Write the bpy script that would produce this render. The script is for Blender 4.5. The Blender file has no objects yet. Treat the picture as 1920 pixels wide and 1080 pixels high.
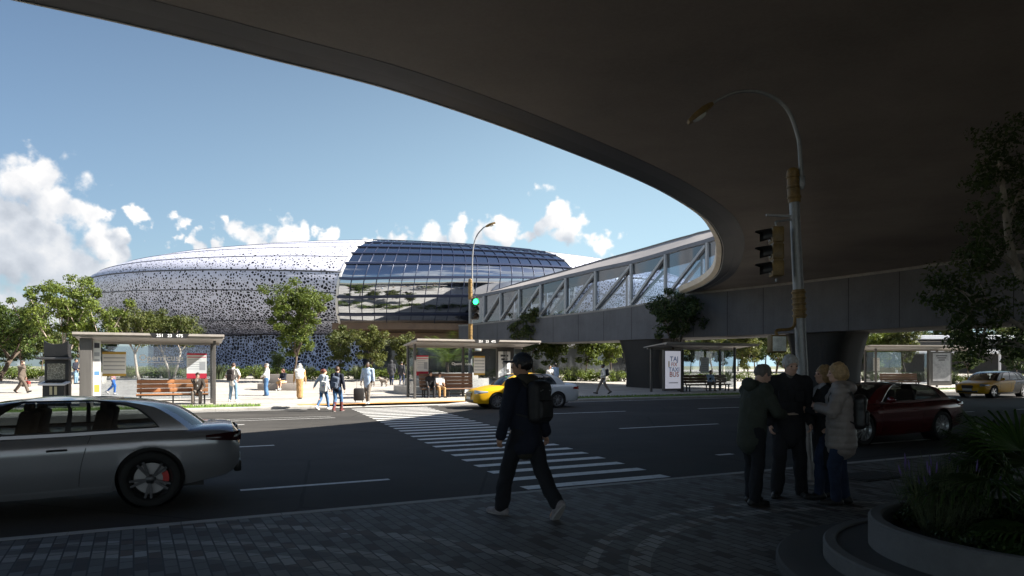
import bpy, bmesh, math, random
import numpy as np
from mathutils import Vector, Matrix, Quaternion, noise as mnoise

random.seed(7)
scene = bpy.context.scene
COL = scene.collection
PI = math.pi
R = math.radians
EYE, FOC, CX, HZ = 1.64, 1280.0, 960.0, 686.0
UX, UY = 0.9, 0.4359          # along the road (away to the right)
NX, NY = -0.4359, 0.9         # across the road, away from the camera
ROAD_Z = -0.12
KERB_N, KERB_F = 8.0, 29.0
ROAD_YAW = math.atan2(UY, UX)

def un(x, y): return (x*UX + y*UY, x*NX + y*NY)
def xy(u, n): return (u*UX + n*NX, u*UY + n*NY)
def gz_n(n): return min(max(n - 38.0, 0.0), 24.0)*0.03
def gz(x, y):
    n = un(x, y)[1]
    if KERB_N < n < KERB_F: return ROAD_Z
    return gz_n(n)
def ground_pt(px, py, z=None):
    """where the sight line through a point of the photograph meets the ground"""
    zz = 0.0 if z is None else z
    for _ in range(30):
        d = FOC*(EYE - zz)/(py - HZ); x = (px - CX)/FOC*d
        if z is None: zz = 0.5*zz + 0.5*gz_n(un(x, d)[1])
    return Vector((x, d, zz))
def road_pt(px, py): return ground_pt(px, py, ROAD_Z)
def at(px, py, d): return Vector(((px - CX)/FOC*d, d, EYE - (py - HZ)/FOC*d))
def on_ground(px, d):
    x = (px - CX)/FOC*d
    return Vector((x, d, gz(x, d)))

def lerp(a, b, t): return a + (b - a)*t
def catmull(pts, m=8):
    pts = [Vector(p) for p in pts]; out = []
    P = [2*pts[0]-pts[1]] + pts + [2*pts[-1]-pts[-2]]
    for i in range(1, len(P)-2):
        for k in range(m):
            t = k/m
            out.append(0.5*((2*P[i]) + (P[i+1]-P[i-1])*t + (2*P[i-1]-5*P[i]+4*P[i+1]-P[i+2])*t*t + (3*P[i]-P[i-1]-3*P[i+1]+P[i+2])*t**3))
    out.append(pts[-1]); return out
def interp(x, xs, ys): return float(np.interp(x, xs, ys))

# ---------------------------------------------------------------- materials
MATS = {}
def newmat(name):
    m = bpy.data.materials.new(name); m.use_nodes = True
    nt = m.node_tree; nt.nodes.clear()
    out = nt.nodes.new('ShaderNodeOutputMaterial')
    return m, nt, out
def N(nt, t, **kw):
    n = nt.nodes.new('ShaderNode'+t)
    for k, v in kw.items():
        if k[0] == '_': setattr(n, k[1:], v)
        else:
            key = int(k[1:]) if k[0] == 'i' and k[1:].isdigit() else k.replace('__', ' ')
            n.inputs[key].default_value = v
    return n
def L(nt, a, b): nt.links.new(a, b)
def math_(nt, op, a, b=None, clamp=False):
    n = nt.nodes.new('ShaderNodeMath'); n.operation = op; n.use_clamp = clamp
    for i, v in enumerate((a, b)):
        if v is None: continue
        if isinstance(v, (int, float)): n.inputs[i].default_value = v
        else: nt.links.new(v, n.inputs[i])
    return n.outputs[0]
def ramp(nt, fac, stops):
    n = nt.nodes.new('ShaderNodeValToRGB'); el = n.color_ramp.elements
    while len(el) < len(stops): el.new(0.5)
    for e, (p, c) in zip(el, stops):
        e.position = p; e.color = (*c, 1) if len(c) == 3 else c
    nt.links.new(fac, n.inputs[0]); return n.outputs[0]
def rgba(c): return (c[0], c[1], c[2], 1.0)

def mat(name, col, rough=0.6, metal=0.0, ns=0.0, na=0.18, bump=0.0, bs=None, spec=0.5, coat=0.0, stretch=None, col2=None, emis=0.0):
    """plain surface with a broad and a fine procedural variation of tone and bump"""
    if name in MATS: return MATS[name]
    m, nt, out = newmat(name)
    b = N(nt, 'BsdfPrincipled', Roughness=rough, Metallic=metal)
    b.inputs['Specular IOR Level'].default_value = spec
    b.inputs['Coat Weight'].default_value = coat
    b.inputs['Base Color'].default_value = rgba(col)
    if emis:
        b.inputs['Emission Color'].default_value = rgba(col); b.inputs['Emission Strength'].default_value = emis
    tc = N(nt, 'TexCoord').outputs['Object']
    if stretch:
        mp = N(nt, 'Mapping'); mp.inputs['Scale'].default_value = stretch; L(nt, tc, mp.inputs[0]); tc = mp.outputs[0]
    if ns:
        n1 = N(nt, 'TexNoise', Scale=ns, Detail=6.0, Roughness=0.62); L(nt, tc, n1.inputs['Vector'])
        n2 = N(nt, 'TexNoise', Scale=ns*7.3, Detail=4.0, Roughness=0.6); L(nt, tc, n2.inputs['Vector'])
        s = math_(nt, 'ADD', math_(nt, 'MULTIPLY', n1.outputs[0], 0.65), math_(nt, 'MULTIPLY', n2.outputs[0], 0.35))
        lo = [max(0, c*(1-na*1.9)) for c in col]; hi = [c*(1+na*1.9) for c in (col2 or col)]
        L(nt, ramp(nt, s, [(0.3, lo), (0.7, hi)]), b.inputs['Base Color'])
        rr = N(nt, 'MapRange', i1=0.3, i2=0.7, i3=max(0.02, rough*0.85), i4=min(1, rough*1.15)); L(nt, s, rr.inputs[0]); L(nt, rr.outputs[0], b.inputs['Roughness'])
    if bump:
        n3 = N(nt, 'TexNoise', Scale=bs or (ns or 10)*6, Detail=5.0, Roughness=0.65); L(nt, tc, n3.inputs['Vector'])
        bp = N(nt, 'Bump', Strength=bump, Distance=0.02); L(nt, n3.outputs[0], bp.inputs['Height']); L(nt, bp.outputs[0], b.inputs['Normal'])
    L(nt, b.outputs[0], out.inputs[0])
    MATS[name] = m; return m

def glass_mat(name, tint=(0.8, 0.85, 0.87), refl=0.12, rough=0.02, dirt=0.06):
    """thin pane: mostly seen through, reflecting more at grazing angles, with a film of dust"""
    if name in MATS: return MATS[name]
    m, nt, out = newmat(name)
    tr = N(nt, 'BsdfTransparent', Color=rgba(tint)); gl = N(nt, 'BsdfGlossy', Roughness=rough)
    df = N(nt, 'BsdfDiffuse', Color=(0.5, 0.52, 0.52, 1))
    lw = N(nt, 'LayerWeight', Blend=0.25)
    f = math_(nt, 'MULTIPLY_ADD', lw.outputs['Fresnel'], 0.9)
    f.node.inputs[2].default_value = refl*0.5
    f = math_(nt, 'MINIMUM', f, 0.85)
    tc = N(nt, 'TexCoord').outputs['Object']
    ns = N(nt, 'TexNoise', Scale=1.7, Detail=5.0); L(nt, tc, ns.inputs['Vector'])
    mx0 = N(nt, 'MixShader'); L(nt, math_(nt, 'MULTIPLY', ns.outputs[0], dirt*2), mx0.inputs[0]); L(nt, tr.outputs[0], mx0.inputs[1]); L(nt, df.outputs[0], mx0.inputs[2])
    mx = N(nt, 'MixShader'); L(nt, f, mx.inputs[0]); L(nt, mx0.outputs[0], mx.inputs[1]); L(nt, gl.outputs[0], mx.inputs[2])
    L(nt, mx.outputs[0], out.inputs[0]); MATS[name] = m; return m

# ---------------------------------------------------------------- mesh builder
class MB:
    def __init__(s): s.v = []; s.f = []; s.mi = []; s.cur = 0
    def add(s, vs, fs):
        o = len(s.v); s.v.extend([tuple(v) for v in vs]); s.f.extend([tuple(i+o for i in f) for f in fs]); s.mi.extend([s.cur]*len(fs)); return s
    def box(s, c, size, M=None, bev=0.0):
        x, y, z = [k/2 for k in size]; c = Vector(c)
        if bev:
            b = min(bev, x*.95, y*.95, z*.95); bm = bmesh.new(); bmesh.ops.create_cube(bm, size=1)
            for v in bm.verts: v.co = Vector((v.co.x*2*x, v.co.y*2*y, v.co.z*2*z))
            bmesh.ops.bevel(bm, geom=list(bm.edges), offset=b, segments=2, affect='EDGES', profile=0.5)
            bm.verts.index_update(); vs = [v.co.copy() for v in bm.verts]; fs = [[v.index for v in f.verts] for f in bm.faces]; bm.free()
        else:
            vs = [Vector((i, j, k)) for i in (-x, x) for j in (-y, y) for k in (-z, z)]
            fs = [(0,1,3,2),(4,6,7,5),(0,4,5,1),(2,3,7,6),(0,2,6,4),(1,5,7,3)]
        vs = [(M @ v if M is not None else v) + c for v in vs]
        return s.add(vs, fs)
    def bar(s, a, b, w, h, up=(0, 0, 1)):
        a, b = Vector(a), Vector(b); d = (b-a); ln = d.length; d.normalize(); up = Vector(up)
        sd = d.cross(up)
        if sd.length < 1e-4: sd = d.cross(Vector((0, 1, 0)))
        sd.normalize(); u = sd.cross(d)
        return s.box((a+b)/2, (ln, w, h), Matrix((d, sd, u)).transposed())
    def loft(s, rings, closed=True, cap=True):
        n = len(rings[0]); vs = [p for r in rings for p in r]; fs = []
        for i in range(len(rings)-1):
            for j in range(n if closed else n-1):
                k = (j+1) % n; fs.append((i*n+j, i*n+k, (i+1)*n+k, (i+1)*n+j))
        if cap and closed:
            fs.append(tuple(range(n-1, -1, -1))); fs.append(tuple((len(rings)-1)*n+j for j in range(n)))
        return s.add(vs, fs)
    def tube(s, path, rad, n=8, cap=True, squash=None):
        path = [Vector(p) for p in path]; rings = []
        if not hasattr(rad, '__len__'): rad = [rad]*len(path)
        t0 = (path[1]-path[0]).normalized(); ref = Vector((0, 0, 1)) if abs(t0.z) < 0.9 else Vector((0, 1, 0))
        a = t0.cross(ref).normalized()
        for i, p in enumerate(path):
            t = (path[min(i+1, len(path)-1)] - path[max(i-1, 0)]).normalized()
            a = (a - t*a.dot(t)); a = a.normalized() if a.length > 1e-5 else t.orthogonal().normalized(); b = t.cross(a)
            rings.append([p + (a*math.cos(2*PI*k/n) + b*math.sin(2*PI*k/n))*rad[i] for k in range(n)])
        return s.loft(rings, True, cap)
    def cyl(s, a, b, r0, r1=None, n=16): return s.tube([a, b], [r0, r0 if r1 is None else r1], n)
    def lathe(s, prof, n=24, c=(0, 0, 0), M=None, cap=True):
        c = Vector(c); rings = []
        for r, z in prof:
            ring = [Vector((r*math.cos(2*PI*k/n), r*math.sin(2*PI*k/n), z)) for k in range(n)]
            rings.append([(M @ p if M is not None else p)+c for p in ring])
        return s.loft(rings, True, cap)
    def prism(s, poly, z0, z1):
        n = len(poly); vs = [(p[0], p[1], z0) for p in poly] + [(p[0], p[1], z1) for p in poly]
        fs = [tuple(range(n-1, -1, -1)), tuple(range(n, 2*n))] + [(i, (i+1) % n, n+(i+1) % n, n+i) for i in range(n)]
        return s.add(vs, fs)
    def extrude(s, poly3, vec):
        n = len(poly3); vec = Vector(vec); vs = [Vector(p) for p in poly3]; vs += [v+vec for v in vs]
        fs = [tuple(range(n-1, -1, -1)), tuple(range(n, 2*n))] + [(i, (i+1) % n, n+(i+1) % n, n+i) for i in range(n)]
        return s.add(vs, fs)
    def sheet(s, rows):
        n = len(rows[0]); return s.add([p for r in rows for p in r], [(i*n+j, i*n+j+1, (i+1)*n+j+1, (i+1)*n+j) for i in range(len(rows)-1) for j in range(n-1)])
    def ball(s, c, r, n=12, m=8, M=None):
        if not hasattr(r, '__len__'): r = (r, r, r)
        c = Vector(c); rings = []
        for i in range(m+1):
            th = PI*i/m; q = max(math.sin(th), 0.001)
            ring = [Vector((r[0]*q*math.cos(2*PI*k/n), r[1]*q*math.sin(2*PI*k/n), -r[2]*math.cos(th))) for k in range(n)]
            rings.append([(M @ p if M is not None else p)+c for p in ring])
        return s.loft(rings)
    def build(s, name, mats, parent=None, smooth=40, fix=True):
        me = bpy.data.meshes.new(name); me.from_pydata([tuple(v) for v in s.v], [], s.f)
        for m in (mats if isinstance(mats, (list, tuple)) else [mats]): me.materials.append(m)
        if any(s.mi): me.polygons.foreach_set('material_index', s.mi)
        if fix:
            bm = bmesh.new(); bm.from_mesh(me); bmesh.ops.recalc_face_normals(bm, faces=bm.faces); bm.to_mesh(me); bm.free()
        if smooth:
            me.polygons.foreach_set('use_smooth', [True]*len(me.polygons))
            if smooth < 180: me.set_sharp_from_angle(angle=R(smooth))
        me.update()
        return link(name, me, parent)
def link(name, data, parent=None):
    o = bpy.data.objects.new(name, data); COL.objects.link(o)
    if parent is not None: o.parent = parent
    return o
def tag(o, label=None, cat=None, group=None, kind=None):
    for k, v in (('label', label), ('category', cat), ('group', group), ('kind', kind)):
        if v: o[k] = v
    return o
def thing(name, label, cat, loc=(0, 0, 0), rz=0.0, group=None, kind=None):
    o = bpy.data.objects.new(name, None); COL.objects.link(o); o.empty_display_size = 0.2
    o.location = loc; o.rotation_euler = (0, 0, rz)
    return tag(o, label, cat, group, kind)
def dup(root, loc, rz=0.0, label=None, group=None, scale=None):
    r = root.copy(); COL.objects.link(r); r.location = loc; r.rotation_euler = (0, 0, rz)
    if scale is not None: r.scale = scale if hasattr(scale, '__len__') else (scale,)*3
    if label: r['label'] = label
    if group: r['group'] = group
    for ch in list(root.children):
        c = ch.copy(); COL.objects.link(c); c.parent = r
        for g in list(ch.children):
            d = g.copy(); COL.objects.link(d); d.parent = c
    return r
def text(name, body, size, m, parent, M, extrude=0.003, align='CENTER', spacing=1.0):
    c = bpy.data.curves.new(name, 'FONT'); c.body = body; c.size = size; c.extrude = extrude; c.offset = size*.012
    c.align_x = align; c.align_y = 'CENTER'; c.space_character = spacing; c.materials.append(m)
    tmp = link('lettering_source', c); me = bpy.data.meshes.new_from_object(tmp.evaluated_get(bpy.context.evaluated_depsgraph_get()))
    bpy.data.objects.remove(tmp); bpy.data.curves.remove(c); me.name = name; me.materials.clear(); me.materials.append(m)
    o = link(name, me, parent); o.matrix_local = M; return o
def frame(origin, xdir, up=(0, 0, 1)):
    x = Vector(xdir).normalized(); z0 = Vector(up); nrm = x.cross(z0).normalized()   # reading plane: x to the right, up, facing nrm
    yv = nrm.cross(x)
    m = Matrix((x, yv, nrm)).transposed().to_4x4(); m.translation = Vector(origin); return m

# ---------------------------------------------------------------- smooth solids from distance fields
def cap(a, b, ra, rb=None, k=None, sq=None, sub=False): return dict(t='c', a=np.array(a, float), b=np.array(b, float), ra=ra, rb=ra if rb is None else rb, k=k, sq=sq, sub=sub)
def ell(c, r, Rm=None, k=None, sub=False): return dict(t='e', c=np.array(c, float), r=np.array(r, float), R=np.array(Rm, float) if Rm is not None else None, k=k, sub=sub)
def rbox(c, h, rd, Rm=None, k=None, sub=False): return dict(t='b', c=np.array(c, float), h=np.array(h, float), rd=rd, R=np.array(Rm, float) if Rm is not None else None, k=k, sub=sub)
def p_dist(p, P):
    if p['t'] == 'c':
        ab = p['b']-p['a']; q = P-p['a']; t = np.clip(q@ab/max(ab@ab, 1e-9), 0, 1); q = q - t[..., None]*ab
        if p['sq']:
            n = np.array(p['sq'][0], float); f = p['sq'][1]; q = q + ((1/f-1)*(q@n))[..., None]*n
        return np.sqrt((q*q).sum(-1)) - (p['ra']+t*(p['rb']-p['ra']))
    q = P-p['c']
    if p['R'] is not None: q = q@p['R']
    if p['t'] == 'e':
        k0 = np.sqrt(((q/p['r'])**2).sum(-1)); k1 = np.sqrt(((q/p['r']**2)**2).sum(-1))+1e-9
        return k0*(k0-1)/k1
    e = np.abs(q)-(p['h']-p['rd'])
    return np.sqrt((np.maximum(e, 0)**2).sum(-1)) + np.minimum(e.max(-1), 0) - p['rd']
def p_bounds(p):
    if p['t'] == 'c':
        r = max(p['ra'], p['rb']); return np.minimum(p['a'], p['b'])-r, np.maximum(p['a'], p['b'])+r
    r = (p['r'] if p['t'] == 'e' else p['h']).max()*(1.0 if p['R'] is None else 1.75)
    if p['R'] is None:
        rr = p['r'] if p['t'] == 'e' else p['h']; return p['c']-rr, p['c']+rr
    return p['c']-r, p['c']+r
def sdf_geo(prims, vox, k=0.03):
    pos = [p for p in prims if not p['sub']]
    lo = np.min([p_bounds(p)[0] for p in pos], 0)-3*vox-k*.5; hi = np.max([p_bounds(p)[1] for p in pos], 0)+3*vox+k*.5
    n = np.ceil((hi-lo)/vox).astype(int)+1
    D = np.full(n, 1.0, np.float32)
    for p in prims:
        kk = k if p['k'] is None else p['k']
        a, b = p_bounds(p); m = kk+3*vox
        i0 = np.clip(np.floor((a-m-lo)/vox).astype(int), 0, n-1); i1 = np.clip(np.ceil((b+m-lo)/vox).astype(int)+1, 1, n)
        if (i1 <= i0).any(): continue
        ax = [lo[d]+vox*np.arange(i0[d], i1[d]) for d in range(3)]
        P = np.stack(np.meshgrid(*ax, indexing='ij'), -1)
        d = p_dist(p, P); sl = tuple(slice(i0[q], i1[q]) for q in range(3)); o = D[sl]
        if p['sub']:
            d = -d; h = np.clip(0.5-0.5*(o-d)/max(kk, 1e-6)*-1*-1, 0, 1)
            D[sl] = np.maximum(o, d)
        else:
            h = np.clip(0.5+0.5*(o-d)/max(kk, 1e-6), 0, 1); D[sl] = o*(1-h)+d*h-kk*h*(1-h)
    S = D < 0
    c = [(i, j, l) for i in (0, 1) for j in (0, 1) for l in (0, 1)]
    def sh(A, o): return A[o[0]:A.shape[0]-1+o[0], o[1]:A.shape[1]-1+o[1], o[2]:A.shape[2]-1+o[2]]
    cnt = sum(sh(S, o).astype(np.int8) for o in c); act = (cnt > 0) & (cnt < 8)
    idx = np.argwhere(act)
    if len(idx) == 0: return np.zeros((0, 3)), np.zeros((0, 4), int)
    acc = np.zeros((len(idx), 3)); num = np.zeros(len(idx))
    for d in range(3):
        for o in c:
            if o[d]: continue
            o2 = list(o); o2[d] = 1
            i_a = idx+np.array(o); i_b = idx+np.array(o2)
            va = D[tuple(i_a.T)]; vb = D[tuple(i_b.T)]; m = (va < 0) != (vb < 0)
            t = np.where(m, va/np.where(m, va-vb, 1), 0)
            pt = i_a + t[:, None]*(i_b-i_a); acc[m] += pt[m]; num[m] += 1
    V = lo + vox*acc/num[:, None]
    ids = -np.ones(act.shape, int); ids[tuple(idx.T)] = np.arange(len(idx))
    F = []
    for d in range(3):
        e1, e2 = [(1, 2), (2, 0), (0, 1)][d]
        A = S; sl_a = [slice(1, -1)]*3; sl_b = [slice(1, -1)]*3; sl_a[d] = slice(0, -1); sl_b[d] = slice(1, None)
        a = A[tuple(sl_a)]; b = A[tuple(sl_b)]
        ed = np.argwhere(a != b)
        if len(ed) == 0: continue
        off = np.array([1, 1, 1]); off[d] = 0; ed = ed+off
        inside = S[tuple(ed.T)]
        q = []
        for (o1, o2) in ((-1, -1), (0, -1), (0, 0), (-1, 0)):
            z = ed.copy(); z[:, e1] += o1; z[:, e2] += o2; q.append(ids[tuple(z.T)])
        q = np.stack(q, 1); q[~inside] = q[~inside][:, ::-1]; F.append(q)
    return V, np.concatenate(F)
def v_normals(V, F):
    nn = np.cross(V[F[:, 2]]-V[F[:, 0]], V[F[:, 3]]-V[F[:, 1]]); out = np.zeros_like(V)
    for i in range(4): np.add.at(out, F[:, i], nn)
    return out/(np.linalg.norm(out, axis=1, keepdims=True)+1e-12)
def smooth_v(V, F, it=1, lam=0.5):
    for _ in range(it):
        a = np.zeros_like(V); c = np.zeros(len(V))
        for i in range(4):
            for j in ((i+1) % 4, (i-1) % 4): np.add.at(a, F[:, i], V[F[:, j]]); np.add.at(c, F[:, i], 1)
        V = V + lam*(a/np.maximum(c, 1)[:, None]-V)
    return V
def wrinkle(V, F, amp, scale, stretch=(1, 1, 1), seed=0):
    nr = v_normals(V, F); st = np.array(stretch)*scale
    d = np.array([mnoise.fractal(Vector(p)+Vector((seed*3.1, seed*1.7, 0)), 1.0, 2.1, 3) for p in V*st])
    return V + nr*(amp*d)[:, None]
def geo_obj(name, V, F, m, parent, extra=None):
    """extra: an MB joined into the same mesh"""
    vs = [tuple(p) for p in V]; fs = [tuple(int(i) for i in f) for f in F]
    if extra is not None:
        o = len(vs); vs += [tuple(p) for p in extra.v]; fs += [tuple(i+o for i in f) for f in extra.f]
    me = bpy.data.meshes.new(name); me.from_pydata(vs, [], fs)
    for q in (m if isinstance(m, (list, tuple)) else [m]): me.materials.append(q)
    me.polygons.foreach_set('use_smooth', [True]*len(me.polygons)); me.update()
    return link(name, me, parent)
def solid(name, prims, vox, m, parent, k=0.03, amp=0.0, scale=8, stretch=(1, 1, 1), sm=1, seed=0, extra=None, post=None):
    V, F = sdf_geo(prims, vox, k)
    if sm: V = smooth_v(V, F, sm, 0.4)
    if amp: V = wrinkle(V, F, amp, scale, stretch, seed)
    if post: V = post(V, v_normals(V, F))
    return geo_obj(name, V, F, m, parent, extra)
# ================================================================ camera, sun, sky
cam = bpy.data.cameras.new('camera'); co = link('camera', cam); scene.camera = co
co.location = (0, 0, EYE); co.rotation_euler = (R(90), 0, 0)
cam.sensor_width = 36; cam.lens = 24; cam.shift_y = (HZ-540)/1920; cam.clip_start = 0.05; cam.clip_end = 6000
scene.view_settings.view_transform = 'Standard'; scene.view_settings.look = 'None'; scene.view_settings.gamma = 1
scene.view_settings.exposure = 1.75
scene.render.engine = 'CYCLES'; scene.cycles.use_denoising = True
scene.cycles.max_bounces = 7; scene.cycles.diffuse_bounces = 4; scene.cycles.glossy_bounces = 3
scene.cycles.transparent_max_bounces = 14; scene.cycles.transmission_bounces = 4; scene.cycles.caustics_reflective = False; scene.cycles.caustics_refractive = False
SUN_EL, SUN_AZ = R(36.5), R(-4.0)        # sun to the right of the view
S2 = Vector((math.cos(SUN_EL)*math.cos(SUN_AZ), math.cos(SUN_EL)*math.sin(SUN_AZ), math.sin(SUN_EL)))
sl = bpy.data.lights.new('sun', 'SUN'); sl.energy = 5.0; sl.angle = R(0.53); sl.color = (1.0, 0.93, 0.83)
so = link('sun', sl); so.rotation_euler = S2.to_track_quat('Z', 'Y').to_euler(); so.location = (60, 0, 60)

world = bpy.data.worlds.new('World'); scene.world = world; world.use_nodes = True
nt = world.node_tree; nt.nodes.clear()
wout = nt.nodes.new('ShaderNodeOutputWorld'); bg = nt.nodes.new('ShaderNodeBackground'); bg.inputs[1].default_value = 0.037
sky = nt.nodes.new('ShaderNodeTexSky'); sky.sky_type = 'NISHITA'; sky.sun_disc = False
sky.sun_elevation = SUN_EL; sky.sun_rotation = R(90) - SUN_AZ; sky.air_density = 1.0; sky.dust_density = 1.6; sky.ozone_density = 3.0

def cloud_group():
    g = bpy.data.node_groups.new('cloud_density', 'ShaderNodeTree')
    g.interface.new_socket('Vector', in_out='INPUT', socket_type='NodeSocketVector')
    g.interface.new_socket('Density', in_out='OUTPUT', socket_type='NodeSocketFloat')
    gi = g.nodes.new('NodeGroupInput'); go = g.nodes.new('NodeGroupOutput'); v = gi.outputs[0]
    blobs = [(45,425,140),(215,545,60),(120,590,60),(225,600,50),(72,338,62),(110,385,60),(110,480,115),(175,520,70),(172,402,42),(195,470,42),(252,416,28),(312,438,26),(262,464,20),(350,468,24),
             (470,432,46),(446,418,26),(508,450,42),(590,450,24),(785,438,46),(840,448,46),(900,452,40),(740,456,34),(690,462,26),(620,462,30),(555,458,34),(410,466,30),(990,462,34),(945,440,38),(1035,405,44),(1078,434,42),(1130,462,34),
             (48,540,24),(30,600,70)]
    w1 = N(g, 'TexNoise', Scale=14.0, Detail=2.0); g.links.new(v, w1.inputs['Vector']); w2 = N(g, 'TexNoise', Scale=46.0, Detail=3.0); g.links.new(v, w2.inputs['Vector'])
    def warp(n_, k, src):
        a_ = g.nodes.new('ShaderNodeVectorMath'); a_.operation = 'SUBTRACT'; g.links.new(n_.outputs['Color'], a_.inputs[0]); a_.inputs[1].default_value = (.5, .5, .5)
        b_ = g.nodes.new('ShaderNodeVectorMath'); b_.operation = 'MULTIPLY_ADD'; g.links.new(a_.outputs[0], b_.inputs[0]); b_.inputs[1].default_value = (k, k, k); g.links.new(src, b_.inputs[2]); return b_.outputs[0]
    wv = warp(w2, .050, warp(w1, .085, v))
    acc = None
    for px, py, r in blobs:
        d = Vector((px-CX, FOC, HZ-py)); c2 = FOC/d.length; d.normalize()
        vm = g.nodes.new('ShaderNodeVectorMath'); vm.operation = 'DISTANCE'; g.links.new(wv, vm.inputs[0]); vm.inputs[1].default_value = d
        e = math_(g, 'SUBTRACT', 1.0, math_(g, 'MULTIPLY', vm.outputs['Value'], FOC/(r*c2*1.0)/c2*c2))
        if acc is None: acc = e
        else:
            m = g.nodes.new('ShaderNodeMath'); m.operation = 'SMOOTH_MAX'; g.links.new(acc, m.inputs[0]); g.links.new(e, m.inputs[1]); m.inputs[2].default_value = 0.15; acc = m.outputs[0]
    acc = math_(g, 'MAXIMUM', acc, -0.9)
    n1 = N(g, 'TexNoise', Scale=20.0, Detail=8.0, Roughness=0.64); g.links.new(v, n1.inputs['Vector'])
    n2 = N(g, 'TexNoise', Scale=3.0, Detail=5.0, Roughness=0.6); g.links.new(v, n2.inputs['Vector'])
    n3 = N(g, 'TexVoronoi', Scale=34.0); n3.feature = 'F1'; g.links.new(v, n3.inputs['Vector'])
    rag = math_(g, 'ADD', math_(g, 'MULTIPLY', math_(g, 'SUBTRACT', n1.outputs[0], 0.5), 1.5), math_(g, 'MULTIPLY', math_(g, 'SUBTRACT', 0.45, n3.outputs['Distance']), 0.75))
    front = math_(g, 'ADD', acc, rag)
    sx = g.nodes.new('ShaderNodeSeparateXYZ'); g.links.new(v, sx.inputs[0])
    back = math_(g, 'MULTIPLY', math_(g, 'SUBTRACT', n2.outputs[0], 0.48), 5.0)
    sw = g.nodes.new('ShaderNodeMapRange'); g.links.new(sx.outputs[1], sw.inputs[0]); sw.inputs[1].default_value = 0.25; sw.inputs[2].default_value = 0.037
    mx = g.nodes.new('ShaderNodeMix'); g.links.new(sw.outputs[0], mx.inputs[0]); g.links.new(front, mx.inputs[2]); g.links.new(back, mx.inputs[3])
    g.links.new(mx.outputs[0], go.inputs[0]); return g
cg = cloud_group()
tc = nt.nodes.new('ShaderNodeTexCoord')
def dens(off):
    vm = nt.nodes.new('ShaderNodeVectorMath'); vm.operation = 'ADD'; nt.links.new(tc.outputs['Generated'], vm.inputs[0]); vm.inputs[1].default_value = off
    q = nt.nodes.new('ShaderNodeGroup'); q.node_tree = cg; nt.links.new(vm.outputs[0], q.inputs[0]); return q.outputs[0]
world.cycles.sampling_method = 'MANUAL'; world.cycles.sample_map_resolution = 256
d0 = dens((0, 0, 0)); d1 = dens((0.024, 0, 0.034))
al = N(nt, 'MapRange', i1=0.02, i2=0.48, i3=0.0, i4=0.96); al.interpolation_type = 'SMOOTHSTEP'; L(nt, d0, al.inputs[0])
lit = math_(nt, 'ADD', math_(nt, 'MULTIPLY', math_(nt, 'SUBTRACT', d0, d1), 0.50), math_(nt, 'MULTIPLY', math_(nt, 'SUBTRACT', 0.55, d0), 0.42))
lit = math_(nt, 'ADD', lit, 0.46, True)
cc = ramp(nt, lit, [(0.0, (3.0, 3.4, 4.0)), (0.5, (5.7, 6.0, 6.5)), (1.0, (9.6, 9.3, 9.0))])
skyc = nt.nodes.new('ShaderNodeHueSaturation'); skyc.inputs['Saturation'].default_value = 1.02; L(nt, sky.outputs[0], skyc.inputs['Color'])
hzs = nt.nodes.new('ShaderNodeSeparateXYZ'); L(nt, nt.nodes['Texture Coordinate'].outputs['Generated'], hzs.inputs[0]); hzf = N(nt, 'MapRange', i1=0.0, i2=0.55, i3=0.85, i4=0.0); L(nt, hzs.outputs[2], hzf.inputs[0])
sdot = nt.nodes.new('ShaderNodeVectorMath'); sdot.operation = 'DOT_PRODUCT'; L(nt, nt.nodes['Texture Coordinate'].outputs['Generated'], sdot.inputs[0]); sdot.inputs[1].default_value = (math.cos(SUN_AZ), math.sin(SUN_AZ), 0)
sfac = N(nt, 'MapRange', i1=-0.75, i2=0.0, i3=0.12, i4=1.0); L(nt, sdot.outputs['Value'], sfac.inputs[0]); hzm = math_(nt, 'MULTIPLY', hzf.outputs[0], sfac.outputs[0])
skyh = nt.nodes.new('ShaderNodeMix'); skyh.data_type = 'RGBA'; L(nt, hzm, skyh.inputs[0]); L(nt, skyc.outputs[0], skyh.inputs[6]); skyh.inputs[7].default_value = (6.1, 8.7, 9.9, 1)
hz = nt.nodes.new('ShaderNodeSeparateXYZ'); L(nt, tc.outputs['Generated'], hz.inputs[0])
mix = nt.nodes.new('ShaderNodeMix'); mix.data_type = 'RGBA'; L(nt, al.outputs[0], mix.inputs[0]); L(nt, skyh.outputs[2], mix.inputs[6]); L(nt, cc, mix.inputs[7])
L(nt, mix.outputs[2], bg.inputs[0]); L(nt, bg.outputs[0], wout.inputs[0])

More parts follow.
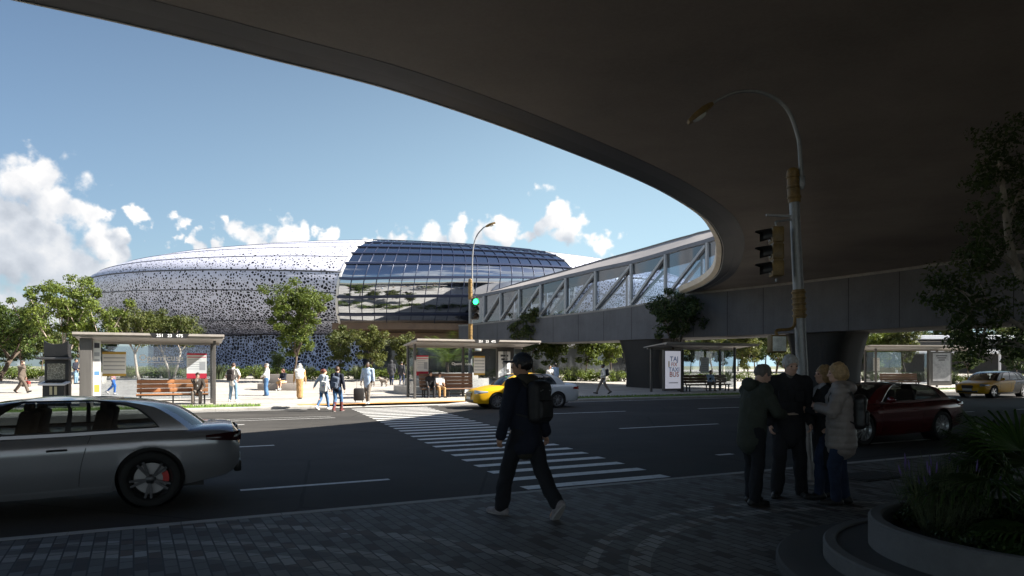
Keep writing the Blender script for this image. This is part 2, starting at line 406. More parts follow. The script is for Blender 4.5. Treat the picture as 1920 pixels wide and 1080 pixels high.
# ================================================================ ground materials
def paver_mat(name, ang, w, h, cols, mortar, stain=0.25, msize=0.006, bump=0.6, arcs=None, rough=0.75):
    m, nt, out = newmat(name); b = N(nt, 'BsdfPrincipled', Roughness=rough)
    g = N(nt, 'NewGeometry').outputs['Position']
    mp = N(nt, 'Mapping'); mp.inputs['Rotation'].default_value = (0, 0, -ang); L(nt, g, mp.inputs[0])
    br = N(nt, 'TexBrick', Scale=1.0); br.offset = 0.5; br.inputs['Brick Width'].default_value = w; br.inputs['Row Height'].default_value = h
    br.inputs['Mortar Size'].default_value = msize; br.inputs['Mortar Smooth'].default_value = 0.3; br.inputs['Bias'].default_value = 0.0
    br.inputs['Color1'].default_value = (0, 0, 0, 1); br.inputs['Color2'].default_value = (1, 1, 1, 1); br.inputs['Mortar'].default_value = (0.5, 0.5, 0.5, 1)
    L(nt, mp.outputs[0], br.inputs['Vector'])
    tone = ramp(nt, br.outputs['Color'], cols)
    nn = N(nt, 'TexNoise', Scale=0.9, Detail=6.0, Roughness=0.65); L(nt, g, nn.inputs['Vector'])
    n2 = N(nt, 'TexNoise', Scale=45.0, Detail=3.0); L(nt, g, n2.inputs['Vector'])
    f = math_(nt, 'ADD', math_(nt, 'MULTIPLY', nn.outputs[0], stain*2), math_(nt, 'MULTIPLY', n2.outputs[0], 0.35)); f = math_(nt, 'ADD', f, 0.82-stain)
    if arcs is not None:
        tot = None
        for (cx, cy, r0, wd) in arcs:
            vm = N(nt, 'VectorMath', _operation='DISTANCE'); L(nt, g, vm.inputs[0]); vm.inputs[1].default_value = (cx, cy, 0)
            q = math_(nt, 'ABSOLUTE', math_(nt, 'SUBTRACT', vm.outputs['Value'], r0)); q = math_(nt, 'LESS_THAN', q, wd)
            tot = q if tot is None else math_(nt, 'MAXIMUM', tot, q)
        f = math_(nt, 'MULTIPLY', f, math_(nt, 'ADD', math_(nt, 'MULTIPLY', tot, 1.15), 1.0))
    mm = N(nt, 'Mix', _data_type='RGBA', _blend_type='MULTIPLY', i0=1.0); L(nt, tone, mm.inputs[6]); L(nt, f, mm.inputs[7])
    m2 = N(nt, 'Mix', _data_type='RGBA'); L(nt, br.outputs['Fac'], m2.inputs[0]); L(nt, mm.outputs[2], m2.inputs[6]); m2.inputs[7].default_value = rgba(mortar)
    L(nt, m2.outputs[2], b.inputs['Base Color'])
    hgt = math_(nt, 'ADD', math_(nt, 'SUBTRACT', 1.0, br.outputs['Fac']), math_(nt, 'MULTIPLY', n2.outputs[0], 0.35))
    hgt = math_(nt, 'ADD', hgt, math_(nt, 'MULTIPLY', br.outputs['Color'], 0.25))
    bp = N(nt, 'Bump', Strength=bump, Distance=0.008); L(nt, hgt, bp.inputs['Height']); L(nt, bp.outputs[0], b.inputs['Normal'])
    L(nt, b.outputs[0], out.inputs[0]); return m
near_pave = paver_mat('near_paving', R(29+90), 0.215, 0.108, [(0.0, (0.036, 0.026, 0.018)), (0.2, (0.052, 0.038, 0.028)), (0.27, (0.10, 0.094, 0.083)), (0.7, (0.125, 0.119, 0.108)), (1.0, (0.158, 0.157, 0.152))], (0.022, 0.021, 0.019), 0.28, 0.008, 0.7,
                      arcs=[(3.75, 5.1, 2.75, 0.09), (3.75, 5.1, 3.15, 0.06), (-3.2, 1.6, 4.35, 0.12), (-3.2, 1.6, 4.75, 0.07), (-3.2, 1.6, 5.4, 0.1)])
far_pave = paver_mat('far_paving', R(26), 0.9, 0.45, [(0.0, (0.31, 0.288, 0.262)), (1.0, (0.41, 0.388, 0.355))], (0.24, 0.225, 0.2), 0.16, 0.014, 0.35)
def asphalt_mat():
    m, nt, out = newmat('asphalt'); b = N(nt, 'BsdfPrincipled'); b.inputs['Specular IOR Level'].default_value = 0.15
    g = N(nt, 'NewGeometry').outputs['Position']
    mp = N(nt, 'Mapping'); mp.inputs['Rotation'].default_value = (0, 0, -ROAD_YAW); mp.inputs['Scale'].default_value = (0.06, 0.55, 1); L(nt, g, mp.inputs[0])
    tr = N(nt, 'TexNoise', Scale=1.0, Detail=5.0, Roughness=0.6); L(nt, mp.outputs[0], tr.inputs['Vector'])
    pt = N(nt, 'TexNoise', Scale=0.35, Detail=7.0, Roughness=0.7); L(nt, g, pt.inputs['Vector'])
    fi = N(nt, 'TexNoise', Scale=70.0, Detail=3.0, Roughness=0.8); L(nt, g, fi.inputs['Vector'])
    vo = N(nt, 'TexVoronoi', Scale=0.22); vo.feature = 'DISTANCE_TO_EDGE'; 
    wob = N(nt, 'Mix', _data_type='VECTOR', i0=0.12); L(nt, g, wob.inputs[4]); L(nt, pt.outputs['Color'], wob.inputs[5]); L(nt, wob.outputs[1], vo.inputs['Vector'])
    crack = math_(nt, 'LESS_THAN', vo.outputs['Distance'], 0.0035)
    s = math_(nt, 'ADD', math_(nt, 'MULTIPLY', tr.outputs[0], 0.50), math_(nt, 'ADD', math_(nt, 'MULTIPLY', pt.outputs[0], 0.34), math_(nt, 'MULTIPLY', fi.outputs[0], 0.16)))
    c = ramp(nt, s, [(0.32, (0.028, 0.027, 0.026)), (0.5, (0.050, 0.048, 0.045)), (0.68, (0.084, 0.080, 0.075))])
    mm = N(nt, 'Mix', _data_type='RGBA'); L(nt, math_(nt, 'MULTIPLY', crack, 0.6), mm.inputs[0]); L(nt, c, mm.inputs[6]); mm.inputs[7].default_value = (0.02, 0.02, 0.02, 1)
    L(nt, mm.outputs[2], b.inputs['Base Color'])
    rr = N(nt, 'MapRange', i1=0.3, i2=0.7, i3=0.75, i4=0.95); L(nt, tr.outputs[0], rr.inputs[0]); L(nt, rr.outputs[0], b.inputs['Roughness'])
    bp = N(nt, 'Bump', Strength=0.5, Distance=0.006); L(nt, fi.outputs[0], bp.inputs['Height']); L(nt, bp.outputs[0], b.inputs['Normal'])
    L(nt, b.outputs[0], out.inputs[0]); return m
asphalt = asphalt_mat()
def worn_paint(name, col):
    m, nt, out = newmat(name); b = N(nt, 'BsdfPrincipled', Roughness=0.6); g = N(nt, 'NewGeometry').outputs['Position']
    n = N(nt, 'TexNoise', Scale=9.0, Detail=8.0, Roughness=0.75); L(nt, g, n.inputs['Vector'])
    L(nt, ramp(nt, n.outputs[0], [(0.30, (0.1, 0.1, 0.1)), (0.40, [c*0.8 for c in col]), (0.6, col)]), b.inputs['Base Color'])
    L(nt, b.outputs[0], out.inputs[0]); return m
white_paint = worn_paint('road_paint', (0.72, 0.72, 0.70))
stone = mat('kerb_stone', (0.34, 0.33, 0.31), 0.8, ns=1.4, na=0.16, bump=0.35, bs=40)
grass_m = mat('turf', (0.10, 0.16, 0.035), 0.8, ns=6, na=0.3, bump=0.6, bs=60)
earth = mat('far_land', (0.16, 0.17, 0.11), 0.9, ns=0.02, na=0.25)

# ================================================================ ground sheets
def strip(name, us, ns, zf, m, smooth=0):
    mb = MB(); rows = []
    for u in us: rows.append([(*xy(u, n), zf(n)) for n in ns])
    mb.sheet(rows); o = mb.build(name, m, None, smooth); o['kind'] = 'structure'; return o
strip('ground', [-2500, 2500], [-900, 3500], lambda n: -0.32, earth)
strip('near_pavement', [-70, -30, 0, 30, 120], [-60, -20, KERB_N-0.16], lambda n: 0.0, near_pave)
strip('road', [-160, -40, 40, 220], [KERB_N-0.02, KERB_F+0.02], lambda n: ROAD_Z, asphalt)
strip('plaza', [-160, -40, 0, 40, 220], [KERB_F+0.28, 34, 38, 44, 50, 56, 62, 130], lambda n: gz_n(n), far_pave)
def kerb(name, us, n0, n1, flip, dip=None):
    mb = MB()
    for a, b in zip(us[:-1], us[1:]):
        b2 = b-0.006; rings = []
        for u in (a, b2):
            zt = 0.004
            if dip and dip[0] < u < dip[1]: zt = ROAD_Z+0.035
            f = n1-0.035 if flip else n0+0.035
            pr = [(n0, ROAD_Z-.1), (n0, zt-(0 if flip else .03)), (f if not flip else f, zt), (n1 if flip else n1, zt-(.03 if flip else 0)), (n1, ROAD_Z-.1)]
            rings.append([(*xy(u, q[0]), q[1]) for q in pr])
        mb.loft(rings)
    o = mb.build(name, stone, None, 20); o['kind'] = 'structure'; return o
kerb('near_kerb', [-40+i*1.0 for i in range(101)], KERB_N-0.16, KERB_N, True)
kerb('far_kerb', [-60+i*1.2 for i in range(160)], KERB_F, KERB_F+0.28, False, dip=(5.2, 11.6))
# dropped crossing: orange tactile paving
mb = MB(); mb.sheet([[(*xy(u, n), z) for n, z in ((KERB_F+0.285, 0.008), (KERB_F+0.95, 0.009))] for u in (4.4, 8, 12.4)])
tact = paver_mat('tactile_paving', ROAD_YAW, 0.3, 0.3, [(0, (0.50, 0.235, 0.05)), (1, (0.62, 0.31, 0.08))], (0.3, 0.16, 0.05), 0.15, 0.008, 0.5)
o = mb.build('tactile_paving', tact); o['kind'] = 'structure'
# grass verge behind the far kerb, left and right of the crossing
mb = MB()
for a, b in ((-40, 2.9), (13.0, 90)):
    k = int((b-a)/1.5)
    mb.sheet([[(*xy(a+(b-a)*i/k, n+0.05*math.sin(i*1.7+n)), z) for n, z in ((KERB_F+0.30, 0.006), (KERB_F+0.36, 0.035), (KERB_F+0.75, 0.05), (KERB_F+1.05, 0.008))] for i in range(k+1)])
o = mb.build('grass_verge', grass_m); o['kind'] = 'structure'
mb = MB()
for _ in range(14000):
    u = random.uniform(-14, 60)
    if 2.9 < u < 13.0: continue
    n = KERB_F+random.uniform(0.3, 1.05); x, y = xy(u, n); h = random.uniform(0.05, 0.13); a = random.uniform(0, PI); w = 0.018
    dx, dy = w*math.cos(a), w*math.sin(a); l = random.uniform(-.04, .04)
    mb.add([(x-dx, y-dy, 0.02), (x+dx, y+dy, 0.02), (x+l, y+l, 0.02+h)], [(0, 1, 2)])
blade = mat('grass_blade', (0.12, 0.20, 0.03), 0.7, ns=2.0, na=0.3)
o = mb.build('grass', blade, None, 0, fix=False); o['kind'] = 'stuff'

# ================================================================ road markings
mb = MB()
def dash(u0, u1, n, w=0.13, z=0.004): mb.sheet([[(*xy(u, n-w/2), ROAD_Z+z), (*xy(u, n+w/2), ROAD_Z+z)] for u in (u0, u1)])
for n, ph, per, ln in ((10.35, 0.75, 6.6, 2.15), (15.9, -1.75, 6.4, 3.6), (21.9, -1.6, 6.9, 3.3)):
    for k in range(-8, 14):
        a = ph+k*per; b = a+ln
        if n < 12 and b > 4.3 and a < 7.6 or n > 12 and b > 4.9 and a < 9.6:
            if a < 4.6: b = 4.4
            elif b > 9.4: a = max(a, 9.9)
            else: continue
        dash(a, b, n)
for q in ((-60, 4.6), (10.2, 120)):
    dash(q[0], q[1], 28.55, 0.15)
dash(-60, 4.7, 23.45, 0.07); dash(-60, 4.7, 24.2, 0.05)
for a, b, n in ((28, 34, 13.5), (29, 36, 14.2)): dash(a, b, n, 0.3)
n = 8.75
while n < 28.2:
    u0 = 4.45+0.095*(n-9); dash(u0, u0+2.55+0.035*(n-9), n, 0.27, 0.006); n += 0.76
o = mb.build('road_markings', white_paint); o['kind'] = 'structure'
# ================================================================ overpass
def concrete_mat(name, col, joint=None, rough=0.75, streak=0.5, ns=0.5, bump=0.25, grain=1.0):
    m, nt, out = newmat(name); b = N(nt, 'BsdfPrincipled', Roughness=rough); tcn = N(nt, 'TexCoord'); g = tcn.outputs['Object']
    a = N(nt, 'TexNoise', Scale=ns, Detail=8.0, Roughness=0.68); L(nt, g, a.inputs['Vector'])
    mp = N(nt, 'Mapping'); mp.inputs['Scale'].default_value = (2.2, 2.2, 0.12); L(nt, g, mp.inputs[0])
    s = N(nt, 'TexNoise', Scale=1.0, Detail=5.0, Roughness=0.7); L(nt, mp.outputs[0], s.inputs['Vector'])
    f = N(nt, 'TexNoise', Scale=14.0*grain, Detail=4.0, Roughness=0.75); L(nt, g, f.inputs['Vector'])
    t = math_(nt, 'ADD', math_(nt, 'MULTIPLY', a.outputs[0], 0.75-0.5*streak), math_(nt, 'ADD', math_(nt, 'MULTIPLY', s.outputs[0], 0.5*streak), math_(nt, 'MULTIPLY', f.outputs[0], 0.25)))
    L(nt, ramp(nt, t, [(0.34, [c*0.72 for c in col]), (0.5, col), (0.66, [c*1.22 for c in col])]), b.inputs['Base Color'])
    bp = N(nt, 'Bump', Strength=bump, Distance=0.02); L(nt, f.outputs[0], bp.inputs['Height']); L(nt, bp.outputs[0], b.inputs['Normal'])
    L(nt, b.outputs[0], out.inputs[0]); return m
SOF = 6.5
soffit_m = concrete_mat('soffit_plaster', (0.32, 0.278, 0.24), streak=0.1, ns=0.25, bump=0.2, rough=0.6)
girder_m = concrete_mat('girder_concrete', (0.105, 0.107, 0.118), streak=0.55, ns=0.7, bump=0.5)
rim_m = mat('brushed_rim', (0.80, 0.69, 0.55), 0.4, 0.1, ns=1.2, na=0.12)
band_m = mat('fascia_band', (0.085, 0.09, 0.105), 0.45, 0.3, ns=0.8, na=0.12)
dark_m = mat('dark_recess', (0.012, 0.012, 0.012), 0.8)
edge_px = [(0, 2), (250, 56), (500, 116), (750, 180), (1000, 265), (1200, 345), (1300, 400), (1332, 432), (1346, 468), (1340, 510), (1316, 532), (1280, 548)]
E = [Vector(((p[0]-CX)/FOC*d, d, 0)) for p in edge_px for d in [FOC*(SOF-EYE)/(HZ-p[1])]]
sdir = (E[0]-E[2]).normalized()
E = [E[0]+sdir*k for k in (60, 30, 18, 10, 5.5, 3, 1.4)] + E
edge = catmull(E[1:], 8); edge = [E[0]] + edge + [Vector((11.6, 50, 0)), Vector((13.5, 55, 0))]
op = thing('overpass', 'curved dark overpass deck overhead with a brushed metal edge', 'overpass', (0, 0, 0))
def offs(path, d):
    out = []
    for i, p in enumerate(path):
        t = (path[min(i+1, len(path)-1)]-path[max(i-1, 0)]).normalized(); out.append(p + Vector((-t.y, t.x, 0))*d)
    return out
back = [Vector(p+(0,)) for p in ((30, 46), (38, 37), (60, 15), (72, -12), (8, -10), (-20, -17), (-66, -40))]  # unseen rear outline, narrowed behind the viewer so skylight reaches under the deck
mb = MB(); inner = offs(edge, -0.75)
mb.prism([(p.x, p.y) for p in inner+back], SOF, SOF+0.55)
mb.build('deck_slab', soffit_m, op, 25)
def sweep(path, prof, closed=True):
    rings = []
    for i, p in enumerate(path):
        t = (path[min(i+1, len(path)-1)]-path[max(i-1, 0)]).normalized(); nl = Vector((-t.y, t.x, 0))
        rings.append([p+nl*o+Vector((0, 0, z)) for o, z in prof])
    return rings
mb = MB(); mb.loft(sweep(edge, [(-0.66, SOF-0.005), (-0.235, SOF-0.035), (-0.235, SOF+0.5), (-0.66, SOF+0.5)])); mb.build('fascia_band', band_m, op, 30)
mb = MB(); mb.loft(sweep(edge, [(-0.236, SOF-0.045), (-0.203, SOF-0.045), (-0.203, SOF+0.4), (-0.236, SOF+0.4)])); mb.build('edge_strip', mat('pale_strip', (0.62, 0.62, 0.62), 0.4, 0.3), op, 30)
mb = MB(); mb.loft(sweep(edge, [(-1.05, SOF-0.004), (-0.662, SOF-0.03), (-0.662, SOF+0.45), (-1.05, SOF+0.45)])); mb.build('inner_band', mat('inner_band', (0.13, 0.135, 0.15), 0.5, 0.2, ns=0.8, na=0.1), op, 30)
mb = MB(); mb.loft(sweep(edge, [(-0.15, SOF-0.02), (0.07, SOF+0.12), (0.10, SOF+0.45), (-0.15, SOF+0.45)])); mb.build('edge_rim', rim_m, op, 30)
mb = MB(); mb.loft(sweep(edge, [(-0.205, SOF+0.02), (-0.147, SOF+0.02), (-0.147, SOF+0.44), (-0.205, SOF+0.44)])); mb.build('edge_groove', dark_m, op, 30)

# ================================================================ footbridge: girder, glazed tube, piers
gpx = [(860, 62), (905, 60), (960, 57.6), (1100, 52.6), (1280, 45.6), (1500, 39), (1740, 32.7), (2100, 25.4), (2600, 20)]
def gd(px): return interp(px, [p[0] for p in gpx], [p[1] for p in gpx])
gpts = catmull([Vector(((p-CX)/FOC*d, d, 0)) for p, d in gpx], 10)
def gtop(p):
    return interp(p.x/p.y*FOC+CX, [880, 905, 1200, 1285, 1500, 1740, 1900, 2600], [5.35, 5.42, 6.02, 6.46, 6.47, 6.48, 6.48, 6.48])
fb = thing('footbridge', 'glazed truss footbridge on a grey concrete girder running into the arena', 'footbridge', (0, 0, 0))
GB = 3.53
rings = []
for i, p in enumerate(gpts):
    t = (gpts[min(i+1, len(gpts)-1)]-gpts[max(i-1, 0)]).normalized(); nb = Vector((-t.y, t.x, 0)); nb = nb if nb.y > 0 else -nb
    zt = gtop(p); rings.append([p+nb*o+Vector((0, 0, z)) for o, z in ((0, GB), (0, zt), (0.35, zt), (0.35, zt-.3), (4.3, zt-.3), (4.3, GB))])
gmb = MB(); gmb.loft(rings)
# coping along the girder top and joints between its panels
mb = MB(); mb.loft([[p+(r[2]-r[1]).normalized()*o+Vector((0, 0, r[1].z-0+z)) for o, z in ((-0.04, -0.12), (-0.04, 0.012), (0.36, 0.012), (0.36, 0.003), (-0.003, 0.003), (-0.003, -0.12))] for p, r in zip(gpts, rings)])
mb.build('coping', mat('coping_concrete', (0.24, 0.235, 0.23), 0.7, ns=1.2, bump=0.2), fb, 30)
acc = 0; gmb.cur = 1
for i in range(len(gpts)-1):
    seg = (gpts[i+1]-gpts[i]).length; acc += seg
    if acc > 2.35:
        acc = 0; p = gpts[i+1]; t = (gpts[i+1]-gpts[i]).normalized(); nb = Vector((-t.y, t.x, 0)); nb = nb if nb.y > 0 else -nb
        a = p+nb*(-0.002); gmb.bar(a+Vector((0, 0, GB+.02)), a+Vector((0, 0, gtop(p)-.13)), 0.028, 0.01, nb)
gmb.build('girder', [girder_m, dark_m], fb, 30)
def g_at(px, off=0.0):
    d = gd(px); p = Vector(((px-CX)/FOC*d, d, 0)); q = Vector(((px+4-CX)/FOC*gd(px+4), gd(px+4), 0)); t = (q-p).normalized(); nb = Vector((-t.y, t.x, 0)); nb = nb if nb.y > 0 else -nb
    return p+nb*off, nb, t
def zpx(px, y): return EYE + (HZ-y)/FOC*gd(px)
def tube_lo(px): return interp(px, [860, 905, 1060, 1200, 1330, 1460, 1600], [5.3, 5.45, 5.75, 6.05, 6.5, 6.9, 7.2])
def tube_hi(px): return interp(px, [860, 893, 907, 973, 1058, 1114, 1183, 1247, 1325, 1460, 1600], [7.4]+[zpx(a, b) for a, b in ((893, 559), (907, 555), (973, 543), (1058, 522), (1114, 509), (1183, 495), (1247, 477), (1325, 455))]+[10.6, 11.0])
def tube_top(px): return interp(px, [860, 888, 940, 988, 1107, 1229, 1321, 1460, 1600], [8.2]+[zpx(a, b) for a, b in ((888, 548), (940, 531), (988, 518), (1107, 483), (1229, 447), (1321, 423))]+[11.6, 12.0])
steel_m = mat('truss_steel', (0.36, 0.37, 0.39), 0.4, 0.4, ns=1.0, na=0.08)
frame_m = mat('roof_band', (0.16, 0.17, 0.20), 0.45, 0.3, ns=1.0, na=0.1)
rpan_m = mat('roof_panel', (0.40, 0.375, 0.36), 0.5, 0.1, ns=0.8, na=0.07, bump=0.1)
bglass = glass_mat('bridge_glass', (0.46, 0.52, 0.60), 0.30, 0.01, 0.04)
pxs = list(range(880, 1480, 20))
TW = 3.9
rf, rb_, rp, rtop, rl, fl = [], [], [], [], [], []
for px in pxs:
    p, nb, t = g_at(px); up = Vector((0, 0, 1)); lo, hi, tp = tube_lo(px), tube_hi(px), tube_top(px)
    rf.append([p+nb*0.16+up*(lo+.05), p+nb*0.16+up*hi]); rb_.append([p+nb*TW+up*(lo+.05), p+nb*TW+up*hi])
    rl.append([p+nb*a+up*(hi+b) for a, b in ((0.02, 0), (0.02, .26), (0.26, .26), (0.26, 0))])
    rp.append([p+nb*a+up*b for a, b in ((0.03, hi+.262), (1.9, tp+.07), (1.93, tp+.0), (0.12, hi+.262))])
    rtop.append([p+nb*a+up*b for a, b in ((1.89, tp+.05), (1.86, tp+.17), (2.0, tp+.19), (TW-.6, tp), (TW, hi+.26), (TW, hi), (TW-.14, hi), (TW-.14, hi+.2), (TW-.7, tp-.12), (1.95, tp-.02))])
    fl.append([p+nb*a+up*(lo+b) for a, b in ((0.36, -.25), (0.36, -.05), (TW, -.05), (TW, -.25))])
mb = MB(); mb.sheet(rf); mb.build('glazing', bglass, fb, 180); mb = MB(); mb.sheet(rb_); mb.build('glazing', bglass, fb, 180)
mb = MB(); mb.loft(rl); mb.build('top_chord', frame_m, fb, 40)
mb = MB(); mb.loft(rp); mb.build('roof_slope', rpan_m, fb, 40)
mb = MB(); mb.loft(rtop); mb.build('roof', frame_m, fb, 40)
mb = MB(); mb.loft(fl); mb.build('walkway_floor', mat('walkway_floor', (0.2, 0.2, 0.2), 0.6, ns=1), fb, 40)
posts = [907, 938, 973, 1013, 1060, 1116, 1183, 1247, 1325, 1420]
for side, off in ((0, 0.04), (1, TW+.02)):
    for i, px in enumerate(posts):
        p, nb, t = g_at(px, off); mb = MB(); w = 0.16; mb.bar(p+Vector((0, 0, tube_lo(px))), p+Vector((0, 0, tube_hi(px)-.003)), w, 0.2, nb); mb.build('truss_post', steel_m, fb, 0)
        if i < len(posts)-1:
            q = g_at(posts[i+1], off)[0]; a = p+Vector((0, 0, tube_lo(px)+.08)); b = q+Vector((0, 0, tube_hi(posts[i+1])-.1)); dd = (b-a).normalized()
            mb = MB(); mb.bar(a+dd*.16-nb*.004, b-dd*.12-nb*.004, 0.24, 0.16, dd.cross(nb)); mb.build('truss_diagonal', steel_m, fb, 0)
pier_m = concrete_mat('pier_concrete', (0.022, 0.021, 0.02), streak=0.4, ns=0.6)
def pier(px, d, w0, w1, dep):
    c = on_ground(px, d); p, nb, t = g_at(px); rings = []
    for k in range(9):
        s = k/8; z = lerp(c.z-.2, GB-.003, s); w = w0+(w1-w0)*(abs(s-0.35)/0.65)**2.0 if s > .35 else w0+(w1-w0)*0.28*((0.35-s)/.35)**1.5
        dp = dep*(0.8+0.2*s); ring = []
        for j in range(20):
            a = 2*PI*j/20; ca, sa = math.cos(a), math.sin(a); q = (abs(ca)**5+abs(sa)**5)**(-1/5)
            ring.append(Vector((c.x, c.y, z))+t*(w/2*q*ca)+nb*(dp/2*q*sa))
        rings.append(ring)
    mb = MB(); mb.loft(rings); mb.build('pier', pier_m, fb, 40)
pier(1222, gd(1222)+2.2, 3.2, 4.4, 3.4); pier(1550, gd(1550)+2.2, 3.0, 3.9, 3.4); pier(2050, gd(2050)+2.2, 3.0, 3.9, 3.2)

# ================================================================ arena
AC, AA, AB_ = Vector((-14, 95, 0)), 40.0, 35.0
PROF = [(0.855, 4.7), (0.90, 4.85), (0.945, 5.5), (0.975, 6.6), (0.992, 7.8), (1.0, 9.0), (0.993, 10.2), (0.97, 11.3), (0.935, 12.25), (0.885, 13.1), (0.815, 13.85), (0.72, 14.5), (0.60, 15.0), (0.42, 15.45), (0.22, 15.7), (0.02, 15.75)]
pc = catmull([(r, z, 0) for r, z in PROF], 6)
plen = [0.0]
for a, b in zip(pc[:-1], pc[1:]): plen.append(plen[-1]+math.hypot((b.x-a.x)*35, b.y-a.y))
def prof(s):
    """radius factor and height at arc length s up the section"""
    r = float(np.interp(s, plen, [p.x for p in pc])); z = float(np.interp(s, plen, [p.y for p in pc])); return r, z
def arena_pt(phi, s, off=0.0):
    r, z = prof(s); r1, z1 = prof(s+.15); r0, z0 = prof(max(0, s-.15)); dr, dz = (r1-r0)*35, z1-z0; l = math.hypot(dr, dz)+1e-6
    c, sn = math.cos(phi), math.sin(phi)
    x = AC.x+AA*r*c; y = AC.y+AB_*r*sn
    nx, ny, nz = (dz/l)*c, (dz/l)*sn, -dr/l
    f = abs(x-AC.x)/AA; z = (z if z < 9 else 9+(z-9)*(1-0.42*f)); g = min(1, max(0, (z-4.5)/4))
    tilt = (1.9 if x < AC.x else 1.3)*f*g
    return Vector((x+nx*off, y+ny*off, z+tilt+nz*off))
SMAX = plen[-1]
def perforated(name, col, hole_lo, hole_hi, zlo, zhi, scale, metal=0.0, rough=0.36):
    m, nt, out = newmat(name); b = N(nt, 'BsdfPrincipled', Roughness=rough, Metallic=metal)
    tcn = N(nt, 'TexCoord').outputs['Object']
    nz = N(nt, 'TexNoise', Scale=0.55, Detail=3.0); L(nt, tcn, nz.inputs['Vector'])
    vo = N(nt, 'TexVoronoi', Scale=scale); vo.feature = 'DISTANCE_TO_EDGE'; L(nt, tcn, vo.inputs['Vector'])
    vc = N(nt, 'TexVoronoi', Scale=scale); L(nt, tcn, vc.inputs['Vector'])
    sp = N(nt, 'SeparateXYZ'); L(nt, tcn, sp.inputs[0]); mr = N(nt, 'MapRange', i1=zlo, i2=zhi, i3=hole_lo, i4=hole_hi); L(nt, sp.outputs[2], mr.inputs[0])
    rnd = N(nt, 'SeparateColor'); L(nt, vc.outputs['Color'], rnd.inputs[0])
    th = math_(nt, 'ADD', mr.outputs[0], math_(nt, 'MULTIPLY', math_(nt, 'SUBTRACT', rnd.outputs[0], 0.5), 0.10))
    th = math_(nt, 'ADD', th, math_(nt, 'MULTIPLY', math_(nt, 'SUBTRACT', nz.outputs[0], 0.5), 0.12))
    hole = math_(nt, 'GREATER_THAN', vo.outputs['Distance'], th)
    pn = N(nt, 'TexNoise', Scale=1.3, Detail=4.0); L(nt, tcn, pn.inputs['Vector'])
    L(nt, ramp(nt, pn.outputs[0], [(0.3, [c*0.86 for c in col]), (0.7, col)]), b.inputs['Base Color'])
    bp = N(nt, 'Bump', Strength=0.3, Distance=0.08); L(nt, math_(nt, 'MINIMUM', vo.outputs['Distance'], 0.14), bp.inputs['Height']); bp.invert = True; L(nt, bp.outputs[0], b.inputs['Normal'])
    tr = N(nt, 'BsdfTransparent'); mx = N(nt, 'MixShader'); L(nt, hole, mx.inputs[0]); L(nt, b.outputs[0], mx.inputs[1]); L(nt, tr.outputs[0], mx.inputs[2])
    L(nt, mx.outputs[0], out.inputs[0]); return m
skin_m = perforated('perforated_skin', (0.59, 0.61, 0.74), 0.105, 0.32, 6.2, 13.2, 3.7)
base_skin_m = perforated('perforated_base', (0.42, 0.52, 0.80), 0.10, 0.105, 0, 5, 3.3)
ar = thing('arena', 'rounded white arena with perforated skin and a dark glazed front', 'arena', (0, 0, 0))
PH0, PH1 = R(-93.5), R(-60.0)             # glazed sector
def phl(s):      # the left limit of the glazing leans to the right as it climbs
    return R(interp(prof(s)[1], [4.7, 7.0, 9.0, 11.0, 13.0, 14.2, 15.6], [-92.6, -92.3, -91.8, -91.0, -90.3, -89.4, -87.5]))
def skin_rows(ph_a, ph_b, nphi, ss, off=0.0):
    rows = []
    for s in ss:
        a, b = (phl(s) if ph_a == PH0 else ph_a), (phl(s)+2*PI if ph_b == PH0+2*PI else ph_b); rows.append([arena_pt(lerp(a, b, j/nphi), s, off) for j in range(nphi+1)])
    return rows
svals = [SMAX*i/90 for i in range(91)]
mb = MB(); mb.sheet(skin_rows(PH1, PH0+2*PI, 170, svals)); skin = mb.build('perforated_skin', skin_m, ar, 180)
mb = MB(); mb.sheet(skin_rows(PH1-.03, PH0+2*PI+.03, 90, svals[::2], -0.55)); mb.build('inner_wall', mat('arena_inner', (0.02, 0.022, 0.028), 0.9), ar, 180)
# seams between the bands of the skin
seam_m = mat('skin_seam', (0.05, 0.055, 0.07), 0.6)
edge_m = mat('skin_edge', (0.72, 0.71, 0.70), 0.45, 0.2)
SE = [3.6, 6.4, 8.3, 10.2, 12.2, 14.3, 17.0]
for s in SE:
    mb = MB(); mb.tube([arena_pt(lerp(PH1, phl(s)+2*PI, j/150), s, 0.0) for j in range(151)], 0.075 if s == 8.3 else 0.045, 6); mb.build('skin_seam', seam_m, ar, 180)
# glazed front
def agl():
    m, nt, out = newmat('arena_glass'); g = N(nt, 'BsdfGlossy', Color=(0.80, 0.86, 0.95, 1), Roughness=0.03); d = N(nt, 'BsdfDiffuse', Color=(0.018, 0.022, 0.032, 1))
    tcn = N(nt, 'TexCoord').outputs['Object']; n = N(nt, 'TexNoise', Scale=0.35, Detail=2.0); L(nt, tcn, n.inputs['Vector']); bp = N(nt, 'Bump', Strength=0.06, Distance=0.4); L(nt, n.outputs[0], bp.inputs['Height']); L(nt, bp.outputs[0], g.inputs['Normal'])
    lw = N(nt, 'LayerWeight', Blend=0.35); f = math_(nt, 'ADD', math_(nt, 'MULTIPLY', lw.outputs['Fresnel'], 0.4), 0.58, True)
    mx = N(nt, 'MixShader'); L(nt, f, mx.inputs[0]); L(nt, d.outputs[0], mx.inputs[1]); L(nt, g.outputs[0], mx.inputs[2]); L(nt, mx.outputs[0], out.inputs[0]); return m
GS0 = 2.9
SG = [4.35, 6.05, 7.7, 9.25, 10.75, 12.3, 14.2, 16.8]
mb = MB(); mb.sheet(skin_rows(PH0, PH1, 54, [GS0+(SMAX-GS0)*i/80 for i in range(81)], -0.02)); mb.build('glazing', agl(), ar, 180)
mull = mat('mullion', (0.025, 0.035, 0.075), 0.4, 0.3)
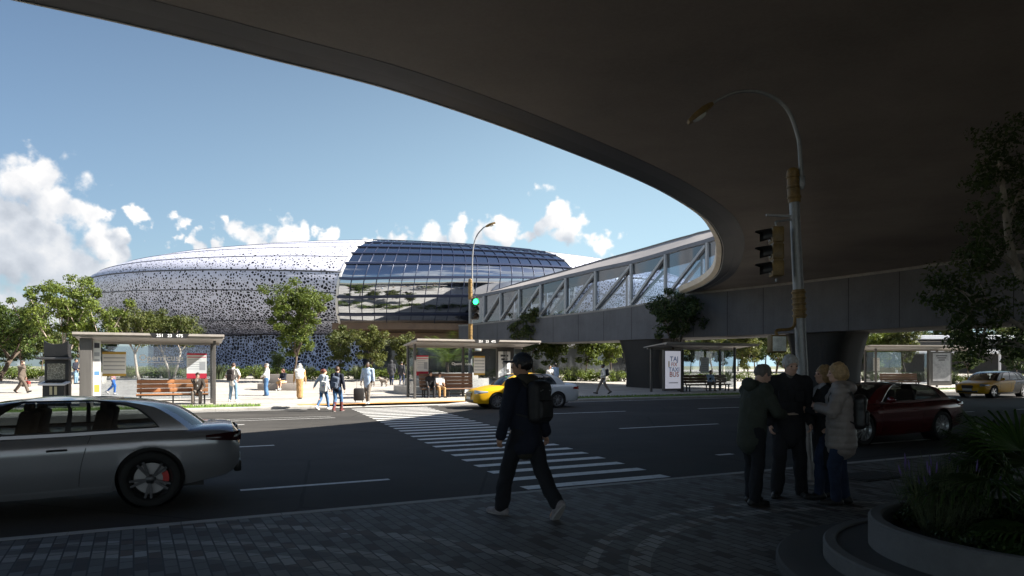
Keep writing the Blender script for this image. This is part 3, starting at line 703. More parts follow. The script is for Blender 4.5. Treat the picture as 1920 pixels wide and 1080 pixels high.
for s in SG:
    mb = MB(); rows = []
    for j in range(61):
        ph = lerp(phl(s), PH1, j/60); rows.append([arena_pt(ph, s-.11, 0.0), arena_pt(ph, s-.11, .09), arena_pt(ph, s+.11, .09), arena_pt(ph, s+.11, 0.0)])
    mb.loft(rows); mb.build('transom', mull, ar, 40)
NV = 20
for k in range(1, NV):
    mb = MB(); mb.tube([arena_pt(lerp(phl(s), PH1, k/NV), s, 0.03) for s in [lerp(GS0+.8 if k % 4 else GS0+.1, SMAX*.93, i/50) for i in range(51)]], 0.035, 5); mb.build('mullion', mull, ar, 180)
for ph, dph in ((PH0, -0.002), (PH1, 0.002)):
    mb = MB(); rows = []
    for i in range(71):
        s = lerp(0.0, SMAX*.97, i/70); q = phl(s) if ph == PH0 else ph; rows.append([arena_pt(q-0.0025, s, -.3), arena_pt(q-0.0025, s, .06), arena_pt(q+0.0025, s, .06), arena_pt(q+0.0025, s, -.3)])
    mb.loft(rows); mb.build('skin_edge', edge_m, ar, 40)
# copper-lined recess under the glazing, dark soffit, perforated base wall and lobby glass
copper = mat('copper_soffit', (0.20, 0.125, 0.075), 0.45, 0.4, ns=0.6, na=0.15)
def bandrow(name, r0, z0, r1, z1, m, a, b, n=60):
    mb = MB(); mb.sheet([[Vector((AC.x+AA*r*math.cos(lerp(a, b, j/n)), AC.y+AB_*r*math.sin(lerp(a, b, j/n)), z)) for j in range(n+1)] for r, z in ((r0, z0), (r1, z1))]); return mb.build(name, m, ar, 180)
bandrow('recess_fascia', 0.945, 5.55, 0.95, 4.95, copper, PH0, PH1); bandrow('recess_soffit', 0.95, 4.95, 0.80, 4.75, copper, PH0, PH1)
bandrow('recess_beam', 0.90, 4.72, 0.90, 4.2, copper, PH0, PH0+.5, 20)
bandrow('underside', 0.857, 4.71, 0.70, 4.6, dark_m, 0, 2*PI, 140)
bandrow('base_wall', 0.83, 0.6, 0.83, 4.68, base_skin_m, PH0+.10-2*PI, PH1-.02-2*PI+0.0 - (PH1-PH0) - .0, 120) if False else bandrow('base_wall', 0.83, 0.6, 0.83, 4.68, base_skin_m, R(-230), PH0+.05, 120)
bandrow('base_backing', 0.815, 0.5, 0.815, 4.68, mat('base_backing', (0.02, 0.028, 0.05), 0.8), R(-230), PH0+.07, 120)
bandrow('lobby_glass', 0.80, 0.5, 0.80, 4.7, mat('lobby_glass', (0.05, 0.055, 0.06), 0.08, spec=0.9), PH0+.05, R(-20), 60)
bandrow('lobby_fascia', 0.81, 3.6, 0.81, 4.2, mat('lobby_fascia', (0.42, 0.44, 0.47), 0.5), PH0+.07, R(-25), 50)
bandrow('plinth', 0.835, 0.4, 0.835, 1.15, mat('plinth_stone', (0.22, 0.19, 0.16), 0.8, ns=1), R(-230), PH0+.05, 120)

# ================================================================ low building beyond the footbridge on the right
lb = thing('low_building', 'low building with stacked pale roof slabs seen below the girder', 'building', (0, 0, 0))
rw = mat('roof_slab', (0.55, 0.57, 0.60), 0.6, ns=0.5, na=0.08)
for z0, z1, d in ((3.1, 3.35, 92), (5.0, 5.5, 96)):
    a = at(1580, 640, d); mb = MB(); mb.box((a.x+22, d+6, z1+.2), (52, 12, 0.5), bev=0.04); mb.build('roof_slab', rw, lb, 0)
mb = MB(); mb.box((at(1580, 640, 98).x+24, 102, 2.5), (50, 7, 5.2)); mb.build('wall', mat('low_wall', (0.06, 0.06, 0.06), 0.6, ns=0.4), lb, 0)
for k in range(7):
    mb = MB(); mb.cyl((at(1580, 640, 91).x+1+k*7, 92.5, 0), (at(1580, 640, 91).x+1+k*7, 92.5, 3.28), 0.16); mb.build('column', rw, lb)

# unseen wall added behind and right of the viewer to darken the soffit
ab = thing('light_block_wall', 'long unseen concrete wall added to block light under the overpass', 'wall', (0, 0, 0))
mb = MB(); path = [Vector(p+(0,)) for p in ((16, -9.5), (30, -10), (52, -9), (58, -2), (58, 12))]
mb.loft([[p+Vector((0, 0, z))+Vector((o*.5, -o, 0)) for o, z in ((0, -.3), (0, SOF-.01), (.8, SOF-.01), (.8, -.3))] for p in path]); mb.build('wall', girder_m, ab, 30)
# ================================================================ street lamps carrying traffic signals
galv = mat('galvanised_steel', (0.27, 0.275, 0.28), 0.5, 0.55, ns=3, na=0.16, bump=0.08)
yel = mat('worn_yellow', (0.20, 0.12, 0.032), 0.55, 0.0, ns=4, na=0.35, bump=0.15)
yel_box = mat('signal_yellow', (0.20, 0.125, 0.035), 0.5, 0.0, ns=5, na=0.3)
blk = mat('black_metal', (0.018, 0.018, 0.019), 0.45, 0.2, ns=3, na=0.2)
lens_g = mat('lamp_glass', (0.75, 0.75, 0.70), 0.15, 0, spec=0.7)
sig_dark = mat('signal_lens_dark', (0.03, 0.02, 0.015), 0.2)
sig_green = mat('signal_green_lit', (0.02, 1.0, 0.18), 0.3, emis=2.6)
ped_face = mat('pedestrian_face', (0.80, 0.84, 0.80), 0.35, ns=8, na=0.2)
def lamp(label, base, hp, r, arm, head_yaw, sig, ped, group, collars, lean=0.0):
    """hp: pole height; arm: list of (side, up) points from the pole; side runs along the local x axis"""
    t = thing('street_lamp', label, 'street lamp', base, 0, group)
    P = lambda z: Vector((-lean*z, 0, z))
    mb = MB(); mb.tube([P(z) for z in (-.05, 0.0, hp*.5, hp)], [r*1.15, r*1.15, r, r*.88], 16); mb.lathe([(r*2.2, 0.002), (r*2.2, .03), (r*1.3, .05), (r*1.2, .3)], 16); mb.build('pole', galv, t)
    for z0, z1, k in collars:
        mb = MB(); mb.tube([P(z0), P(z1)], r*1.12, 16)
        for q in range(k):
            z = lerp(z0, z1, (q+.5)/k); mb.tube([P(z-.018), P(z-.012), P(z+.012), P(z+.018)], [r*1.12, r*1.28, r*1.28, r*1.12], 16)
        if z1 >= hp-.01: mb.ball(P(z1), (r*1.1, r*1.1, r*.8), 14, 8)
        mb.build('collar', yel, t)
    ax = catmull([Vector((p[0], p[1], p[2])) for p in arm], 8); mb = MB(); n = len(ax); mb.tube(ax, [lerp(r*.42, r*.27, i/(n-1)) for i in range(n)], 10)
    mb.box(ax[2]+Vector((0, 0, 0)), (r*1.1, r*.9, .16), bev=.01); mb.build('arm', galv, t)
    e = ax[-1]; dv = (ax[-1]-ax[-3]).normalized(); L_ = r*5.6
    sd = dv.cross(Vector((0, 0, 1))).normalized(); up = sd.cross(dv); Mx = Matrix((dv, sd, up)).transposed(); mb = MB(); rings = []
    for q, w, h0, h1 in ((0, .35, -.3, .3), (.12, .55, -.5, .5), (.4, .95, -.62, .6), (.75, 1.0, -.62, .42), (1.0, .72, -.5, .1)):
        rings.append([e+Mx @ Vector((q*L_, s*w*r*1.15, (h1 if u > 0 else h0)*r*.95)) for s, u in ((-1, -1), (1, -1), (1, .3), (.7, 1), (-.7, 1), (-1, .3))])
    mb.loft(rings); hd = mb.build('lamp_head', yel, t, 30)
    mb = MB(); mb.ball(e+Mx @ Vector((L_*.6, 0, -.58*r)), (L_*.27, r*.85, r*.62), 14, 8, Mx); mb.build('lens', lens_g, hd)
    # traffic signal
    if sig:
        (sx, sy, sz), w, h, yaw, lit = sig; Rm = Matrix.Rotation(yaw, 3, 'Z'); c = P(sz)+Vector((sx, sy, 0)); s0 = w/0.3
        mb = MB()
        for q in range(3): mb.box(c+Vector((0, 0, (q-1)*h/3)), (w, w*.62, h/3-.012), Rm, bev=.025*s0)
        mb.box(c, (w*.86, w*.5, h-.05), Rm); sg = mb.build('traffic_signal', yel_box if lit is None else blk, t, 30)
        for q in range(3):
            f = c+Rm @ Vector((0, -w*.31, (1-q)*h/3)); mb = MB(); dv = Rm @ Vector((0, -1, 0)); sdv = Rm @ Vector((1, 0, 0)); rows = []
            for u in (0, .5, 1.0):
                rows.append([f+dv*(u*w*(.82 if 40 < a < 140 else .5))*1.0+sdv*(w*.42*math.cos(R(a)))+Vector((0, 0, w*.42*math.sin(R(a))-u*.03)) for a in range(-20, 201, 20)])
            r2 = [[p*1+(f+dv*0-p)*0.05 for p in rw] for rw in rows]
            for rws in (rows, r2): mb.sheet(rws)
            mb.build('visor', blk, sg, 60)
            mb = MB(); mb.ball(f+dv*.002, (w*.37, w*.05, w*.37), 16, 8, Rm); mb.build('signal_lens', sig_green if lit == q else sig_dark, sg)
        for zz in (h/2+.03, -h/2-.02):
            mb = MB(); mb.tube(catmull([c+Vector((0, 0, zz)), c+Vector((0, 0, zz+.05)), P(sz+zz+.08)*.5+(c+Vector((0, 0, zz+.06)))*.5, P(sz+zz+.1)], 4) if zz > 0 else [c+Vector((0, 0, zz)), c+Vector((0, 0, zz-.04))], .018, 8); mb.build('bracket', galv, t)
        mb = MB(); mb.bar(P(sz+h/2+.16), P(sz+h/2+.16)+Vector((sx*1.35, 0, .02)), .03, .03)
        mb.build('bracket', galv, t)
    if ped:
        (px_, py_, pz), w, yaw = ped; Rm = Matrix.Rotation(yaw, 3, 'Z'); c = P(pz)+Vector((px_, py_, 0))
        mb = MB(); mb.box(c, (w, w*.55, w*1.05), Rm, bev=.02); ps = mb.build('pedestrian_signal', yel_box, t, 30)
        mb = MB(); f = c+Rm @ Vector((0, -w*.28, 0)); mb.box(f, (w*.84, .02, w*.88), Rm, bev=.01); mb.build('face', ped_face, ps, 30)
        mb = MB(); mb.tube(catmull([c+Vector((0, 0, w*.5)), c+Vector((0, 0, w*.5+.07)), c+Vector((-px_*.62, -py_*.6, w*.5+.1)), c+Vector((-px_*.75, -py_*.7, w*.5+.25)), c+Vector((-px_*.78, -py_*.7, w*.5+.55)), P(pz+w*.5+.62)], 4), .022, 8); mb.build('pedestrian_bracket', yel, t)
    return t
nb_ = ground_pt(1514, 905); k_ = nb_.y/FOC       # metres per photo pixel at the pole
lamp('grey street lamp with yellow collars beside the group of four on the near pavement', nb_, (905-324)*k_, 0.075, [(-.10, -.05, (905-357)*k_), (-.12, -.05, (905-300)*k_), (-.16, -.05, (905-255)*k_), (-.32, -.04, (905-203)*k_), (-.62, -.02, (905-176)*k_), (-.95, 0, (905-172)*k_), (-1.2, .02, (905-183)*k_), (-1.32, .03, (905-193)*k_)],
     0, ((-.30, -.04, (905-474)*k_), 0.25, 0.70, R(-97), None), ((-.36, -.06, (905-645)*k_), 0.235, R(8)), 'street lamps with traffic signals', [((905-380)*k_, (905-322)*k_, 3), ((905-597)*k_, (905-543)*k_, 5)], lean=0.047)
fb_ = ground_pt(882, 741); q_ = fb_.y/FOC
lamp('tall street lamp with a green traffic light beside the yellow taxi', fb_, (741-527)*q_, 0.105, [(.12, 0, (741-545)*q_), (.10, 0, (741-500)*q_), (.16, 0, (741-465)*q_), (.36, 0, (741-442)*q_), (.70, 0, (741-428)*q_), (.85, 0, (741-425)*q_)],
     0, ((.27, -.22, (741-580)*q_), 0.42, 1.2, R(14), 0), ((.42, -.1, (741-652)*q_), 0.42, R(10)), 'street lamps with traffic signals', [((741-562)*q_, (741-525)*q_, 4), ((741-638)*q_, (741-607)*q_, 5)])

# ================================================================ bus shelters and benches
sh_metal = mat('shelter_metal', (0.105, 0.10, 0.095), 0.45, 0.5, ns=2, na=0.1)
sh_roof = mat('shelter_roof', (0.31, 0.285, 0.26), 0.5, 0.1, ns=1.5, na=0.1)
sh_glass = glass_mat('shelter_glass', (0.84, 0.88, 0.92), 0.16, 0.02, 0.07)
wood = mat('bench_wood', (0.33, 0.145, 0.06), 0.45, ns=2.5, na=0.25, stretch=(0.6, 6, 6), bump=0.15)
wood_dark = mat('bench_wood_dark', (0.16, 0.085, 0.05), 0.5, ns=2.5, na=0.25, stretch=(0.6, 6, 6), bump=0.15)
paper = mat('paper_white', (0.80, 0.79, 0.76), 0.7, ns=6, na=0.03)
ink = mat('ink_dark', (0.06, 0.06, 0.07), 0.7); red_ink = mat('ink_red', (0.62, 0.03, 0.06), 0.6); gold_ink = mat('ink_gold', (0.55, 0.34, 0.06), 0.6); blue_ink = mat('ink_blue', (0.10, 0.24, 0.55), 0.6); grey_ink = mat('ink_grey', (0.42, 0.42, 0.43), 0.7)
white_let = mat('white_lettering', (0.90, 0.90, 0.90), 0.5); red_let = mat('red_lettering', (0.70, 0.10, 0.06), 0.5)
def facing(x, z, y): # reading frame on a plane facing local -y at height z
    return frame((x, y, z), (1, 0, 0))
def poster(parent, x, z, y, w, h, style):
    mb = MB(); mb.box((x, y, z), (w, .012, h)); o = mb.build('timetable', paper, parent, 0)
    f = y-.0075
    def strip_(cx, cz, sw, s_h, m, nm): b = MB(); b.box((x+cx*w, f, z+cz*h), (sw*w, .003, s_h*h)); b.build(nm, m, o, 0)
    if style == 'red':
        strip_(0, .465, 1.0, .07, red_ink, 'red_band'); strip_(0, .345, .94, .03, red_ink, 'red_rule'); strip_(0, -.40, 1.0, .20, red_ink, 'red_band')
        for k in range(5): strip_(-.1, .24-.09*k, .66-.1*(k % 2), .022, grey_ink, 'print_line')
        strip_(.28, .0, .30, .34, grey_ink, 'print_table')
    elif style == 'gold':
        strip_(0, .45, 1.0, .10, gold_ink, 'gold_band'); strip_(0, -.45, 1.0, .10, gold_ink, 'gold_band')
        for k in range(4): strip_(0, .25-.16*k, .9, .05, grey_ink, 'print_line')
    else:
        for k in range(7): strip_(0, .38-.12*k, .85-.12*(k % 3), .03, grey_ink, 'print_line')
    return o
def shelter(label, p0, p1, h, posts, panes, routes=None, lettering=None, posters=(), roofx=(-.35, .35), depth=1.35, panel=None):
    p0, p1 = Vector(p0), Vector(p1); W = (p1-p0).to_2d().length; rz = math.atan2(p1.y-p0.y, p1.x-p0.x); zb = min(p0.z, p1.z)
    t = thing('bus_shelter', label, 'bus shelter', (p0.x, p0.y, zb), rz, 'bus shelters along the far pavement')
    # local x along the kerb, y away from the road; roof slopes back
    mb = MB(); x0, x1 = roofx[0], W+roofx[1]
    mb.loft([[Vector((x, y, z)) for y, z in ((-.75, h-.02), (-.75, h+.04), (-.70, h+.07), (depth+.2, h-.16), (depth+.2, h-.22), (-.2, h-.06))] for x in (x0, x0+.25, x1-.25, x1)]); mb.build('roof', sh_roof, t, 25)
    mb = MB(); mb.box(((x0+x1)/2, -.765, h+.04), (x1-x0, .025, .09)); mb.bar((x0, -.6, h-.05), (x1, -.6, h-.05), .1, .08); mb.bar((x0+.1, depth-.06, h-.26), (x1-.1, depth-.06, h-.26), .08, .1); mb.build('gutter', sh_roof, t, 0)
    for px, py in posts:
        mb = MB(); mb.box((px, py, (h-.1)/2-.1), (.11, .15, h-.02 if py < .3 else h-.2), bev=.012); mb.build('post', sh_metal, t, 0)
    ys = depth
    for a, b in zip(panes[:-1], panes[1:]):
        mb = MB(); mb.box(((a+b)/2, ys, (h-.3)/2+.06), (b-a-.02, .012, h-.62)); mb.build('glass_panel', sh_glass, t, 0)
    mb = MB(); mb.bar((panes[0], ys, .14), (panes[-1], ys, .14), .05, .05); mb.build('bottom_rail', sh_metal, t, 0)
    # side screens between the front post and the back glass
    for px in (panes[0]+.02, panes[-1]-.02):
        mb = MB(); mb.box((px, ys*.55, (h-.3)/2+.06), (.012, ys*.72, h-.62)); mb.build('side_screen', sh_glass, t, 0)
    if routes:
        mb = MB(); rx = W*.64; mb.extrude([(rx-.72, -.782, h+.09), (rx-.6, -.782, h-.10), (rx+.6, -.782, h-.10), (rx+.72, -.782, h+.09)], (0, .02, 0)); s = mb.build('route_sign', blk, t, 0)
        text('lettering', routes, .17, white_let, s, facing(rx, h-.005, -.786), .001)
    if lettering: lettering(t, W, h, ys)
    for st, x, z, w, hh in posters: poster(t, x, z, ys-.03, w, hh, st)
    if panel: panel(t, W, h)
    return t
def bench(label, p0, p1, m, back=True, group='benches inside the bus shelters', slats=3):
    p0, p1 = Vector(p0), Vector(p1); W = (p1-p0).to_2d().length; rz = math.atan2(p1.y-p0.y, p1.x-p0.x)
    t = thing('bench', label, 'bench', (p0.x, p0.y, min(p0.z, p1.z)), rz, group)
    mb = MB()
    for k in range(3): mb.box((W/2, .08+.16*k, .44), (W, .15, .05), bev=.01)
    mb.build('seat', m, t, 30)
    if back:
        mb = MB()
        for k in range(slats): mb.box((W/2, .50+.03*k, .60+.185*k), (W, .045, .165), bev=.012)
        mb.build('backrest', m, t, 30)
    n = max(2, int(W/1.3)+1)
    for k in range(n):
        x = .15+(W-.3)*k/(n-1); mb = MB(); mb.box((x, .12, .2), (.06, .06, .44)); mb.box((x, .42, .2), (.06, .06, .44)); mb.bar((x, .0, .40), (x, .52, .40), .05, .04)
        if back: mb.bar((x, .5, .38), (x, .585, 1.05), .05, .04, (0, 1, 0))
        mb.build('leg', blk, t, 0)
    mb = MB(); mb.bar((0, .14, .39), (W, .14, .39), .05, .05); mb.build('rail', blk, t, 0)
    return t
RD = Vector((UX, UY, 0)); RN = Vector((NX, NY, 0))
# left shelter
NS = 31.6
def on_n(px, n):
    q = (px-CX)/FOC; d = n/(q*NX+NY); return Vector((q*d, d, gz(q*d, d)))
a, b = on_n(160, NS), on_n(402, NS); W = (b-a).length
def left_let(t, W, h, ys):
    g = text('lettering', 'Opernicuse', .36, white_let, t, facing(W*.565, 1.98, ys-.02), .002); mb = MB(); mb.box((W*.565, ys-.02, 1.78), (1.72, .004, .022)); mb.build('underline', white_let, t, 0)
def left_panel(t, W, h):
    mb = MB(); mb.box((.05, -.1, (h-.12)/2), (.42, .55, h-.14), bev=.02); o = mb.build('end_cabinet', mat('cabinet_grey', (0.11, 0.105, 0.10), 0.5, 0.3, ns=1, na=0.08, stretch=(6, 6, .4)), t, 0)
    mb = MB(); mb.box((.40, -.05, 1.55), (.26, .04, 2.2)); p = mb.build('end_poster', paper, o, 0)
    for k, (z, m_, hh) in enumerate(((2.45, ink, .2), (2.1, grey_ink, .15), (1.75, grey_ink, .3), (1.35, blue_ink, .16), (.75, gold_ink, .3))):
        mb = MB(); mb.box((.40, -.073, z), (.18, .004, hh)); mb.build('print_block', m_, p, 0)
shelter('bus shelter with white lettering on its back glass behind the silver car', a, b, 2.86, [(W, -.05), (W*.0+.1, 1.3), (W-.06, 1.3)], [.3, W*.37, W*.72, W-.05], '251   23   475', left_let, [('gold', W*.19, 1.72, .86, 1.02), ('red', W*.86, 1.64, .80, 1.1)], panel=left_panel)
pb = on_n(255, NS+.55); pe = on_n(391, NS+.55)
bench('long reddish wooden bench in the shelter with white lettering', pb, pe, wood)
# middle shelter
NM = 33.0
a, b = on_n(777, NM), on_n(968, NM); W = (b-a).length
def mid_panel(t, W, h):
    mb = MB(); mb.box((W-.25, .9, 1.4), (1.05, .16, 2.5), bev=.02); o = mb.build('advert_panel', sh_metal, t, 0)
    mb = MB(); mb.box((W-.33, .808, 1.45), (.72, .02, 1.95)); p = mb.build('advert_poster', paper, o, 0)
    for k in range(3): mb = MB(); mb.box((W-.33, .796, 2.2-.2*k), (.46-.08*k, .004, .11)); mb.build('print_line', ink if k < 2 else grey_ink, p, 0)
    rr = random.Random(4)
    for k in range(9): mb = MB(); mb.box((W-.33+rr.uniform(-.25, .25), .796-.001*k, rr.uniform(.65, 1.5)), (rr.uniform(.08, .2), .004, rr.uniform(.08, .25)), Matrix.Rotation(rr.uniform(-.6, .6), 3, 'Y')); mb.build('print_blot', grey_ink if k % 3 else ink, p, 0)
def mid_let(t, W, h, ys):
    for i, s in enumerate(('Operni', 'cuse')): text('lettering', s, .2, white_let, t, facing(W*.49+i*.66, 1.75, ys-.02), .002)
shelter('bus shelter with two people on its bench beside the green traffic light', a, b, 2.9, [(0, -.05), (.06, 1.3), (W-.06, 1.3), (W*.55, 1.3)], [.05, W*.3, W*.6, W-.4], '251   23   475', mid_let, [('red', W*.15, 1.66, .66, 1.05), ('gold', W*.72, 1.66, .66, 1.05)], panel=mid_panel, roofx=(-.1, 1.1))
bench('dark slatted bench in the shelter beside the green traffic light', on_n(792, NM+.45), on_n(893, NM+.45), wood_dark, slats=4)
# shelter under the footbridge
NR = 33.7
a, b = on_n(1244, NR), on_n(1386, NR); W = (b-a).length
def taj_panel(t, W, h):
    mb = MB(); mb.box((.55, -.15, 1.36), (1.42, .2, 2.5), bev=.02); mb.box((1.32, -.15, 1.3), (.1, .24, 2.6)); o = mb.build('advert_panel', sh_metal, t, 0)
    mb = MB(); mb.box((.52, -.262, 1.4), (1.18, .02, 2.3)); p = mb.build('advert_poster', mat('poster_lilac', (0.66, 0.66, 0.74), 0.6, emis=0.13), o, 0)
    for s, z, m_, sz, x in (('TAJ', 2.05, blue_ink, .34, .60), ('FIX', 1.72, red_let, .26, .60), ('TAXI', 1.40, blue_ink, .30, .60), ('BUS', 1.10, red_let, .34, .60)):
        text('lettering', s, sz*1.25, m_, p, facing(x, z, -.276), .001)
    mb = MB(); mb.box((.2, -.276, 1.75), (.08, .004, .35)); mb.build('print_block', gold_ink, p, 0)
    mb = MB(); mb.box((.55, -.276, .6), (.7, .004, .05)); mb.build('print_line', grey_ink, p, 0)
shelter('bus shelter with a tall red and blue lettered advert panel at its end', a, b, 3.0, [(W*.93, -.05), (.06, 1.3), (W*.93, 1.3)], [1.4, W*.5, W*.8, W-.05], None, None, [('plain', W*.72, 1.7, .7, 1.0), ('plain', W*.33, 1.9, .9, .9)], panel=taj_panel, roofx=(-.35, 1.0))
bench('bench in the shelter with the red and blue advert panel', on_n(1292, NR+.5), on_n(1372, NR+.5), wood_dark)
# far right shelter
a = ground_pt(1640, 727); b = a+Vector((5.95, 0.5, 0)); W = (b-a).length
def right_panel(t, W, h):
    mb = MB(); mb.box((W-.9, -.15, 1.45), (1.75, .2, 2.55), bev=.02); mb.box((W-1.78, -.15, 1.4), (.14, .24, 2.8)); o = mb.build('advert_panel', sh_metal, t, 0)
    mb = MB(); mb.box((W-.85, -.262, 1.55), (1.4, .02, 2.1)); p = mb.build('advert_poster', mat('poster_grey', (0.30, 0.31, 0.33), 0.3, ns=.8, na=.3), o, 0)
    for k in range(3): mb = MB(); mb.box((W-.85, -.276, 2.4-.16*k), (.9-.2*k, .004, .08)); mb.build('print_line', ink, p, 0)
shelter('bus shelter with a grey advert panel behind the second yellow taxi', a, b, 3.1, [(.05, -.05), (.06, 1.3), (W-.06, 1.3)], [.05, W*.35, W*.7, W-.05], None, None, [('plain', W*.16, 1.75, .6, 1.0)], panel=right_panel, roofx=(-.9, 2.6))
bench('bench in the shelter behind the second yellow taxi', a+Vector((1.0, .55, 0)), a+Vector((4.0, .8, 0)), wood_dark)

# ================================================================ information kiosk
kp = Vector(((103-CX)/FOC*28.2, 28.2, 0)); ks = 28.2/FOC; kh = (748-660)*ks+.62
kt = thing('information_kiosk', 'black information kiosk with a street map and white desk', 'kiosk', kp, R(8))
mb = MB(); w = .92
mb.box((0, .25, kh*.5), (w, .28, kh-.02), bev=.02); mb.build('cabinet', blk, kt, 30)
mb = MB(); prof_ = [(-w/2, kh*.80), (-w/2, kh+.12)]+[(x, kh+.12-.16*(1-(x/(w/2))**2)) for x in (-.36, -.22, -.08, .08, .22, .36)]+[(w/2, kh+.12), (w/2, kh*.80)]
mb.extrude([(x, .06, z) for x, z in prof_], (0, .1, 0)); mb.build('header', blk, kt, 30)
mb = MB(); mb.box((0, .0, kh*.76), (w+.32, .42, .09), bev=.02); mb.build('canopy', mat('kiosk_grey', (0.07, 0.07, 0.075), 0.5), kt, 30)
def map_mat():
    m, nt, out = newmat('street_map'); b = N(nt, 'BsdfPrincipled', Roughness=0.4); g = N(nt, 'TexCoord').outputs['Object']
    v = N(nt, 'TexVoronoi', Scale=9.0); v.feature = 'DISTANCE_TO_EDGE'; L(nt, g, v.inputs['Vector']); n = N(nt, 'TexNoise', Scale=4.0, Detail=5.0); L(nt, g, n.inputs['Vector'])
    s = math_(nt, 'ADD', math_(nt, 'LESS_THAN', v.outputs['Distance'], .03), math_(nt, 'MULTIPLY', n.outputs[0], .6))
    L(nt, ramp(nt, s, [(0.2, (0.10, 0.10, 0.08)), (0.42, (0.19, 0.18, 0.14)), (1.0, (0.42, 0.41, 0.36))]), b.inputs['Base Color']); L(nt, b.outputs[0], out.inputs[0]); return m
mb = MB(); mb.box((0, .105, kh*.55), (.68, .015, .66)); mb.build('street_map', map_mat(), kt, 0)
mb = MB(); mb.box((0, -.05, .92), (w+.12, .52, .09), Matrix.Rotation(R(12), 3, 'X'), bev=.04); mb.build('desk', mat('kiosk_white', (0.62, 0.63, 0.66), 0.4), kt, 30)
mb = MB(); mb.box((0, -.07, .975), (w-.16, .34, .02), Matrix.Rotation(R(12), 3, 'X')); mb.build('screen', mat('kiosk_screen', (0.01, 0.011, 0.013), 0.08), kt, 0)
mb = MB(); mb.box((0, .02, .42), (w-.1, .3, .86)); mb.build('pedestal', blk, kt, 0)
for s in (-1, 1): mb = MB(); mb.box((s*.09, -.137, .62), (.10, .012, .34)); mb.build('notice', mat('notice_cream', (0.5, 0.45, 0.28), 0.6), kt, 0)

# ================================================================ stone planters and seats on the plaza
pl_stone = mat('planter_granite', (0.125, 0.126, 0.126), 0.75, ns=2.2, na=0.14, bump=0.5, bs=90)
pl_dark = mat('step_granite', (0.06, 0.061, 0.062), 0.8, ns=2.5, na=0.16, bump=0.5, bs=80)
soil = mat('soil', (0.035, 0.028, 0.02), 0.95, ns=6, na=0.3, bump=0.8)
PC = Vector((3.92, 5.1, 0))
pt = thing('stone_planter', 'round stepped granite planter in the near right corner', 'planter', PC)
mb = MB(); mb.lathe([(1.82, -.02), (1.82, .07), (1.80, .085), (1.46, .09), (1.46, -.02)], 96); mb.build('lower_step', pl_dark, pt, 35)
mb = MB(); mb.lathe([(1.455, 0), (1.455, .20), (1.44, .215), (1.36, .215), (1.355, .2), (1.35, .0)], 96); mb.build('step_ring', pl_stone, pt, 35)
mb = MB(); mb.lathe([(1.352, 0.0), (1.352, .20), (1.12, .205), (1.12, 0)], 96); mb.build('upper_step', pl_dark, pt, 35)
mb = MB(); mb.lathe([(1.118, 0), (1.118, .42), (1.10, .435), (1.03, .435), (1.015, .42), (1.0, .30)], 96, cap=False); mb.build('wall', pl_stone, pt, 35)
mb = MB(); mb.lathe([(1.02, .26), (.8, .33), (.3, .37), (.01, .38)], 48); mb.build('soil', soil, pt, 60)
light_stone = mat('pale_stone', (0.40, 0.375, 0.34), 0.75, ns=1.5, na=0.1, bump=0.3)
def round_planter(label, c, radii, grp='stone planters on the plaza', m=None):
    t = thing('stone_planter', label, 'planter', c, 0, grp)
    for i, (r, z0, z1) in enumerate(radii):
        mb = MB(); mb.lathe([(r, z0), (r, z1-.02), (r-.02, z1), (max(r-.45, .05), z1), (max(r-.46, .04), z0)], 48); mb.build('wall' if i == len(radii)-1 else 'step', m or light_stone, t, 35)
    r, z0, z1 = radii[-1]; mb = MB(); mb.lathe([(r-.44, z1-.06), (.02, z1+.02)], 32); mb.build('soil', soil, t, 60)
    return t
c = on_ground(838, 41.5); PALM_AT = c.copy()
round_planter('round stepped pale planter with a palm behind the middle shelter', c, [(3.2, -.05, .45), (2.55, -.05, .85), (1.9, -.05, 1.2)])
def seat_wall(label, p0, p1, dep, h, seat=True, m=None):
    p0, p1 = Vector(p0), Vector(p1); W = (p1-p0).to_2d().length; rz = math.atan2(p1.y-p0.y, p1.x-p0.x)
    t = thing('stone_bench', label, 'stone seat', p0, rz, 'stone seats on the plaza'); mb = MB(); mb.box((W/2, dep/2, h/2-.05), (W, dep, h+.1), bev=.03); mb.build('block', m or light_stone, t, 30)
    if seat: mb = MB(); mb.box((W/2, -.28, .17), (W+.3, .55, .44), bev=.03); mb.build('ledge', m or light_stone, t, 30)
    return t
g1 = ground_pt(492, 731)
seat_wall('stone seat with a raised back where the seated woman rests', g1, ground_pt(560, 731.5), .7, .95, m=mat('seat_stone', (0.20, 0.18, 0.165), 0.75, ns=1.5, na=0.12, bump=0.3))
seat_wall('low stone seat in front of the left hedge', ground_pt(73, 717.5), ground_pt(112, 717.5), .8, .42, False)
seat_wall('stepped stone block behind the left shelter', ground_pt(166, 719), ground_pt(192, 719), .9, .75, True)
# iron access cover in the near pavement
ap = ground_pt(1632, 893); t = thing('access_cover', 'square dark iron access cover in the near pavement', 'access cover', ap, R(26))
mb = MB(); mb.box((0, 0, .004), (1.0, .62, .012)); mb.build('frame', blk, t, 0); mb = MB(); mb.box((0, 0, .011), (.9, .52, .01)); mb.build('lid', mat('iron_lid', (0.035, 0.034, 0.033), 0.6, 0.4, ns=20, na=.3, bump=.6), t, 0)
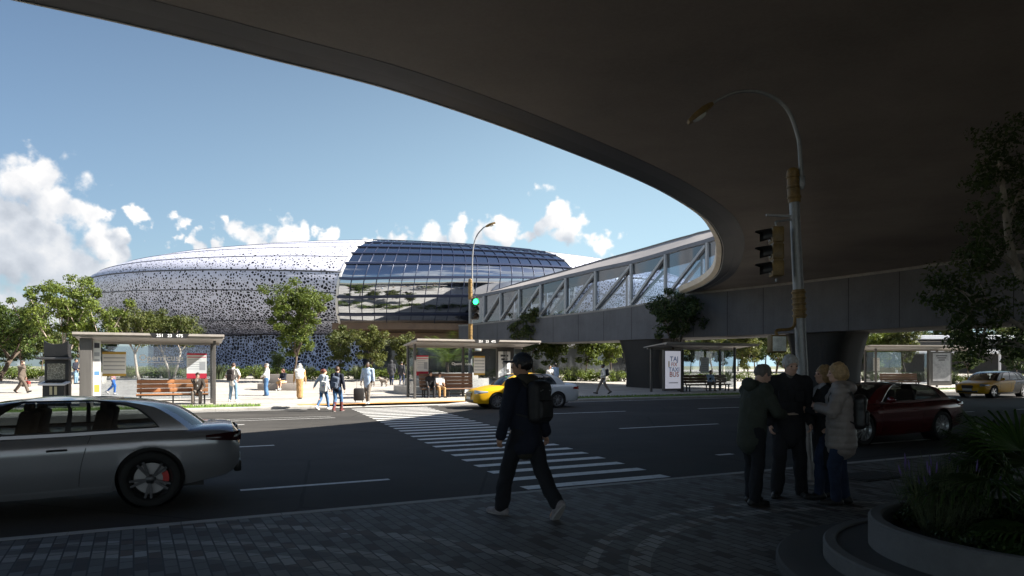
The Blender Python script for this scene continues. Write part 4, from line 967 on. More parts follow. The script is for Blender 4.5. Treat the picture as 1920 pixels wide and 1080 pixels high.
# ================================================================ cars
def carpaint(name, col, metal=0.3, rough=0.28, coat=0.8):
    m, nt, out = newmat(name); b = N(nt, 'BsdfPrincipled', Roughness=rough, Metallic=metal); b.inputs['Coat Weight'].default_value = coat; b.inputs['Specular IOR Level'].default_value = .3+.2*coat; b.inputs['Coat Roughness'].default_value = 0.05
    g = N(nt, 'TexCoord').outputs['Object']; n = N(nt, 'TexNoise', Scale=2.2, Detail=5.0); L(nt, g, n.inputs['Vector'])
    f = N(nt, 'TexNoise', Scale=900.0, Detail=1.0); L(nt, g, f.inputs['Vector'])
    L(nt, ramp(nt, math_(nt, 'ADD', math_(nt, 'MULTIPLY', n.outputs[0], .7), math_(nt, 'MULTIPLY', f.outputs[0], .3)), [(0.3, [c*.95 for c in col]), (0.7, [c*1.04 for c in col])]), b.inputs['Base Color'])
    L(nt, b.outputs[0], out.inputs[0]); return m
car_glass = glass_mat('car_glass', (0.42, 0.46, 0.47), 0.25, 0.01, 0.0)
tyre_m = mat('tyre_rubber', (0.018, 0.018, 0.018), 0.85, ns=8, na=0.2)
alloy = mat('alloy_rim', (0.50, 0.51, 0.53), 0.3, 0.8, ns=5, na=0.06); alloy_d = mat('dark_alloy_rim', (0.075, 0.076, 0.08), 0.35, 0.7, ns=5, na=0.1)
trim_m = mat('black_trim', (0.012, 0.012, 0.013), 0.4); chrome = mat('chrome', (0.68, 0.68, 0.70), 0.12, 1.0); interior_m = mat('car_interior', (0.022, 0.022, 0.024), 0.8)
tail_m = mat('tail_lamp', (0.22, 0.008, 0.01), 0.15); head_m = mat('head_lamp', (0.40, 0.46, 0.55), 0.08, 0.3, spec=0.8); plate_m = mat('number_plate', (0.62, 0.62, 0.58), 0.4); disc_m = mat('brake_disc', (0.3, 0.3, 0.3), 0.35, 0.9); cal_red = mat('brake_caliper', (0.55, 0.02, 0.015), 0.4)
def wheel(parent, x, side, yo, r, rim, spokes, w=0.215, style='multi', caliper=False):
    """side +1 left, -1 right; yo = outer face y"""
    s = side; my = lambda y: Vector((x, y, r)); o = thing('wheel', None, None, (0, 0, 0)); o.parent = parent
    Rm = Matrix.Rotation(R(-90)*s, 3, 'X')         # local z -> outward
    c = Vector((x, yo-s*w, r))
    mb = MB(); mb.lathe([(r*.70, .02), (r*.92, 0), (r*.985, .025), (r, .06), (r, w-.06), (r*.985, w-.02), (r*.93, w-.002), (r*.80, w-.004), (r*.715, w-.022), (r*.70, w-.05)], 48, c, Rm, cap=False); mb.build('tyre', tyre_m, o, 50)
    mb = MB(); mb.lathe([(r*.70, .03), (r*.66, .05), (r*.655, w-.06), (r*.69, w-.035), (r*.725, w-.018), (r*.725, w-.03), (r*.64, w-.06)], 48, c, Rm, cap=False)
    mb.lathe([(r*.17, w-.075), (r*.17, w-.03), (r*.13, w-.018), (.001, w-.016)], 20, c, Rm)
    for k in range(spokes):
        a = 2*PI*k/spokes+.2
        pair = (-.10, .10) if style == 'double' else (0,)
        for da in pair:
            a0, a1 = a+da*.4, a+da*1.5; ht = .024 if style != 'thin' else .016
            p0 = Rm @ Vector((r*.12*math.cos(a0), r*.12*math.sin(a0), w-.036))+c; p1 = Rm @ Vector((r*.68*math.cos(a1), r*.68*math.sin(a1), w-.03))+c
            mb.bar(p0, p1, ht*1.15 if spokes > 7 or style == 'double' else ht*2.2, .028, Rm @ Vector((0, 0, 1)))
    mb.build('rim', rim, o, 40)
    mb = MB(); mb.lathe([(.001, w-.15), (r*.56, w-.15), (r*.56, w-.135), (.001, w-.135)], 32, c, Rm); mb.build('brake_disc', disc_m, o, 40)
    if caliper:
        mb = MB(); n = 8
        for k in range(n-1):
            a0, a1 = R(-12+46*k/n), R(-12+46*(k+1)/n)
            for rr_ in (1,):
                mb.loft([[Rm @ Vector((-q*r*math.cos(a), q*r*math.sin(a)*(-1 if s > 0 else 1), z))+c for q, z in ((.40, w-.128), (.60, w-.128), (.60, w-.062), (.40, w-.062))] for a in (a0, a1)])
        mb.build('caliper', cal_red, o, 40)
    return o
def pl(x, pts): return float(np.interp(x, [p[0] for p in pts], [p[1] for p in pts]))
def smooth_pl(pts, n=60):
    c = catmull([(p[0], p[1], 0) for p in pts], 10); return [(q.x, q.y) for q in c]
def boolean_cut(o, cutter):
    md = o.modifiers.new('cut', 'BOOLEAN'); md.operation = 'DIFFERENCE'; md.object = cutter; md.solver = 'EXACT'
    dg = bpy.context.evaluated_depsgraph_get(); me = bpy.data.meshes.new_from_object(o.evaluated_get(dg)); old = o.data; o.modifiers.clear(); o.data = me
    me.polygons.foreach_set('use_smooth', [True]*len(me.polygons)); me.set_sharp_from_angle(angle=R(32))
def car(name, label, cat, spec):
    """local frame: +x forward, y to the left, z up, origin on the road under the middle of the wheelbase"""
    S = spec; t = thing(name, label, cat, S['loc'], S['rz'], S.get('group'))
    xf, xr = S['xf'], S['xr']; hw = S['w']/2; wb = S['wb']/2; wr = S['wr']
    deck = smooth_pl(S['deck']); belt = smooth_pl(S['belt']); low = S['low']; plan = smooth_pl(S['plan'])
    paint = S['paint']
    xs = sorted(set([xr+(xf-xr)*i/56 for i in range(57)]))
    rings = []
    for x in xs:
        zt = pl(x, deck); zb = pl(x, low); ww = hw*pl(x, plan); zs = min(pl(x, belt), zt-.01); zm = zb+(zs-zb)*.48
        half = [(0.0, zb), (.80, zb), (.925, zb+.025), (.965, zb+.11), (.985, zb+(zm-zb)*.65), (1.0, zm), (.997, lerp(zm, zs, .45)), (S.get('crease', 1.0), lerp(zm, zs, .72)), (.975, lerp(zm, zs, .86)), (.935, zs), (.86, lerp(zs, zt, .55)), (.62, lerp(zs, zt, .85)), (.3, lerp(zs, zt, .97)), (0.0, zt)]
        ring = [Vector((x, a*ww, z)) for a, z in half]+[Vector((x, -a*ww, z)) for a, z in reversed(half[1:-1])]
        rings.append(ring)
    mb = MB(); mb.loft(rings); body = mb.build('body', paint, t, 0)
    if S.get('second'):
        m2, fn = S['second']; body.data.materials.append(m2)
    sub = None
    cut = MB()
    for x in (wb, -wb):
        for s in (1, -1):
            Rm = Matrix.Rotation(R(-90)*s, 3, 'X'); cut.lathe([(wr*1.13, -.02), (wr*1.13, hw*.42+.2)], 40, Vector((x, s*(hw*.58), wr+.015)), Rm)
    co_ = cut.build('cutter', trim_m, t, 0); bpy.context.view_layer.update()
    boolean_cut(body, co_)
    md = co_.data; bpy.data.objects.remove(co_); 
    if S.get('second'):
        fn = S['second'][1]
        for p in body.data.polygons: p.material_index = 1 if fn(p.center.x, p.center.z) else 0
    # wheel wells
    for x in (wb, -wb):
        for s in (1, -1):
            mb = MB(); Rm = Matrix.Rotation(R(-90)*s, 3, 'X'); mb.lathe([(wr*1.12, .03), (wr*1.12, hw*.42-.03)], 32, Vector((x, s*(hw*.58), wr+.015)), Rm, cap=False); mb.lathe([(.01, .03), (wr*1.12, .03)], 32, Vector((x, s*(hw*.58), wr+.015)), Rm, cap=False); mb.build('wheel_well', trim_m, t, 40)
    # greenhouse
    G = S['gh']; rows = 14; seg = []            # segments of the ring: name, count
    wz = lambda u: hw*lerp(G['wb'], G['wt'], u**1.25)
    def roofz(u): return lerp(G['zb'], G['zt'], math.sin(u*PI/2)**.9 if u < 1 else 1.0)
    xa = lambda u: pl(u, G['front']); xb = lambda u: pl(u, G['rear'])
    def ringpts(u):
        x0, x1, w, z = xb(u), xa(u), wz(u), roofz(u); pts = []
        bow = G.get('bow', .22)*(1-.35*u)
        def zz(x): return z+(pl(x, belt)-pl(0, belt))*(1-u)+G.get('arch', 0)*0
        front = [(x1-bow*(abs(f)**2.4), f*w) for f in np.linspace(1, -1, 13)]
        side = lambda s: [(lerp(x1-bow, x0+bow, f), s*w) for f in SIDE]
        rear = [(x0+bow*(abs(f)**2.4), f*w) for f in np.linspace(-1, 1, 13)]
        p = front+side(-1)+rear+side(1)[::-1]
        return [Vector((a, b, zz(a))) for a, b in p]
    cutsx = G['side']                # fractions along the side where glass starts/ends
    SIDE = sorted(set([round(f, 4) for f in np.linspace(.03, .97, 25)]+[c for pr in cutsx for c in pr]))
    us = [0, G.get('sill', .05)]+list(np.linspace(G.get('sill', .05), G.get('top', .93), rows))[1:]+[lerp(G.get('top', .93), 1, .5), 1.0]
    R_ = [ringpts(u) for u in us]; n = len(R_[0]); nF = 13; nS = len(SIDE)
    cr = []
    for i in range(1, 5):             # crown of the roof
        f = 1-i/4*.98; cx0 = (xa(1)+xb(1))/2
        cr.append([Vector((cx0+(p.x-cx0)*f, p.y*f, G['zt']+G['crown']*(1-f*f))) for p in R_[-1]])
    allr = R_+cr; V = [p for r_ in allr for p in r_]; shell, gl = MB(), {k: MB() for k in ('windscreen', 'rear_window', 'side')}
    shell.v = [tuple(p) for p in V]; sidequads = {}
    for i in range(len(allr)-1):
        for j in range(n):
            k = (j+1) % n; q = (i*n+j, i*n+k, (i+1)*n+k, (i+1)*n+j); g = None
            inrow = 1 <= i < len(us)-3
            if inrow:
                if 1 <= j < nF-2: g = 'windscreen'
                elif nF <= j < nF+nS-1:
                    f0, f1 = SIDE[j-nF], SIDE[j-nF+1]
                    for w_, pr in enumerate(cutsx):
                        if f0 >= pr[0]-1e-6 and f1 <= pr[1]+1e-6: g = ('side', -1, w_)
                elif nF+nS+1 <= j < nF+nS+nF-2: g = 'rear_window'
                elif nF+nS+nF <= j < n-1:
                    jj = n-1-j; f0, f1 = SIDE[jj-1], SIDE[jj]
                    for w_, pr in enumerate(cutsx):
                        if f0 >= pr[0]-1e-6 and f1 <= pr[1]+1e-6: g = ('side', 1, w_)
            if g is None: shell.f.append(q); shell.mi.append(0)
            else: sidequads.setdefault(g, []).append(q)
    sh = shell.build('roof', S.get('roof_paint', paint), t, 30)
    if S.get('second') and not S.get('roof_paint'):
        sh.data.materials.append(S['second'][0])
        for p in sh.data.polygons: p.material_index = 1 if S['second'][1](p.center.x, p.center.z) else 0
    for g, qs in sidequads.items():
        mb = MB(); ids = sorted(set(i for q in qs for i in q)); mp = {a: b for b, a in enumerate(ids)}; mb.add([V[i] for i in ids], [[mp[i] for i in q] for q in qs])
        mb.build('side_window' if isinstance(g, tuple) else g, car_glass, t, 60)
    # dark pillars between side windows, bright or dark surround line
    for s in (-1, 1):
        def sp(u, f): 
            x0, x1 = xb(u), xa(u); bow = G.get('bow', .22)*(1-.35*u); x = lerp(x1-bow, x0+bow, f); return Vector((x, s*(wz(u)+.006), roofz(u)+(pl(x, belt)-pl(0, belt))*(1-u)))
        f0, f1 = cutsx[0][0], cutsx[-1][1]; u0, u1 = us[1], us[len(us)-3]
        path = [sp(u0, lerp(f0, f1, k/20)) for k in range(21)]+[sp(lerp(u0, u1, k/8), f1) for k in range(1, 9)]+[sp(u1, lerp(f1, f0, k/20)) for k in range(1, 21)]+[sp(lerp(u1, u0, k/8), f0) for k in range(1, 9)]
        mb = MB(); mb.tube(path, .011, 6); mb.build('window_trim', S.get('trim', trim_m), t, 60)
        for a, b in zip(cutsx[:-1], cutsx[1:]):
            mb = MB(); mb.sheet([[sp(u, a[1]-.004), sp(u, b[0]+.004)] for u in np.linspace(u0, u1, 8)]); mb.build('pillar', trim_m, t, 60)
    # cabin
    mb = MB(); zf = G['zb']-.02
    mb.box(((xa(0)+xb(0))/2, 0, zf), (abs(xa(0)-xb(0))*.86, hw*1.62, .05))
    for x in S['seats']:
        for y in (-.36, .36): mb.box((x, y, zf+.12), (.16, .46, .42), Matrix.Rotation(R(-12), 3, 'Y'), bev=.05); mb.box((x-.03, y, zf+.36), (.09, .24, .16), bev=.04)
    mb.ball((xa(0)-.55, 0, zf), (.35, hw*.8, .13), 14, 8); mb.build('cabin', interior_m, t, 40)
    mb = MB(); st = Vector((S['seats'][0]+.55, .36, zf+.16)); ringp = [st+Vector((-.07*math.sin(a), .18*math.cos(a), .17*math.sin(a))) for a in [2*PI*k/18 for k in range(19)]]; mb.tube(ringp, .014, 6, False); mb.build('steering_wheel', trim_m, t)
    # sides
    def side_y(x, f):        # outer surface of the body at height fraction f between sill and belt
        zb, zs = pl(x, low), min(pl(x, belt), pl(x, deck)-.01); ww = hw*pl(x, plan); zm = zb+(zs-zb)*.48; z = lerp(zb, zs, f)
        ax = np.interp(z, [zb+.025, zb+.11, zb+(zm-zb)*.65, zm, lerp(zm, zs, .45), lerp(zm, zs, .72), lerp(zm, zs, .86), zs], [.925, .965, .985, 1.0, .997, S.get('crease', 1.0), .975, .935]); return ax*ww, z
    def spt(x, f, s, o=.003): y, z = side_y(x, f); return Vector((x, s*(y+o), z))
    for s in (-1, 1):
        mb = MB()
        for dx in S['doors']: mb.tube([spt(dx+S.get('dslant', 0)*q*q, lerp(.10, 1, q), s, .000) for q in np.linspace(0, 1, 10)], .0045, 5)
        mb.tube([spt(x, .10, s, 0) for x in np.linspace(S['doors'][0], S['doors'][-1], 16)], .005, 5); mb.build('door_gap', trim_m, t, 0)
        for hx in S['handles']:
            mb = MB(); mb.tube([spt(hx-.10, .80, s, .003), spt(hx-.07, .805, s, .022), spt(hx+.07, .805, s, .022), spt(hx+.10, .80, s, .003)], .013, 8); mb.build('door_handle', S.get('handle_m', paint), t)
        mb = MB(); mb.loft([[spt(x, f, s, o) for f, o in ((.02, .006), (.10, .014), (.14, .004), (.02, -.02))] for x in np.linspace(-wb+wr*1.2, wb-wr*1.2, 14)]); mb.build('sill', S.get('sill_m', trim_m), t, 30)
        # mirror
        mx_ = xa(.15)-.42; mb = MB(); mb.ball((mx_, s*(hw+.085), G['zb']+.10), (.075, .105, .075), 14, 8); mb.bar((mx_-.02, s*(hw*.93), G['zb']+.03), (mx_-.01, s*(hw+.04), G['zb']+.07), .06, .03); mb.build('wing_mirror', S.get('mirror_m', paint), t, 60)
        # lamps
        hx, hz, hl, hh = S['head']; rows_ = []
        def nose(x): return hw*pl(x, plan)
        for q in np.linspace(0, 1, 9):
            x = lerp(xf-hl, xf-.03, q); ww = nose(x); hh_ = hh*(.35+.65*q)
            rows_.append([Vector((x+.012, s*(ww*a+b), hz+c*hh_-.05*q*0)) for a, b, c in ((.995, .004, -.5), (1.0, .010, 0), (.975, .007, .5))])
        mb = MB(); mb.sheet(rows_); mb.build('headlight', head_m, t, 60)
        tx, tz, tl, th = S['tail']; rows_ = []
        for q in np.linspace(0, 1, 9):
            x = lerp(xr+.015, xr+tl, q); ww = hw*pl(x, plan); rows_.append([Vector((x-.008, s*(ww*a+b), tz+c*th*(1-.55*q))) for a, b, c in ((.995, .005, -.5), (1.0, .010, 0), (.975, .008, .5))])
        mb = MB(); mb.sheet(rows_); mb.build('tail_light', S.get('tail_m', tail_m), t, 60)
        mb = MB(); w_ = hw*pl(xr+.01, plan); mb.box((xr-.004, s*w_*.70, tz), (.03, w_*.5, th*.95), bev=.01); mb.build('tail_light', S.get('tail_m', tail_m), t, 30)
    # front: grille, lower intake, plate, lamps
    w_ = hw*pl(xf-.01, plan); g0, g1 = S['grille']
    mb = MB(); mb.extrude([(xf-.01, y, z) for y, z in ((-w_*.52, g1), (-w_*.46, g0), (w_*.46, g0), (w_*.52, g1), (w_*.4, g1+.02), (-w_*.4, g1+.02))], (.03, 0, 0)); gr = mb.build('grille', trim_m, t, 0)
    mb = MB(); mb.tube([(xf+.022, y, z) for y, z in ((-w_*.52, g1), (-w_*.46, g0), (w_*.46, g0), (w_*.52, g1), (w_*.4, g1+.02), (-w_*.4, g1+.02), (-w_*.52, g1))], .010, 6); mb.build('grille_surround', chrome, gr)
    mb = MB(); mb.box((xf-.005, 0, S['intake']), (.05, w_*1.75, .10), bev=.02); mb.build('lower_intake', trim_m, t, 30)
    for s in (-1, 1): mb = MB(); mb.ball((xf-.02, s*w_*.83, S['intake']+.03), (.03, .07, .04), 12, 8); mb.build('fog_lamp', head_m, t)
    for x, zz in ((xf+.025, S['plate'][0]), (xr-.022, S['plate'][1])): mb = MB(); mb.box((x, 0, zz), (.012, .5, .11)); mb.build('number_plate', plate_m, t, 0)
    mb = MB(); mb.box((xr+.02, 0, pl(xr+.1, low)+.07), (.1, hw*1.3, .16), bev=.03); mb.build('rear_valance', trim_m, t, 30)
    for x in (wb, -wb):
        for s in (1, -1): wheel(t, x, s, s*(hw*.985), wr, S['rim'], S['spokes'], style=S.get('style', 'multi'), caliper=S.get('caliper', False))
    mb = MB(); mb.box((0, 0, pl(0, low)+.06), (xf-xr-.7, hw*1.1, .10)); mb.build('underbody', trim_m, t, 0)
    return t
def sedan(loc, rz, paint, **kw):
    d = dict(loc=loc, rz=rz, xf=2.28, xr=-2.38, w=1.81, wb=2.69, wr=.325, paint=paint,
        deck=[(-2.38, .90), (-2.30, 1.00), (-2.0, 1.045), (-1.5, 1.03), (0, .97), (.95, .985), (1.4, .93), (1.9, .83), (2.18, .71), (2.28, .56)],
        belt=[(-2.38, .80), (-2.2, .93), (-1.5, .96), (0, .925), (1.0, .89), (1.7, .80), (2.2, .63), (2.28, .52)],
        low=[(-2.38, .42), (-2.25, .28), (-1.7, .22), (0, .19), (1.7, .20), (2.15, .22), (2.28, .30)],
        plan=[(-2.38, .80), (-2.25, .91), (-1.7, .985), (-.5, 1.0), (.8, 1.0), (1.5, .985), (2.0, .91), (2.2, .80), (2.28, .66)],
        gh=dict(zb=.925, zt=1.42, crown=.045, wb=.90, wt=.68, front=[(0, 1.33), (.5, .86), (1, .30)], rear=[(0, -1.95), (.5, -1.55), (.85, -1.15), (1, -.95)], side=[(.14, .43), (.46, .70), (.73, .86)], bow=.24, sill=.05, top=.90),
        seats=(.15, -.75), doors=[-1.0, -.08, .88], dslant=-.1, handles=[-.78, .12], head=(2.2, .70, .55, .15), tail=(-2.38, .83, .34, .15), grille=(.50, .66), intake=.33, plate=(.44, .55), rim=alloy, spokes=9, style='multi')
    d.update(kw); return d
def coupe(loc, rz, paint, **kw):
    d = dict(loc=loc, rz=rz, xf=2.25, xr=-2.42, w=1.85, wb=2.76, wr=.345, paint=paint,
        deck=[(-2.42, .86), (-2.36, .965), (-2.1, .985), (-1.5, .965), (0, .93), (.85, .96), (1.4, .91), (1.9, .80), (2.15, .69), (2.25, .55)],
        belt=[(-2.42, .76), (-2.25, .90), (-1.5, .93), (-.5, .90), (.5, .875), (1.2, .84), (1.8, .74), (2.15, .60), (2.25, .50)],
        low=[(-2.42, .46), (-2.3, .33), (-1.8, .23), (0, .17), (1.7, .18), (2.1, .20), (2.25, .28)],
        plan=[(-2.42, .76), (-2.3, .88), (-1.9, .96), (-1.3, 1.0), (-.4, .985), (.6, .985), (1.4, 1.0), (1.9, .93), (2.15, .80), (2.25, .62)],
        gh=dict(zb=.90, zt=1.33, crown=.04, wb=.88, wt=.62, front=[(0, 1.22), (.5, .70), (1, .10)], rear=[(0, -2.05), (.5, -1.62), (.85, -1.10), (1, -.72)], side=[(.08, .52), (.535, .89)], bow=.24, sill=.06, top=.90),
        seats=(.0, -.8), doors=[-.62, .82], dslant=-.12, handles=[-.40], head=(2.15, .66, .5, .13), tail=(-2.42, .84, .42, .13), grille=(.36, .60), intake=.28, plate=(.42, .50), rim=alloy, spokes=10, style='double', crease=1.004)
    d.update(kw); return d
def car_at(pxy_rear, pxy_front, wb, w, yaw_add=0.0):
    """middle of the wheelbase from the ground points of the two near wheels; heading towards the front wheel"""
    a, b = road_pt(*pxy_rear), road_pt(*pxy_front); h = (b-a); rz = math.atan2(h.y, h.x)+yaw_add; m = (a+b)/2
    side = Vector((-math.sin(rz), math.cos(rz), 0)); side = side if side.y > 0 else -side
    return m+side*(w/2-.05), rz
silver = carpaint('silver_paint', (0.31, 0.315, 0.33), 0.5, 0.26); taxi_y = carpaint('taxi_yellow', (0.66, 0.37, 0.008), 0.0, 0.4, 0.15); taxi_w = carpaint('taxi_white', (0.60, 0.64, 0.68), 0.0, 0.3); wine = carpaint('wine_red', (0.095, 0.004, 0.006), 0.2, 0.25); taxi_b = carpaint('taxi_black', (0.012, 0.013, 0.014), 0.0, 0.3, 0.2)
YAW = ROAD_YAW+PI
# silver coupe in the near lane, heading left, only its rear half in view
rw_ = road_pt(300, 948); c = rw_ - RD*1.46 + RN*.86
car('coupe', 'silver coupe passing in the near lane, cut by the left picture edge', 'car', coupe(Vector((c.x, c.y, ROAD_Z)), YAW-R(1.5), silver, rim=alloy_d, spokes=5, caliper=True, handle_m=trim_m, wr=.345, tail_m=mat('dark_tail_lamp', (0.03, 0.006, 0.008), 0.1), sill_m=silver))
# yellow and white taxi
c, rz = car_at((1052, 764.5), (926, 767.5), 2.69, 1.81)
tax = car('taxi', 'taxi with yellow front and pale rear at the far kerb behind the walking man', 'taxi', sedan(Vector((c.x, c.y, ROAD_Z)), rz, taxi_y, second=(taxi_w, lambda x, z: x < -.55-.25*(z-.6)), group='two-tone taxis'))
# red coupe
c, rz = car_at((1766, 824), (1619, 835), 2.6, 1.85)
car('coupe', 'dark red coupe in the second lane behind the group of four', 'car', coupe(Vector((c.x, c.y, ROAD_Z)), rz, wine, trim=chrome, spokes=12, style='thin', sill_m=wine))
# second taxi
c = road_pt(1862, 741); c = c*(39.0/c.y); rz = YAW - R(2)
car('taxi', 'taxi with yellow front and black patterned rear at the right picture edge', 'taxi', sedan(Vector((c.x, c.y, ROAD_Z)), rz, taxi_y, second=(taxi_b, lambda x, z: x < -.35-.5*(z-.5)), roof_paint=taxi_b, spokes=5, group='two-tone taxis'))
# red car further back, its tail at the picture edge
c = road_pt(1995, 724); car('parked_car', 'dark red car far back at the right picture edge', 'car', sedan(Vector((c.x+4, c.y+6, gz(c.x, c.y+6))), YAW+R(6), wine))
# ================================================================ people
def skin_mat(name, c): return mat(name, c, 0.55, ns=12, na=0.08)
skin_l = skin_mat('skin_light', (0.58, 0.36, 0.27)); skin_m = skin_mat('skin_medium', (0.40, 0.23, 0.15)); skin_d = skin_mat('skin_dark', (0.075, 0.04, 0.025))
def cloth(name, c, ns=5, na=.16, rough=.85, bump=.25): return mat(name, c, rough, ns=ns, na=na, bump=bump, bs=160, spec=.25)
C_ = dict(navy=cloth('navy_cloth', (0.015, 0.018, 0.030)), black=cloth('black_cloth', (0.022, 0.022, 0.025)), denim=cloth('denim', (0.06, 0.13, 0.25), na=.25), denim_l=cloth('pale_denim', (0.16, 0.26, 0.36), na=.25), denim_d=cloth('dark_denim', (0.026, 0.038, 0.075), na=.25),
    green=cloth('green_parka', (0.045, 0.052, 0.042)), puff=mat('quilted_beige', (0.27, 0.235, 0.215), 0.5, ns=6, na=.1, bump=.15, bs=120), white=cloth('white_cloth', (0.66, 0.65, 0.62)), grey=cloth('grey_cloth', (0.12, 0.115, 0.11)), brown=cloth('brown_suit', (0.10, 0.08, 0.065)), tan=cloth('tan_cloth', (0.36, 0.22, 0.10)),
    pale_blue=cloth('pale_blue_shirt', (0.36, 0.46, 0.60)), sky=cloth('grey_blue_top', (0.34, 0.40, 0.48)), blue=cloth('blue_trousers', (0.02, 0.12, 0.42)), pink=cloth('pink_top', (0.45, 0.20, 0.24)), olive=cloth('olive_hood', (0.05, 0.046, 0.036)), trouser=cloth('dark_trousers', (0.016, 0.017, 0.021)), charcoal=cloth('charcoal_coat', (0.04, 0.042, 0.048)), khaki=cloth('grey_trousers', (0.16, 0.14, 0.12)), maroon=cloth('maroon_boots', (0.11, 0.03, 0.03)), stripe=cloth('pale_scarf', (0.40, 0.42, 0.48)), check=cloth('check_shirt', (0.26, 0.20, 0.25)))
H_ = dict(grey=mat('grey_hair', (0.42, 0.41, 0.39), .6, ns=30, na=.3, stretch=(4, 4, 1)), brown=mat('brown_hair', (0.06, 0.032, 0.018), .5, ns=30, na=.3), black=mat('black_hair', (0.012, 0.01, 0.009), .45, ns=30, na=.3), blonde=mat('blonde_hair', (0.38, 0.25, 0.12), .55, ns=30, na=.3), white=mat('white_hair', (0.62, 0.6, 0.56), .6, ns=30, na=.2), dkgrey=mat('greying_hair', (0.14, 0.125, 0.11), .6, ns=30, na=.3), auburn=mat('auburn_hair', (0.10, 0.03, 0.018), .5, ns=30, na=.3))
shoe_dark = mat('dark_shoe', (0.02, 0.019, 0.018), .5, ns=9, na=.2); shoe_white = mat('white_shoe', (0.62, 0.61, 0.60), .6, ns=9, na=.08); shoe_grey = mat('grey_trainer', (0.24, 0.22, 0.225), .65, ns=14, na=.25); sole_m = mat('shoe_sole', (0.3, 0.29, 0.28), .7, ns=8, na=.1); eye_m = mat('eye', (0.03, 0.02, 0.015), .1)
V3 = lambda *a: Vector(a)
def ik(a, b, l1, l2, pole):
    d = b-a; L_ = d.length; mx = (l1+l2)*.999
    if L_ > mx: b = a+d*(mx/L_); d = b-a; L_ = mx
    u = d/L_; x = (l1*l1-l2*l2+L_*L_)/(2*L_); h = math.sqrt(max(0, l1*l1-x*x)); p = pole-u*pole.dot(u)
    p = p.normalized() if p.length > 1e-5 else u.orthogonal(); return a+u*x+p*h, b
class Fig: pass
def f_leg(a, b): return min(.435, max(.408, (Vector(b)-a).length*.503))
def figure(pelvis=(0, 0, .93), lean=0.0, side=0.0, twist=0.0, head=(0, 0), hands=None, feet=None, pole_l=(-.35, -1, -.2), pole_r=(.35, -1, -.2), female=False, knees=None, toes=((-.15, 1, 0), (.15, 1, 0)), slim=1.0):
    """local frame: +y the way the person faces, +x their right, z up; sizes of a 1.75 m adult"""
    f = Fig(); f.P = Vector(pelvis); Tm = Matrix.Rotation(R(-lean), 3, 'X') @ Matrix.Rotation(R(side), 3, 'Y'); f.T = Tm @ V3(0, 0, 1); Tw = Tm @ Matrix.Rotation(R(twist), 3, 'Z')
    f.Tw = Tw; f.chest = f.P+f.T*.33; f.neck = f.P+f.T*.535
    hm = Matrix.Rotation(R(twist)+R(head[0]), 3, 'Z') @ Matrix.Rotation(R(-lean*.35-head[1]), 3, 'X'); f.hm = hm
    f.H = f.neck+hm @ V3(0, .025, .145); sw = .165 if female else .19
    f.sh = [f.neck-f.T*.07+Tw @ V3(s*sw, 0, 0) for s in (-1, 1)]; f.hip = [f.P+Tm @ V3(s*.09, 0, -.03) for s in (-1, 1)]
    hands = hands or (V3(-.25, .06, .80), V3(.25, .06, .80)); feet = feet or (V3(-.10, 0, .085), V3(.10, 0, .085))
    f.el, f.wr = [], []
    for s, pole in ((0, pole_l), (1, pole_r)):
        e, w = ik(f.sh[s], Vector(hands[s]), .29, .255, Vector(pole)); f.el.append(e); f.wr.append(w)
    f.kn, f.an = [], []
    for s in (0, 1):
        k, a = ik(f.hip[s], Vector(feet[s]), f_leg(f.hip[s], feet[s]), f_leg(f.hip[s], feet[s]), Vector(knees[s]) if knees else V3(0, 1, .1)); f.kn.append(k); f.an.append(a)
    f.toe = [Vector(t).normalized() for t in toes]; f.female = female; f.slim = slim; return f
def head_prims(f, beard=False):
    H, m = f.H, f.hm; q = lambda x, y, z: H+m @ V3(x, y, z); R3 = np.array(m)
    p = [ell(H+m @ V3(0, -.012, .025), (.074, .093, .092), R3), ell(q(0, .028, -.035), (.058, .066, .078), R3, k=.03), ell(q(0, .058, -.082), (.030, .026, .024), R3, k=.03),
         cap(q(0, .088, .012), q(0, .108, -.022), .008, .0135, k=.012), ell(q(0, .102, -.026), (.017, .012, .010), R3, k=.01), cap(q(-.03, .083, .022), q(.03, .083, .022), .012, k=.015),
         ell(q(-.032, .078, -.018), (.02, .016, .018), R3, k=.02), ell(q(.032, .078, -.018), (.02, .016, .018), R3, k=.02), cap(q(-.018, .089, -.055), q(.018, .089, -.055), .0075, k=.008), cap(q(-.015, .087, -.067), q(.015, .087, -.067), .0075, k=.008),
         ell(q(-.078, -.006, -.005), (.010, .020, .032), R3, k=.008), ell(q(.078, -.006, -.005), (.010, .020, .032), R3, k=.008),
         cap(f.neck-f.T*.06, H+m @ V3(0, -.018, -.06), .060, .054, k=.04)]
    for s in (-1, 1): p.append(ell(q(s*.031, .094, .006), (.014, .012, .009), R3, k=.006, sub=True))
    return p
